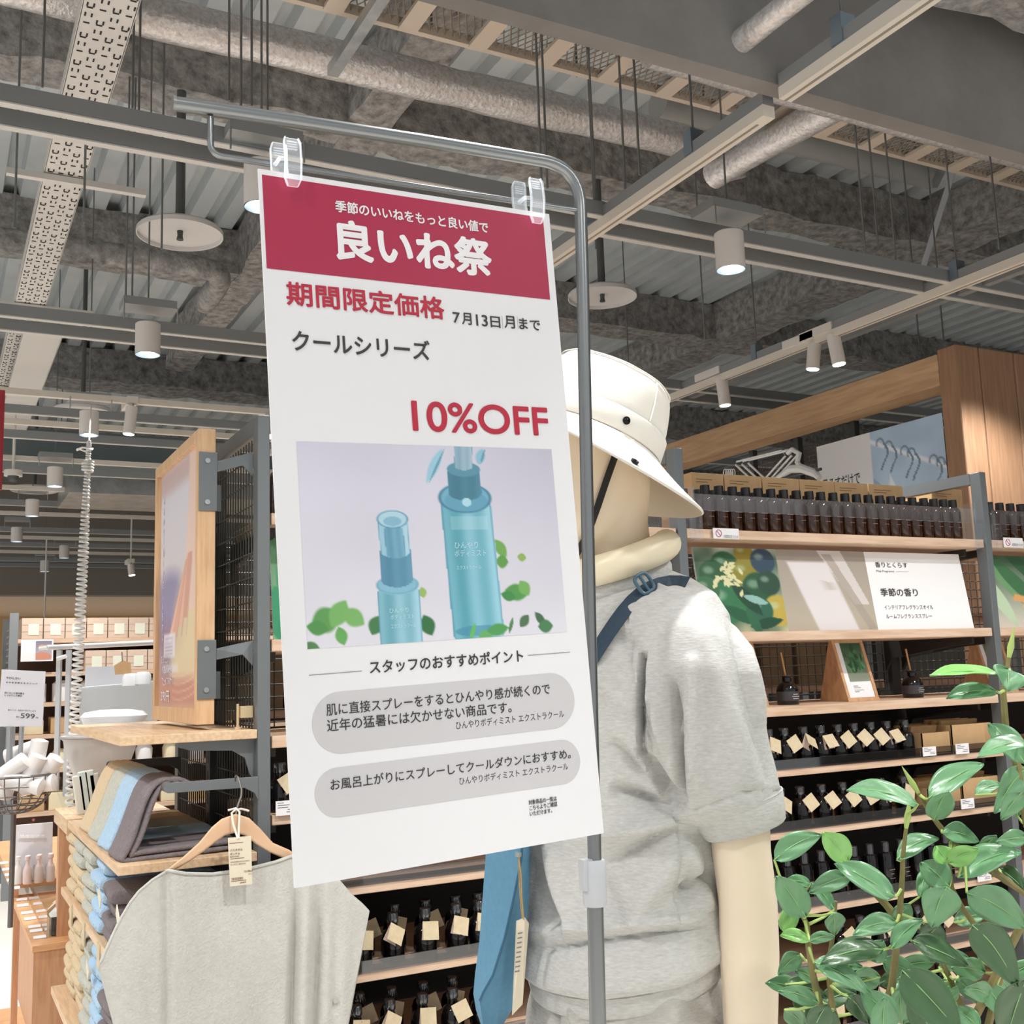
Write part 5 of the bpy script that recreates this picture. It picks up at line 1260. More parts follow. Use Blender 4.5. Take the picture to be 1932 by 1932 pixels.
path = [(1296, 1104), (1282, 1100), (1266, 1098), (1250, 1102), (1232, 1108), (1214, 1116), (1196, 1132), (1178, 1152), (1160, 1178), (1144, 1204), (1130, 1226), (1114, 1252), (1096, 1282), (1070, 1330), (1040, 1400), (1012, 1480), (1002, 1560)]
sp_pts = []
for (x, y) in path:
    p = on(x, y, .004)
    if p is None: p = on(x, y + 6, .004)
    sp_pts.append(p if p is not None else mq(x, y, -.06))
for _ in range(3):
    sp_pts = [sp_pts[0]] + [(sp_pts[i - 1] + 2 * sp_pts[i] + sp_pts[i + 1]) / 4 for i in range(1, len(sp_pts) - 1)] + [sp_pts[-1]]
sp_pts = [p + (CAM - p) / np.linalg.norm(CAM - p) * .005 for p in sp_pts]
rs = []
for i, p in enumerate(sp_pts):
    t = sp_pts[min(i + 1, len(sp_pts) - 1)] - sp_pts[max(i - 1, 0)]; t /= np.linalg.norm(t)
    v_ = (CAM - p); v_ /= np.linalg.norm(v_)
    v_ = v_ * .6 + zv * .5; b2 = np.cross(t, v_); b2 /= np.linalg.norm(b2)
    n2 = np.cross(b2, t)
    rs.append([p + b2 * .0115 + n2 * .001, p - b2 * .0115 + n2 * .001, p - b2 * .0115 - n2 * .0012, p + b2 * .0115 - n2 * .0012])
MB().rings(rs).build('strap', m_strap, bg, bevel=.0004)
bp = on(1218, 1116, .013); tt = on(1236, 1106, .009) - on(1200, 1128, .009); tt /= np.linalg.norm(tt)
vv = (CAM - bp); vv /= np.linalg.norm(vv); bb = np.cross(tt, vv); bb /= np.linalg.norm(bb); vv = np.cross(bb, tt)
mm = MB()
cor_ = [(-1, -1), (-1, 1), (1, 1), (1, -1)]
mm.tube([bp + tt * .014 * math.copysign(abs(math.cos(a)) ** .5, math.cos(a)) + bb * .0145 * math.copysign(abs(math.sin(a)) ** .5, math.sin(a)) for a in np.linspace(0, 6.283, 25)[:-1]], .0028, 8, closed=True)
mm.tube([bp - bb * .013, bp + bb * .013], .0026, 8)
mm.build('buckle', M('buckle_slate', '#3f5f72', .35), bg, smooth=True)
# bag tag on its string
m_tagc = M('tag_cream', '#d9cfb8', 0.7)
tq = [mq(974, 1738, -.13), mq(990, 1731, -.132), mq(998, 1742, -.12), mq(986, 1895, -.12), mq(966, 1916, -.13)]
MB().slab(tq, qv * .0015).build('paper_tag', m_tagc, bg)
mm = MB()
for k in range(9):
    a = np.array((976 - k * .7, 1760 + k * 9.0)); mm.quad(mq(a[0] + 1, a[1], -.1335), mq(a[0] + 10, a[1] - 2, -.133), mq(a[0] + 10, a[1] + 1, -.133), mq(a[0] + 1, a[1] + 3, -.1335))
mm.build('tag_print', m_greyink, bg)
MB().tube([mq(978, 1612, -.12), mq(983, 1650, -.13), mq(984, 1690, -.128), mq(988, 1735, -.132)], .0012, 6).tube([mq(978, 1612, -.12), mq(980, 1665, -.128), mq(983, 1710, -.126), mq(986, 1737, -.13)], .001, 6).build('tag_string', M('string_tan', '#a98f62', .8), bg)
MB().lathe([(.0, -.004), (.005, -.003), (.005, .003), (0, .004)], mq(978, 1612, -.121), 10).build('string_bead', m_bright, bg)

# ================================================================= towel poncho on its hanger
m_terry = M('terry_oat', '#c8c6c0', 0.98, noise=(70, '#b8b5ad', 0.3), bump=(190, 0.5, 0.004), stretch=(1, 1, 1))
m_hwood = M('hanger_wood', '#e0bd9c', 0.45, noise=(4, '#d3ab86', 0.3), stretch=(1, 6, 6))
YH = 2.325
hp = lambda px, py, dy=0.0: P(px, py, 1, YH + dy)
hg = thing('wooden_hanger', 'pale wooden hanger hooked on the grey display arm', 'hanger', hp(445, 1560))
top_ = [(316, 1640), (345, 1617), (375, 1590), (400, 1560), (418, 1545), (445, 1535), (470, 1543), (490, 1562), (515, 1590), (545, 1603), (580, 1625)]
bot_ = [(327, 1643), (358, 1625), (385, 1606), (408, 1588), (425, 1576), (445, 1571), (463, 1577), (482, 1592), (508, 1608), (538, 1621), (572, 1634)]
rs = []
for a, b in zip(top_, bot_):
    rs.append([hp(*a, -.008), hp(*b, -.008), hp(*b, .008), hp(*a, .008)])
MB().rings(rs).build('arms', m_hwood, hg, smooth=False, bevel=.004, seg=3)
hkp = [hp(445, 1540), hp(446, 1528), hp(450, 1515), hp(455, 1502), hp(456, 1490), hp(453, 1476), hp(449, 1466), hp(446, 1463, .02), hp(444, 1466, .045), hp(444, 1474, .055)]
MB().tube(hkp, .0019, 10).build('hook', M('hook_nickel', '#b3aea4', .25, .9), hg, smooth=True)
pc = thing('towel_poncho', 'oat grey terry poncho draped on the wooden hanger', 'poncho', hp(445, 1932))
topc = [(188, 1830), (190, 1815), (196, 1802), (210, 1770), (225, 1738), (245, 1704), (262, 1682), (288, 1660), (316, 1643), (350, 1649), (400, 1650), (445, 1644), (480, 1637), (520, 1627), (556, 1614), (585, 1630), (612, 1646), (640, 1661), (662, 1687), (684, 1706), (696, 1719), (693, 1735)]
botc = [(243, 2040), (246, 2040), (250, 2040), (258, 2040), (266, 2040), (275, 2040), (285, 2040), (300, 2040), (315, 2040), (345, 2040), (395, 2040), (440, 2040), (480, 2040), (520, 2040), (548, 2040), (566, 2040), (585, 2040), (603, 2040), (618, 2040), (628, 2040), (634, 2040), (637, 2040)]
def interp(tab, n):
    s_ = np.linspace(0, len(tab) - 1, n); i = np.minimum(s_.astype(int), len(tab) - 2); f_ = s_ - i; t_ = np.array(tab, float)
    return t_[i] * (1 - f_)[:, None] + t_[i + 1] * f_[:, None]
NCOL, NROW = 150, 70
tpn, btn = interp(topc, NCOL), interp(botc, NCOL)
def cloth(dy, back=False):
    g = []
    for r in range(NROW):
        v = r / (NROW - 1); row = []
        for c in range(NCOL):
            p = tpn[c] * (1 - v) + btn[c] * v
            x, y = p
            side = 190 + 18 * math.sin(v * 3) if False else 0
            k = min(1, v * 3)
            dep = 0
            for fx, wd, am in ((315, 9, .010), (335, 40, -.006), (556, 8, .018), (578, 13, -.017), (600, 8, .014), (620, 12, -.010), (430, 60, -.006), (250, 30, -.006), (650, 14, -.008)):
                fx2 = fx + (v - .3) * (-14 if fx > 540 else 2)
                dep += am * math.exp(-((x - fx2) / wd) ** 2) * (k if fx > 400 or fx < 310 else 1)
            dep += .004 * mnoise.noise(Vector((x * .012, y * .008, 2 + dy * 10)))
            edge = min(c, NCOL - 1 - c) / 8
            dep += .018 * max(0, 1 - edge) ** 2
            row.append(hp(x, y, dy + (dep if not back else -dep * .3)))
        g.append(row)
    return g
fr_ = cloth(-.022); bk = cloth(.022, True)
mm = MB().grid(fr_); mm.grid(bk)
for e in (0, NCOL - 1): mm.grid([[fr_[r][e], bk[r][e]] for r in range(NROW)])
i0, i1 = int(8 / 21 * (NCOL - 1)), int(14 / 21 * (NCOL - 1))
mm.grid([fr_[0][:i0 + 1], bk[0][:i0 + 1]]); mm.grid([fr_[0][i1:], bk[0][i1:]])
mm.build('cloth', m_terry, pc, smooth=True, solid=.003)
MB().tube([fr_[0][c] + np.array((0, -.001, .001)) for c in range(i0, i1 + 1)], .0035, 8).build('neck_hem', m_terry, pc, smooth=True)
MB().tube([fr_[0][c] for c in range(0, i0 + 1)], .003, 8).build('shoulder_hem', m_terry, pc, smooth=True)
MB().lathe([(0, 0), (.006, 0), (.006, .002), (0, .002)], (0, 0, 0), 12)
bpt = hp(633, 1887, -.03)
MB().tube([bpt, bpt - (0, .003, 0)], .0058, 14).build('snap_button', M('snap_grey', '#b3aea8', .4), pc)
# swing tag
tg = thing('swing_tag', 'cream printed swing tag tied to the wooden hanger', 'tag', hp(453, 1640, -.05))
yt = -.05
cs = [hp(430, 1581, yt), hp(474, 1577, yt), hp(476, 1668, yt), hp(434, 1673, yt)]
MB().slab(cs, (0, .0012, 0)).build('card', m_tagc, tg, bevel=.0004)
m_maroon = M('maroon_print', '#7c4a48', .6)
tgf = lambda x, y: cs[0] + (cs[1] - cs[0]) * x + (cs[3] - cs[0]) * y + np.array((0, -.0006, 0))
mm = MB()
for a, b, c_, d_ in ((.06, .11, .64, .12), (.06, .43, .66, .44), (.06, .89, .70, .9)): mm.quad(tgf(a, b), tgf(c_, b), tgf(c_, d_), tgf(a, d_))
for k in range(14):
    x = .08 + k * .035; mm.quad(tgf(x, .825), tgf(x + (.02 if k % 3 else .012), .825), tgf(x + (.02 if k % 3 else .012), .875), tgf(x, .875))
mm.build('printed_bars', m_maroon, tg)
for body, bx in (('バスタオル', (.06, .235, .60, .285)), ('ポンチョ', (.06, .31, .46, .36)), ('BATH TOWEL', (.06, .38, .44, .405)), ('やわらかな肌ざわりのタオル地です', (.06, .49, .88, .515)), ('ゆったりと着られる', (.06, .54, .70, .565)), ('72×108cm', (.62, .70, .98, .735)), ('グレー', (.8, .765, .98, .795)), ('2990円', (.42, .925, .68, .955))):
    text(body, tgf, bx, m_maroon, '', tg, .01).build('lettering', m_maroon, tg)
MB().tube([hp(449, 1583, yt - .001), hp(440, 1555, -.02), hp(437, 1534, -.015), hp(444, 1528, 0), hp(455, 1526, .004), hp(470, 1530, .004)], .0022, 8).tube([hp(450, 1583, yt - .001), hp(451, 1555, -.02), hp(452, 1532, -.012), hp(445, 1525, 0), hp(430, 1529, .004)], .0022, 8).build('cotton_tie', M('tie_white', '#ded7ca', .9), tg, smooth=True)
# ================================================================= end of the shelving unit, left of the sign
m_end = M('end_board_wood', '#e4c9a9', 0.5, noise=(3, '#d0ad86', 0.3), kind='wood', stretch=(8, .7, 8))
XA, XC = 0.353, 0.636
es = thing('end_shelf', 'pale wooden upper shelf on the end of the grey shelving unit', 'shelf', (XA, 2.4, 1.375))
MB().box((XA, 2.40, 1.376), (XC - .002, 3.28, 1.395)).build('board', m_end, es, bevel=.0015)
MB().slab([(.47, 2.425, 1.376), (XC, 2.425, 1.376), (XC, 2.425, 1.285), (XC - .012, 2.425, 1.30), (XC - .022, 2.425, 1.335), (XC - .05, 2.425, 1.352), (.50, 2.425, 1.357), (.475, 2.425, 1.365)], (0, .004, 0)).build('bracket', m_steel, es)
MB().box((XC - .03, 2.43, 1.42), (XC - .003, 2.455, 1.445)).tube([(XC - .034, 2.44, 1.397), (XC - .034, 2.44, 1.45)], .003, 8).lathe([(.007, 1.395), (.007, 1.401), (0, 1.401)], (XC - .034, 2.44, 0), 12).build('brass_lock', M('lock_brass', '#d8c29a', .35, .5), es)
el = thing('end_shelf', 'pale wooden lower shelf holding the draped towels', 'shelf', (XA, 2.4, 1.12))
MB().box((XA, 2.40, 1.121), (XC - .002, 3.30, 1.14)).build('board', m_end, el, bevel=.0015)
am = thing('towel_rack', 'grey flat bracket rack holding the draped towels and poncho hanger', 'rack', (.44, 2.40, 1.28))
arm_poly = [(.449, 2.398, 1.2755), (.4415, 2.398, 1.279), (.439, 2.398, 1.286), (.4415, 2.398, 1.293), (.449, 2.398, 1.2965), (XC, 2.398, 1.296), (XC, 2.398, 1.245), (XC - .008, 2.398, 1.262), (XC - .03, 2.398, 1.2745)]
MB().slab(arm_poly, (0, .006, 0)).build('plate', m_steel, am, bevel=.0008)
MB().slab([(p[0], 3.22, p[2]) for p in arm_poly], (0, .006, 0)).build('rear_plate', m_dark, am)
MB().tube([(.452, 2.404, 1.286), (.452, 3.235, 1.286)], .0105, 12).build('towel_bar', M('bar_steel', '#8d8b88', .4, .4), am, smooth=True)
# towels draped over the bar and folded back on the shelf
TC = {'beige': M('towel_beige', '#d6c2a2', 1.0, noise=(120, '#c8b290', .3), bump=(260, .7, .004)), 'pale grey': M('towel_pale_grey', '#c9c9be', 1.0, noise=(120, '#a9a99c', .3), bump=(260, .7, .004)),
      'light blue': M('towel_blue', '#b5cfe4', 1.0, noise=(120, '#98b6ce', .3), bump=(260, .7, .004)), 'mauve grey': M('towel_mauve', '#857c7e', 1.0, noise=(120, '#6c6465', .3), bump=(260, .7, .004))}
order = ['beige', 'pale grey', 'light blue', 'mauve grey']
for i, cname in enumerate(order):
    y1 = 3.12 - i * .172; y0 = y1 - .165
    prof = [(.50, 1.275), (.475, 1.296), (.452, 1.3015), (.432, 1.294), (.418, 1.272), (.405, 1.235), (.392, 1.195), (.380, 1.165), (.371, 1.150), (.368, 1.1445), (.372, 1.1425), (.40, 1.1435), (.46, 1.145), (.54, 1.147), (.60, 1.149)]
    t_ = tag(MB().build('tmp', m_terry) if False else thing('draped_towel', '%s towel draped over the display bar, %s' % (cname, ('farthest', 'second from the far end', 'third from the far end', 'nearest to the poncho')[i]), 'towel', (.40, y0, 1.14), 'towels draped over the bar'))
    for L_ in range(2):
        pts = [(x + L_ * .017, z + L_ * (.0 if z < 1.2 else -.004) + L_ * (.013 if k > 9 else .004)) for k, (x, z) in enumerate(prof)]
        g = []
        for j in range(13):
            y = y0 + (y1 - y0) * j / 12; e = min(j, 12 - j); bl = .006 * (1 - (abs(j - 6) / 6) ** 4)
            g.append([(x - bl + .005 * mnoise.noise(Vector((x * 20, y * 25, z * 18))), y, z + .002 * mnoise.noise(Vector((y * 30, x * 20, i)))) for x, z in pts])
        MB().grid(g).build('outer_fold' if L_ == 0 else 'inner_fold', TC[cname], t_, smooth=True, solid=.012, subsurf=1)
# folded towels stacked on the two shelves underneath
zs = P(129, 1693, 0, XA)[2]
el2 = thing('end_shelf', 'wooden shelf edge between the two banks of folded towels', 'shelf', (XA, 2.4, zs))
MB().box((XA, 2.40, zs - .02), (XC - .002, 3.42, zs)).build('board', m_end, el2, bevel=.0015)
for i in range(3):
    MB().box((XA - .003, 2.62 + i * .26, zs - .055), (XA + .001, 2.66 + i * .26, zs - .002)).build('shelf_tag', m_tag, el2)
zl = zs - .26
el3 = thing('end_shelf', 'wooden bottom shelf under the folded towels', 'shelf', (XA, 2.4, zl))
MB().box((XA - .02, 2.40, zl - .02), (XC - .002, 3.42, zl)).build('board', m_end, el3, bevel=.0015)
TPROTO = {}
def folded(cname, loc, h, label, grp, w_=.168):
    key = cname
    if key not in TPROTO:
        t_ = thing('folded_towel', label, 'towel', loc, grp); TPROTO[key] = t_
        o = np.array(loc, float); hh = .034
        sec = [(.27, 0), (.03, 0), (.008, .001), (-.002, .006), (-.005, hh / 2), (-.002, hh - .006), (.008, hh - .001), (.03, hh), (.27, hh)]
        g = []
        for j in range(11):
            y = w_ * (j / 10 - .5); e = 1 - (abs(j - 5) / 5) ** 6
            g.append([o + (x + .004 * (1 - e) + .002 * mnoise.noise(Vector((y * 40, x * 30, 1))), y, hh / 2 + (z - hh / 2) * (.88 + .12 * e)) for x, z in sec])
        MB().rings(g).build('cloth', TC[cname], t_, smooth=True, subsurf=1)
        MB().grid([[o + (-.0035 + .010 * abs(math.sin(a)) ** 6, yy, hh / 2 + .0005) for a in (0,)] + [o + (-.0035, yy, hh / 2 - .001)] for yy in (-w_ * .42, w_ * .42)]).build('fold_crease', M('crease_' + cname.replace(' ', '_'), '#8b8072', 1.0), t_)
        return t_
    return tag(copy_tree(TPROTO[key], loc, random.uniform(-.05, .05)), label, 'towel', grp)
random.seed(11)
cols = ['beige', 'beige', 'pale grey', 'light blue', 'mauve grey']
place = ['farthest stack', 'second farthest stack', 'middle stack', 'second nearest stack', 'nearest stack']
for bank, (zb, k_) in enumerate(((zs, 5), (zl, 7))):
    for i, cname in enumerate(cols):
        y = 3.30 - i * .175
        nh = k_ - (1 if (bank == 0 and i > 3) else 0)
        for k in range(nh):
            cc_ = cname
            if bank == 0 and i == 1 and k > 2: cc_ = 'pale grey'
            loc = (XA + .012 + random.uniform(-.008, .006), y + random.uniform(-.008, .008), zb + k * .0312)
            t_ = folded(cc_, loc, .03, '%s folded towel, %s up in the %s of the %s bank' % (cc_, nth(k), place[i], ('upper', 'lower')[bank]), 'folded towels on the %s towel shelf' % ('upper', 'lower')[bank])
for i, (px, py) in enumerate(((222, 1729), (165, 1830), (188, 1694))):
    p = P(px, py, 0, XA - .008)
    tag(MB().obox(p, [(0, .8, .5), (0, -.5, .8), (1, 0, 0)], (.022, .012, .0008)).build('towel_label', m_tagc), 'cream paper label on a folded towel, %s' % ('beside the poncho shoulder', 'low on the pale grey stack', 'on the light blue stack')[i], 'label', 'paper labels on the towels')
# ---- framed wooden poster fixed to the end mesh
m_frw = M('poster_frame_wood', '#e6c29a', .45, noise=(3, '#d3a97c', .3), kind='wood', stretch=(6, 6, .6))
XFc, YN, YFF, Z0, Z1 = .527, 2.505, 3.045, 1.407, 2.072
fpz = thing('framed_poster', 'tall wooden framed poster of an arm fixed beside the wire mesh end', 'framed poster', (XFc, YN, Z0))
bw = .026; XBk = .566
MB().box((XFc, YN, Z0), (XBk, YN + bw, Z1)).build('frame_side', m_frw, fpz, bevel=.001)
MB().box((XFc, YFF - bw, Z0), (XBk, YFF, Z1)).build('frame_side', m_frw, fpz, bevel=.001)
MB().box((XFc, YN + bw, Z0), (XBk, YFF - bw, Z0 + .035)).build('frame_bottom', m_frw, fpz, bevel=.001)
MB().box((XFc, YN + bw, Z1 - bw), (XBk, YFF - bw, Z1)).build('frame_top', m_frw, fpz, bevel=.001)
def arm_photo(U, V):
    im = canvas(U, '#d3d2da', '#c9b9b4', V)
    im = over(im, rct(U, V, 0, .0, 1, .10, .05), '#c7b0ae')
    im = over(im, ell(U, V, .25, .62, .45, .18, 0, .4) * .9, '#8d86a6')
    im = over(im, rct(U, V, 0, .66, .3, .95, .1) * .7, '#9a7a86')
    im = over(im, ell(U, V, .85, .80, .5, .35, 0, .4) * .8, '#e0cda0')
    d = np.abs(U - (.92 - .35 * np.clip(V - .1, 0, 1) ** 1.3))
    im = over(im, np.clip((.21 - .02 * V - d) / .05, 0, 1) * (V < .62), '#e3c6b8')
    for k, (a, b) in enumerate(((.30, .52), (.40, .50), (.52, .50), (.64, .48))):
        d = np.abs(U - (.78 - (.78 - a) * np.clip((V - .38) / .34, 0, 1.1)))
        im = over(im, np.clip((.055 - d) / .02, 0, 1) * (V > .40) * (V < .74 - .03 * k), ('#e2b8a4', '#d9a893', '#e0b49f', '#cf9f8c')[k])
        im = over(im, np.clip((.012 - np.abs(d - .055)) / .012, 0, 1) * .5 * (V > .42) * (V < .72), '#b98676')
    im = over(im, rct(U, V, .02, .885, 1, 1, .05), '#c48e7c')
    for k in range(4): im = over(im, np.clip(1 - np.abs(V - .88 - k * .03 + .05 * (U - .5) ** 2 * 4) / .006, 0, 1) * (U > .35) * .6, '#eac9b6')
    im = over(im, rct(U, V, .12, .70, .42, .80, .01) * .75, '#e6e3ea')
    for k in range(6): im = over(im, rct(U, V, .15, .715 + k * .013, .36, .720 + k * .013, .003) * .6, '#9a93a6')
    im = over(im, rct(U, V, .10, .83, .5, .86, .01) * .5, '#e6e3ea')
    return im
xp = XFc + .012
painted('print', (xp, YFF - bw, Z1 - bw), (xp, YN + bw, Z1 - bw), (xp, YN + bw, Z0 + .035), (xp, YFF - bw, Z0 + .035), 70, 140, arm_photo, fpz)
MB().box((xp + .001, YN + .01, Z0 + .01), (XBk - .004, YFF - .01, Z1 - .01)).build('backing', m_dark, fpz)
ft = lambda x, y: (xp - .0005, YFF - bw - x, Z1 - bw - y)
for body, bx in (('さらりとした', (.03, .475, .14, .495)), ('やさしく洗う', (.04, .50, .17, .522)), ('フェイスタオル', (.04, .53, .19, .553)), ('390円', (.03, .565, .14, .593))):
    text(body, ft, bx, m_white, '', fpz, .02).build('lettering', m_white, fpz)
mm = text('ふ\nん\nわ\nり\nと\n肌\nに\nや\nさ\nし\nい\nタ\nオ\nル', ft, (.035, .06, .052, .44), m_white, '', fpz, .01); mm.build('lettering', m_white, fpz)
for za, zb in ((Z1 - .19, Z1 - .055), (Z0 + .055, Z0 + .185)):
    MB().box((XFc + .001, YN - .004, za), (XBk + .003, YN, zb)).build('fixing_plate', m_steel, fpz, bevel=.0008)
    for z in (za + .02, zb - .02): MB().tube([(XFc + .02, YN - .004, z), (XFc + .02, YN - .007, z)], .006, 12).build('screw', m_bright, fpz)
    MB().slab([(XBk, YN + .0, zb - .02), (XC, YN - .06, zb - .005), (XC, YN - .06, zb - .06), (XC - .02, YN - .05, zb - .035), (XBk, YN, zb - .045)], (0, .005, 0)).build('bracket_arm', m_steel, fpz)
    MB().box((XBk + .003, YN - .003, za), (XBk + .012, YN + .004, za + .06)).build('hook_plate', m_dark, fpz)

# ================================================================= the shop beyond, far left
m_gon = M('far_steel', '#878b8d', .5, .2)
m_pbox = M('box_pinkish', '#d7c0ae', .8, noise=(6, '#cdb4a0'))
m_ticket = M('ticket_cream', '#dfe0cf', .6)
yf = P(100, 1205, 2, 1.857)[1]
fs_ = thing('far_shelving', 'far shelving with rows of pinkish boxes left of the framed poster', 'shelves', (1.0, yf, 0))
xl = P(26, 1200, 1, yf)[0]
for x in (xl, xl + 2.4):
    MB().box((x - .03, yf, 0), (x + .03, yf + .05, 2.05)).build('post', m_gon, fs_)
    MB().box((x - .03, yf + .8, 0), (x + .03, yf + .85, 2.05)).build('post', m_gon, fs_)
gm = MB()
for k in range(16): gm.tube([(xl, yf + .05, 1.2 + k * .05), (xl, yf + .8, 1.2 + k * .05)], .006, 4)
gm.build('end_mesh', m_gon, fs_)
levels = [1.857] + [P(100, y, 1, yf)[2] for y in (1268, 1325, 1385, 1450, 1530, 1620)]
for z in levels:
    MB().box((xl + .03, yf, z - .03), (xl + 2.4, yf + .6, z)).build('shelf_board', m_board, fs_)
MB().box((xl + .03, yf + .6, .2), (xl + 2.4, yf + .62, 1.85)).build('dark_backing', M('far_back', '#5b463a', .8), fs_)
bxw = P(83, 1190, 1, yf)[0] - P(41, 1190, 1, yf)[0]
bn_ = 0
BPROTO = None
def farbox(loc, w_, h_, label, grp):
    global BPROTO
    if BPROTO is None:
        BPROTO = thing('drawer_box', label, 'box', loc, grp); o = np.array(loc)
        MB().box(o, o + (w_ - .006, .3, h_)).build('carton', m_pbox, BPROTO, bevel=.003)
        mm = MB()
        for k in (0.33, .66): mm.box(o + (0, -.001, h_ * k), o + (w_ - .006, .001, h_ * k + .004))
        mm.build('seam_lines', M('box_seam', '#a88f7e', .8), BPROTO)
        MB().box(o + (w_ * .3, -.003, h_ * .18), o + (w_ * .78, -.001, h_ * .72)).build('product_ticket', m_ticket, BPROTO)
        return BPROTO
    return tag(copy_tree(BPROTO, loc), label, 'box', grp)
x0 = P(41, 1190, 1, yf)[0]
for i in range(8): farbox((x0 + i * bxw, yf + .02, levels[0]), bxw, .155, 'pinkish box on the top of the far shelving, %s from its grey post' % nth(i), 'boxes on the far top shelf')
for i in range(7): farbox((x0 + .45 + i * bxw, yf + .02, levels[1]), bxw, .155, 'pinkish box on the second far shelf, %s from the white price sign' % nth(i), 'boxes on the second far shelf')
m_roll = M('roll_white', '#e8e6e6', .6)
m_lid = M('pack_cream', '#e2d5b4', .6)
random.seed(3)
for li in (2, 3, 4, 5):
    for i in range(8):
        x = x0 + .02 + i * .20; z = levels[li]; h_ = min(.16, levels[li - 1] - z - .06)
        lb = 'white canister on the %s far shelf, %s from the left' % (nth(li), nth(i))
        if li == 2: o = MB().lathe([(0, 0), (.075, 0), (.08, .005), (.08, h_ * .85), (.05, h_), (0, h_)], (x + .09, yf + .12, z), 14).build('canister', m_roll, smooth=True)
        elif li == 3: o = MB().box((x, yf + .04, z), (x + .15, yf + .25, z + h_ * (.6 + .3 * random.random()))).build('carton', (m_lid, m_kraft, m_white)[i % 3], bevel=.006); lb = 'small carton on the fourth far shelf, %s from the left' % nth(i)
        elif li == 4: o = MB().lathe([(0, 0), (.06, 0), (.065, .1), (.05, .13), (0, .14)], (x + .08, yf + .1, z), 12).build('canister', (m_roll, m_lid)[i % 2], smooth=True)
        else: o = MB().box((x, yf + .03, z), (x + .17, yf + .25, z + h_ * .8)).build('carton', (m_kraft, m_lid)[i % 2], bevel=.006); lb = 'carton on the lowest far shelf seen, %s from the left' % nth(i)
        tag(o, lb, 'canister' if o.name.startswith('can') else 'carton', 'goods on the far shelving')
# small picture card on the far shelf
cpa, cpb = P(40, 1207, 1, yf - .05), P(100, 1247, 1, yf - .05)
pcard = thing('picture_card', 'white card with pinkish photo in front of the far shelf', 'sign', cpa)
MB().box((cpa[0], yf - .05, cpb[2]), (cpb[0], yf - .045, cpa[2])).build('card', m_white, pcard)
painted('photo', (cpa[0] + .1, yf - .052, cpa[2] - .012), (cpb[0] - .01, yf - .052, cpa[2] - .012), (cpb[0] - .01, yf - .052, cpb[2] + .012), (cpa[0] + .1, yf - .052, cpb[2] + .012), 30, 30, lambda U, V: over(over(canvas(U, '#7f7a8a', '#c9c2c8', V), ell(U, V, .6, .35, .4, .12, .2, .3), '#d9a58d'), ell(U, V, .4, .85, .6, .25, 0, .2), '#c98a72'), pcard)
# more shelving behind at the far right of that gap and a floor strip
# hanging dark signs / cables
m_coil = M('coil_white', '#e4e2de', .5)
cpt = P(168, 830, 1, 6.2); cpe = P(133, 1640, 2, .55)
cl = thing('spiral_cable', 'white coiled cable hanging from the ceiling down to the counter', 'cable', cpe)
pts = []
a_ = P(168, 832, 1, 4.6); b_ = P(131, 1560, 1, 4.2)
N_ = 1150
for k in range(N_):
    t = k / (N_ - 1); p = a_ * (1 - t) + b_ * t
    s_ = t ** .55; ang = 2 * math.pi * 80 * (t ** .75)
    r_ = .016 * min(1, .35 + t * 2) if t < .06 or t > .09 else .02
    pts.append(p + rv * r_ * math.cos(ang) + qv * r_ * math.sin(ang))
MB().tube(pts, .0048, 5).build('coil', m_coil, cl, smooth=True)
MB().tube([a_, P(172, 760, 1, 5.5)], .003, 6).build('lead', m_coil, cl)
MB().tube([P(160, 848, 1, 4.6) + rv * .03 * math.cos(a) + qv * .02 * math.sin(a) + zv * .004 * math.sin(3 * a) for a in np.linspace(0, 6.28, 20)[:-1]], .004, 6, closed=True).build('loop', m_coil, cl)
def white(name): return M(name, '#e6e7e8', .4)
m_wplas = white('white_plastic')
# laundry stand rail and posts
DL = 4.3
ls = thing('garment_rail', 'white garment rail standing behind the framed poster', 'rail', PD(118, 1480, DL))
MB().tube([PD(88, 1222, DL), PD(300, 1212, DL + .35)], .011, 10).tube([PD(74, 1224, DL), PD(90, 1222, DL)], .007, 8).build('rail', m_wplas, ls, smooth=True)
for px, yb in ((109, 1490), (127, 1500)):
    pa_, pb_ = PD(px, 1226, DL), PD(px, yb, DL)
    MB().obox((pa_ + pb_) / 2, [rv, qv, zv], (.0085, .0085, (pa_ - pb_)[2] / 2)).build('post', M('rail_grey', '#c6c9cc', .45), ls)
MB().tube([PD(108, 1243, DL), PD(125, 1238, DL)], .008, 8).build('side_peg', m_wplas, ls)
# pale board, oval tub and grey bucket behind the end shelf
DT = 4.0
tag(MB().slab([PD(146, 1297, DT), PD(296, 1284, DT + .2), PD(296, 1360, DT + .2), PD(150, 1372, DT)], qv * .03).build('laundry_board', M('board_pale', '#cfd6d9', .6), bevel=.006), 'pale grey upright board behind the upper end shelf', 'board')
tub = thing('oval_tub', 'white oval tub resting behind the upper end shelf', 'tub', PD(215, 1365, DT - .2))
c_ = PD(215, 1362, DT - .2)
MB().rings([[c_ + rv * a * math.cos(t) + qv * a * .6 * math.sin(t) + zv * z for t in np.linspace(0, 6.283, 33)[:-1]] for a, z in ((.07, -.04), (.10, -.01), (.115, .02), (.10, .035), (.05, .042))]).build('shell', m_wplas, tub, smooth=True)
bb_ = PD(190, 1400, DT - .3) - zv * .14
bk_ = thing('grey_bucket', 'light grey rubber bucket under the upper end shelf', 'bucket', PD(190, 1450, DT - .3))
c_ = PD(190, 1400, DT - .3)
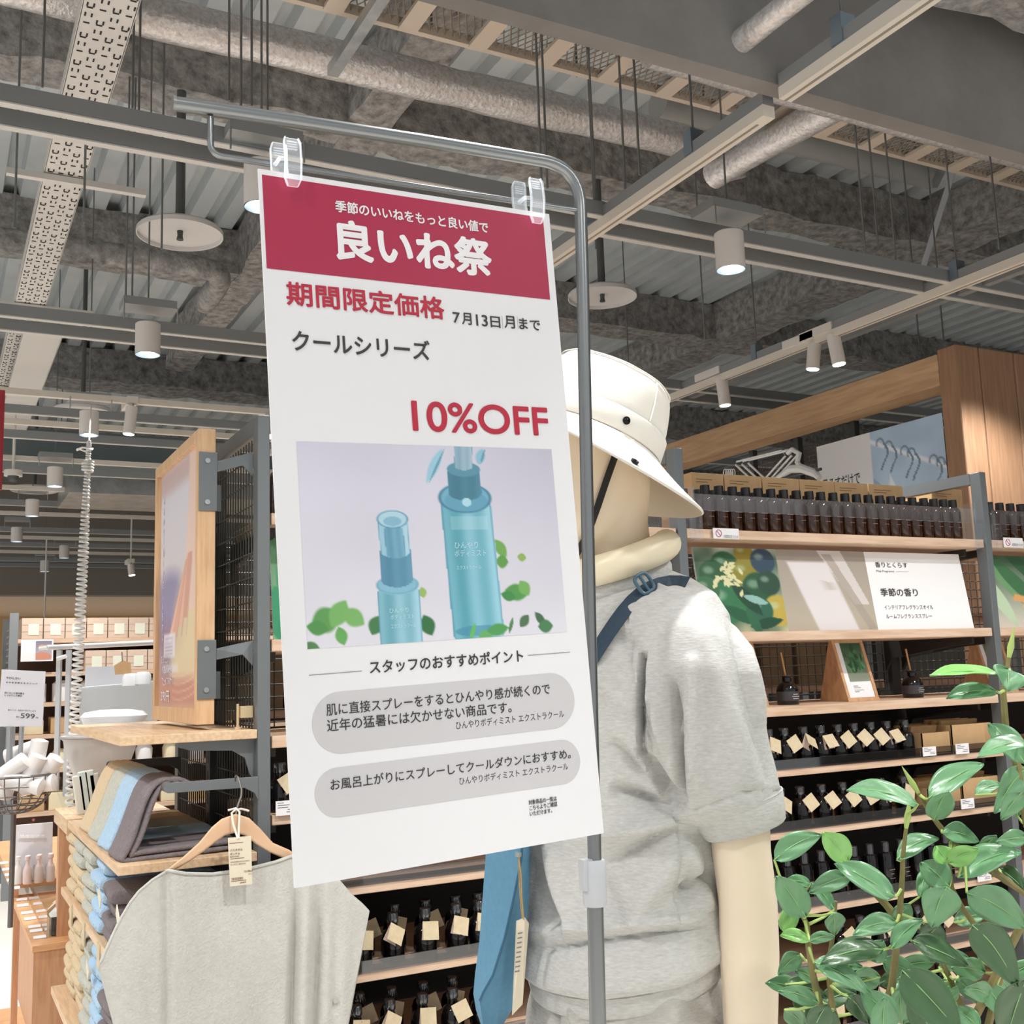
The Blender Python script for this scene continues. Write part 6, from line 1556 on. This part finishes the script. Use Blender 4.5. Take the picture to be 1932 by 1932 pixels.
MB().rings([[c_ + rv * a * math.cos(t) + qv * a * math.sin(t) + zv * z for t in np.linspace(0, 6.283, 33)[:-1]] for a, z in ((.06, -.14), (.085, -.10), (.11, -.03), (.118, .01), (.124, .015), (.124, .025), (.112, .025), (.10, -.02))]).build('shell', M('bucket_grey', '#c9c5c1', .5), bk_, smooth=True)
MB().tube([bb_, (bb_[0], bb_[1], 0)], .016, 12).lathe([(0, 0), (.12, 0), (.12, .012), (0, .012)], (bb_[0], bb_[1], 0), 20).build('pedestal', white('pedestal_white'), bk_)
MB().tube([c_ + rv * .125 * math.cos(t) + qv * .125 * math.sin(t) + zv * .02 for t in np.linspace(0, 6.283, 40)[:-1]], .005, 6, closed=True).build('rim', M('rim_grey', '#9b9794', .5), bk_)
DK = 3.9
tag(MB().obox(PD(198, 1280, DK + .3), [rv, qv, zv], (.075, .002, .045)).build('paper_sign', M('sign_pale', '#d2d4db', .5)), 'pale paper sign above the upright board', 'sign')
hs = thing('house_tag', 'brown house shaped card tag hanging above the pale sign', 'tag', PD(231, 1250, DK))
MB().slab([PD(215, 1256, DK), PD(231, 1246, DK), PD(246, 1250, DK), PD(247, 1271, DK), PD(217, 1273, DK)], qv * .003).build('card', m_kraft, hs)
MB().tube([PD(231, 1248, DK), PD(230, 1230, DK)], .002, 5).build('string', m_rod, hs)
for i, (px, py) in enumerate(((246, 1283), (270, 1280))):
    MBx = MB().lathe([(.028, -.02), (.028, .012), (.02, .022), (0, .024)], PD(px, py, DK), 14).build('white_spool', m_wplas, smooth=True)
    tag(MBx, 'white spool beside the brown house tag, %s' % ('left one', 'right one')[i], 'spool', 'white spools')
# price sign with 599
DS = 3.4
sn = thing('price_sign', 'grey-white price sign reading 599 at the left edge', 'sign', PD(40, 1370, DS))
sgq = [PD(3, 1263, DS), PD(86, 1267, DS), PD(80, 1371, DS), PD(-6, 1371, DS)]
MB().slab(sgq, qv * .003).build('card', M('sign_greywhite', '#cfcdd3', .35), sn, bevel=.001)
sf = lambda x, y: sgq[0] + (sgq[1] - sgq[0]) * x + (sgq[3] - sgq[0]) * y - qv * .0008
for body, bx in (('599', (.52, .745, .84, .83)), ('税込', (.42, .80, .50, .825)), ('円', (.87, .80, .92, .825)), ('やわらかい', (.12, .12, .45, .165)), ('そのまま使えるスリッパ', (.12, .205, .84, .235)), ('足になじむ室内履き\nしっかりした厚み', (.11, .385, .56, .46)), ('各サイズ・各色そろえています', (.22, .685, .86, .71))):
    text(body, sf, bx, m_ink, '', sn, .008).build('lettering', m_ink, sn)
MB().tube([PD(19, 1371, DS), PD(17, 1450, DS)], .009, 8).build('stem', M('stem_grey', '#9a9c9f', .4, .3), sn)
MB().tube([PD(41, 1371, DS), PD(37, 1450, DS)], .007, 8).build('stem', M('stem_grey', '#9a9c9f', .4, .3), sn)
# wire basket of white bundles
wb = thing('wire_basket', 'round wire basket stand filled with white bundles at the left edge', 'basket', PD(30, 1530, DS))
wc = PD(28, 1462, DS); m_wire = M('wire_dark', '#6c6664', .4, .5)
mm = MB()
for k in range(7):
    ph = k / 6 * math.pi / 2; r_ = .118 * math.cos(ph * .92); z_ = -.115 * math.sin(ph)
    mm.tube([wc + rv * r_ * math.cos(t) + qv * r_ * math.sin(t) + zv * z_ for t in np.linspace(0, 6.283, 33)[:-1]], .0022 if k else .004, 5, closed=True)
for k in range(18):
    t = k / 18 * 2 * math.pi
    mm.tube([wc + (rv * math.cos(t) + qv * math.sin(t)) * .118 * math.cos(p * .92) - zv * .115 * math.sin(p) for p in np.linspace(0, math.pi / 2, 9)], .0018, 5)
mm.build('wire_bowl', m_wire, wb)
MB().tube([wc - zv * .112, wc - zv * .45], .008, 8).build('stem', m_wire, wb)
m_bund = M('bundle_white', '#e7e3e1', .35)
random.seed(8)
for i, (px, py, dd, ang, ln) in enumerate(((22, 1452, -.05, .6, .055), (70, 1425, 0, 1.4, .05), (60, 1452, -.03, 1.1, .05), (45, 1478, -.06, -.25, .06), (88, 1455, .0, .9, .055), (15, 1478, 0, 1.2, .05), (72, 1480, -.02, .1, .055), (40, 1420, .05, .3, .05))):
    c_ = PD(px, py, DS + dd); a = rv * math.cos(ang) + zv * math.sin(ang)
    t_ = tag(MB().tube([c_ - a * ln, c_ - a * ln * .9, c_ + a * ln * .9, c_ + a * ln], [.012, .026, .026, .012], 14).build('rolled_slipper', m_bund, smooth=True), 'white wrapped roll in the wire basket, %s' % ('on the left rim', 'topmost', 'just under the topmost', 'lying across the front', 'on the right rim', 'low on the left', 'low on the right', 'at the back')[i], 'roll', 'white rolls in the wire basket')
# stepped wooden counter
m_ctr = M('counter_wood', '#dfae80', .45, noise=(3, '#d09a69', .3), kind='wood', stretch=(.8, 6, 6))
m_ctrf = M('counter_panel', '#d3a27c', .5, noise=(3, '#c6926a', .3), kind='wood', stretch=(6, 6, .6))
z2 = .78
A = P(61, 1785, 2, z2); Bk = P(19, 1695, 2, z2)
ct = thing('stepped_counter', 'orange wood stepped counter at the left edge', 'counter', (A[0], A[1], 0))
xr = A[0] + .55
MB().box((A[0], A[1], z2 - .018), (xr, Bk[1] + .05, z2)).build('lower_top', m_ctr, ct, bevel=.001)
MB().box((A[0] + .004, A[1] + .006, 0), (xr, A[1] + .024, z2 - .018)).build('front_panel', m_ctrf, ct)
z1_ = z2 + .03
MB().box((A[0] - .0, Bk[1], z1_), (xr, Bk[1] + 1.2, z1_ + .02)).build('upper_top', m_ctr, ct, bevel=.001)
MB().box((A[0] + .005, Bk[1] + .002, z2), (A[0] + .02, Bk[1] + 1.2, z1_)).build('riser', m_ctrf, ct)
MB().box((A[0] + .005, Bk[1] - .02, .3), (A[0] + .025, Bk[1] + .02, z2 - .018)).build('leg_board', m_ctrf, ct)
MB().box((A[0] + .10, A[1] + .1, .2), (A[0] + .11, Bk[1] + 1.0, .55)).build('inner_board', m_ctrf, ct)
MB().box((A[0] - .03, A[1] + .05, .10), (xr, Bk[1] + 1.2, .12)).build('plinth_shelf', m_ctr, ct)
t2 = lambda px, py, z: P(px, py, 2, z)
for i, (px, py) in enumerate(((41, 1697), (43, 1708), (51, 1722), (57, 1733), (65, 1748), (68, 1756), (75, 1768))):
    c_ = t2(px, py, z2 + .004)
    tag(MB().obox(c_, [(1, 0, 0), (0, .95, .3), (0, -.3, .95)], (.017, .008, .0012)).build('price_ticket', m_white), 'small white price card on the lower counter step, %s from the back' % nth(i), 'price tag', 'price cards on the lower counter step')
zz1 = z1_ + .02
for i, (px, py) in enumerate(((8, 1628), (12, 1640), (17, 1650), (21, 1660), (25, 1667), (29, 1675))):
    c_ = t2(px, py, zz1 + .004)
    tag(MB().obox(c_, [(1, 0, 0), (0, .95, .3), (0, -.3, .95)], (.014, .009, .0012)).build('price_ticket', m_white), 'small white price card on the upper counter step, %s from the back' % nth(i), 'price tag', 'price cards on the upper counter step')
# acrylic case with black jar and kraft envelopes
ac = thing('acrylic_case', 'clear acrylic case on the lower counter step', 'case', t2(100, 1768, z2))
q0 = t2(88, 1770, z2); q1 = t2(60, 1700, z2)
mm = MB().box((q0[0], q0[1], z2), (q0[0] + .002, q1[1], z2 + .07)).box((q0[0], q0[1], z2), (q0[0] + .16, q0[1] + .002, z2 + .07)).box((q0[0] + .158, q0[1], z2), (q0[0] + .16, q1[1], z2 + .07)).box((q0[0], q1[1] - .002, z2), (q0[0] + .16, q1[1], z2 + .11)).box((q0[0], q0[1], z2), (q0[0] + .16, q1[1], z2 + .002))
mm.build('walls', m_acr, ac)
jr = thing('square_jar', 'dark square jar with white cone lid inside the acrylic case', 'jar', (q0[0] + .06, q0[1] + .04, z2))
jo = np.array((q0[0] + .012, q0[1] + .012, z2 + .002))
MB().box(jo, jo + (.055, .055, .052)).build('jar', M('jar_smoke', '#3c3f40', .15), jr, bevel=.003)
jc = jo + (.0275, .0275, 0)
MB().rings([[jc + (a * .03, b * .03, .052) for a, b in ((-1, -1), (1, -1), (1, 1), (-1, 1))], [jc + (a * .006, b * .006, .082) for a, b in ((-1, -1), (1, -1), (1, 1), (-1, 1))], [jc + (a * .006, b * .006, .09) for a, b in ((-1, -1), (1, -1), (1, 1), (-1, 1))]]).build('lid', m_wplas, jr, bevel=.001)
for i in range(4):
    c_ = np.array((q0[0] + .07 + .012 * i, q0[1] + .13 + .05 * i, z2 + .055))
    tag(MB().obox(c_, [(.8, .2, .6), (-.6, .1, .8), (-.1, 1, -.1)], (.055, .035, .004)).build('kraft_envelope', (m_kraft, m_white, m_kraft, m_white)[i]), '%s envelope standing in the acrylic case, %s from the front' % (('brown', 'white')[i % 2], nth(i)), 'envelope', 'envelopes in the acrylic case')
# bottles on a clear display on the upper step
dsp = thing('acrylic_display', 'tall clear acrylic display with bottle cards on the upper counter step', 'display', t2(70, 1670, zz1))
yb_ = t2(60, 1668, zz1)[1] + .07
da, db = P(28, 1557, 1, yb_), P(100, 1557, 1, yb_)
MB().box((da[0], yb_, zz1), (db[0], yb_ + .004, da[2])).build('back_sheet', M('display_frost', '#dedce0', .3), dsp, bevel=.002)
MB().tube([P(63, 1547, 1, yb_ - .002), P(63, 1547, 1, yb_ - .004)], .005, 12).build('red_dot', M('dot_red', '#a5535a', .5), dsp)
for k in range(5):
    p = P(42 + k * 9.5, 1578, 1, yb_ - .012)
    MB().box(p - (.0065, 0, .004), p + (.0065, .004, .004)).build('white_card', m_wplas, dsp)
for i, px in enumerate((35, 46, 55, 68, 79, 92, 102)):
    b0_ = P(px, 1672 - (i % 2) * 14, 2, zz1); b0_ = np.array((b0_[0], yb_ - .035 - .02 * (i % 2), zz1))
    sc = (.8, .6, 1, .7, 1, .8, .75)[i]
    tag(MB().lathe([(0, 0), (.013, 0), (.0145, .004), (.0145, .045), (.010, .058), (.006, .064), (.006, .078), (.009, .08), (.009, .092), (0, .094)], b0_ , 14).build('pump_bottle', (m_bund, M('pink_plastic', '#d9c3bd', .4))[i % 2], smooth=True), '%s small bottle on the upper counter step, %s from the left' % (('white', 'pinkish')[i % 2], nth(i)), 'bottle', 'small bottles before the clear display')
# packaged brushes standing by the towels, and two tilted ticket stands
for i, (px, py, col) in enumerate(((150, 1500, '#dcdcd0'), (160, 1492, '#cfd9d4'), (172, 1490, '#d7dfd8'), (181, 1496, '#d4d0c8'))):
    c_ = P(px, py, 1, 3.42)
    tag(MB().obox(c_, [(1, 0, .15), (0, 1, 0), (-.15, 0, 1)], (.014, .006, .055)).build('brush_pack', M('pack_%d' % i, col, .25, coat=.6), bevel=.004), 'clear wrapped brush pack behind the draped towels, %s from the left' % nth(i), 'pack', 'brush packs by the towels')
for i, (px, py) in enumerate(((117, 1497), (130, 1512))):
    c_ = P(px, py, 1, 3.5)
    tag(MB().obox(c_, [(.9, 0, .3), (0, 1, 0), (-.3, 0, .95)], (.011, .003, .045)).build('ticket_stand', m_acr), 'leaning clear ticket stand at the far end of the towel shelf, %s one' % ('left', 'right')[i], 'ticket stand', 'clear ticket stands')
wc_ = thing('side_counter', 'wooden counter end behind the draped towels', 'counter', (XA, 3.3, 1.12))
MB().box((XA, 3.32, 1.10), (XC, 3.66, 1.14)).build('top', m_end, wc_, bevel=.001)
MB().box((XA + .01, 3.60, .3), (XC, 3.65, 1.10)).build('panel', m_ctrf, wc_)
# red edge strip at far left
tag(MB().box(P(-6, 735, 1, 4.4), P(3, 925, 1, 4.42)).build('red_banner', M('banner_red', '#9a2430', .6)), 'narrow red banner edge at the left border of the picture', 'banner')
# ================================================================= rubber plant at the right front
PDp = 1.36
pl_ = thing('rubber_plant', 'leafy green rubber plant in front of the shelves at right', 'plant', (PD(1740, 1932, PDp)[0], PD(1740, 1932, PDp)[1], 0))
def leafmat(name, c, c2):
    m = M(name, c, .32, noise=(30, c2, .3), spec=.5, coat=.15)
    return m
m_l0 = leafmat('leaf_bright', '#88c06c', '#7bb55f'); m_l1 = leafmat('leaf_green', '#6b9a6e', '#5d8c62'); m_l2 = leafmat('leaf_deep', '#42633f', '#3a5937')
m_rib = M('leaf_rib', '#8cb878', .5); m_stem = M('plant_stem', '#8a7a4c', .6, noise=(30, '#6b6a3c')); m_bud = M('plant_bud', '#a9bf6e', .5)
# base, tip, width (image), tone, depth offset
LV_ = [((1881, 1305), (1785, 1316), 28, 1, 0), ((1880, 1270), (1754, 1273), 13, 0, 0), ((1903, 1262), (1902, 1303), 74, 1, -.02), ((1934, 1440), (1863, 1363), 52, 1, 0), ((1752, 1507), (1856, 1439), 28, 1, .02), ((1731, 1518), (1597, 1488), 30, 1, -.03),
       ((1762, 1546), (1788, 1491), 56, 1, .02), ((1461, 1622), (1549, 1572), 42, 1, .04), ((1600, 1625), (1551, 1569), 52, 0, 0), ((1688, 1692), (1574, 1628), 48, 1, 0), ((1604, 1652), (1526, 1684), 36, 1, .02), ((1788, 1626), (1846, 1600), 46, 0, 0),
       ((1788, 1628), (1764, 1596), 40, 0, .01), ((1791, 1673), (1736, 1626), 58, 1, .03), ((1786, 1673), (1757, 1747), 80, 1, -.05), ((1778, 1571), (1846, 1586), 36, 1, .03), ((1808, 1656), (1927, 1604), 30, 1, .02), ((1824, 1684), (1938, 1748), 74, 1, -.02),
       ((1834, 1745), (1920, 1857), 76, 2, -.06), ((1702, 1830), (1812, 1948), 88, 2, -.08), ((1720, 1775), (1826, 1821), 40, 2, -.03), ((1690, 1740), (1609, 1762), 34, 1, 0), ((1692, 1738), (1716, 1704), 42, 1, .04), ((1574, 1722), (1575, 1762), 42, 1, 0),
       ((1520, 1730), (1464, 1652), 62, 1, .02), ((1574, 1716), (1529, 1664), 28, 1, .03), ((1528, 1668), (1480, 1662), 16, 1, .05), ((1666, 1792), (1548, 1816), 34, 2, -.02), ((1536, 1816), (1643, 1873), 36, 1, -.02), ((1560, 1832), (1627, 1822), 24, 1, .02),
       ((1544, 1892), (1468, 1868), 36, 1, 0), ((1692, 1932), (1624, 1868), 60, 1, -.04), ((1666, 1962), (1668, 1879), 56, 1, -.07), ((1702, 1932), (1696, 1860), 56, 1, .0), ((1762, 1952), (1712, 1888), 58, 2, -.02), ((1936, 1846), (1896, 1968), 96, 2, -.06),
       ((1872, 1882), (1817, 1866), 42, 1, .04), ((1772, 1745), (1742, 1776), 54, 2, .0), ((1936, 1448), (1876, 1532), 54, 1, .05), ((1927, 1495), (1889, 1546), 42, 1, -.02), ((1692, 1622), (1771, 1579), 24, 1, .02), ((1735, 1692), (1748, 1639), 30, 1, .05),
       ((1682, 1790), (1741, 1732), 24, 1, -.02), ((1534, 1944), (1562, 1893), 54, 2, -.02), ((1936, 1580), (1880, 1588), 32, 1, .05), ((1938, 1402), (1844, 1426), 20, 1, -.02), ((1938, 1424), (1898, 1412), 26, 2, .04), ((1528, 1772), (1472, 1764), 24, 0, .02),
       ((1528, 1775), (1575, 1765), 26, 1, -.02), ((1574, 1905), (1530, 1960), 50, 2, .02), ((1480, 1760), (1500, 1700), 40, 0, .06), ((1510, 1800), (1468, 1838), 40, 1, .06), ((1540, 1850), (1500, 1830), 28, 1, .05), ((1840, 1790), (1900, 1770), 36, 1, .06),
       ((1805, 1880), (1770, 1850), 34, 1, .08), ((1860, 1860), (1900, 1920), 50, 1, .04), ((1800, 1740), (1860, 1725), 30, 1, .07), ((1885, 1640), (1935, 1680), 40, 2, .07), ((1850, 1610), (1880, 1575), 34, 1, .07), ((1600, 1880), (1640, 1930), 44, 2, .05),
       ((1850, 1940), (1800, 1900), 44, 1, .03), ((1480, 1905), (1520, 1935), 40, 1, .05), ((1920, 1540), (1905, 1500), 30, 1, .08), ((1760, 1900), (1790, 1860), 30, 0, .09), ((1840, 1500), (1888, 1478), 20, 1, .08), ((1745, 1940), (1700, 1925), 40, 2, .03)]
rnd = random.Random(21)
Rr, Dn, Fw = RM[:, 0], RM[:, 1], RM[:, 2]
stems = [[(1683, 1860), (1690, 1800), (1696, 1740), (1702, 1660), (1704, 1610), (1713, 1535)], [(1546, 1895), (1532, 1830), (1524, 1775), (1523, 1745), (1500, 1700), (1482, 1680)], [(1950, 1700), (1890, 1655), (1848, 1630), (1800, 1592), (1770, 1555), (1752, 1530), (1735, 1500), (1719, 1474)],
         [(1940, 1560), (1918, 1440), (1898, 1380), (1893, 1310), (1898, 1275), (1908, 1215)], [(1890, 1830), (1850, 1760), (1815, 1712), (1796, 1675), (1789, 1620)], [(1700, 1742), (1670, 1705), (1625, 1660), (1600, 1626)], [(1840, 1990), (1815, 1900), (1790, 1840), (1760, 1780), (1735, 1750)], [(1600, 1990), (1570, 1900), (1562, 1830), (1572, 1760), (1577, 1700)]]
root = PD(1730, 2250, PDp + .05)
S3 = [[PD(x, y, PDp + .02 + .01 * k) for x, y in s_] for k, s_ in enumerate(stems)]
smb = MB()
for s_, k in zip(S3, range(8)):
    n = len(s_); base_ = [root + (s_[0] - root) * .5 + rv * .02 * (k - 3)] if k in (0, 1, 2, 4, 6, 7) else []
    pts = ([root] + base_ if base_ else []) + s_
    smb.tube(pts, [.0050 * (1 - .75 * i / (len(pts) - 1)) + .0010 for i in range(len(pts))], 8)
smb.build('branches', m_stem, pl_, smooth=True)
bud = MB()
for s_ in S3[:4]:
    d = s_[-1] - s_[-2]; d /= np.linalg.norm(d)
    bud.tube([s_[-1] - d * .022, s_[-1] - d * .004, s_[-1] + d * .022], [.002, .0042, .0005], 8)
bud.build('leaf_buds', m_bud, pl_, smooth=True)
allst = np.array([p * (1 - t) + q * t for s_ in S3 for p, q in zip(s_[:-1], s_[1:]) for t in np.linspace(0, 1, 6)])
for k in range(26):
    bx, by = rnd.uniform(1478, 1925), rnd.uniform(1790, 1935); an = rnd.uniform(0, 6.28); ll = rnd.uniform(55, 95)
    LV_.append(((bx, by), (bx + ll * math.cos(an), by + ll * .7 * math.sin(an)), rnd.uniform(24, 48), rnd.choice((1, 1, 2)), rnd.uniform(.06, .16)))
for (b, t, w_, tone, dd) in LV_:
    d0 = PDp + dd; B3 = PD(*b, d0); ln_px = math.hypot(t[0] - b[0], t[1] - b[1])
    foresh = rnd.uniform(-.03, .03)
    T3 = PD(*t, d0 + foresh)
    L = np.linalg.norm(T3 - B3); ax = (T3 - B3) / L
    wd = np.cross(ax, Fw); wd /= np.linalg.norm(wd)
    hw = w_ / 2 * d0 / FPX
    full = max(hw, .24 * L); dep = math.sqrt(max(full ** 2 - hw ** 2, 0)) / full
    nrm = np.cross(wd, ax)
    if nrm @ Fw > 0: nrm = -nrm; 
    sgn = 1 if wd @ Dn < 0 else -1      # the upper edge tips away from us
    wdir = wd * (hw / full) + Fw * dep * sgn
    n2 = np.cross(wdir, ax); n2 *= math.copysign(1, -(n2 @ Fw))
    g = []; NL, NW = 13, 8
    bend = rnd.uniform(.02, .12) * L
    mid = []
    for i in range(NL + 1):
        s_ = i / NL
        half = full * (math.sin(math.pi * s_ ** .82) ** .72) * (1 - .15 * s_) if 0 < s_ < 1 else .0006
        c_ = B3 + ax * L * s_ + np.array((0, 0, 1)) * (bend * math.sin(math.pi * s_) - bend * .3 * s_)
        mid.append(c_)
        g.append([c_ + wdir * half * v + n2 * (abs(v) ** 1.4 * half * .22) + n2 * .0012 * math.sin(v * 5 + s_ * 9) for v in np.linspace(-1, 1, NW + 1)])
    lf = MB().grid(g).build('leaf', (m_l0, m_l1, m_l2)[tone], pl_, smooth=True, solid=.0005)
    MB().tube([m_ + n2 * .0006 for m_ in mid[:-1]], [.0009 * (1 - .7 * k / NL) for k in range(NL)], 5).build('midrib', m_rib, lf, smooth=True)
    k = np.argmin(np.linalg.norm(allst - B3, axis=1))
    if np.linalg.norm(allst[k] - B3) < .075: MB().tube([allst[k], allst[k] * .4 + B3 * .6 - np.array((0, 0, .002)), B3], [.0022, .0017, .0015], 6).build('stalk', m_bud, lf, smooth=True)
MB().lathe([(0, 0), (.12, 0), (.15, .3), (.14, .3), (.13, .27), (0, .27)], (root[0], root[1], 0), 28).build('pot', M('pot_white', '#d8d5d0', .5), pl_, smooth=True)
MB().tube([(root[0], root[1], .27), root], [.016, .010], 10).build('trunk', m_stem, pl_, smooth=True)
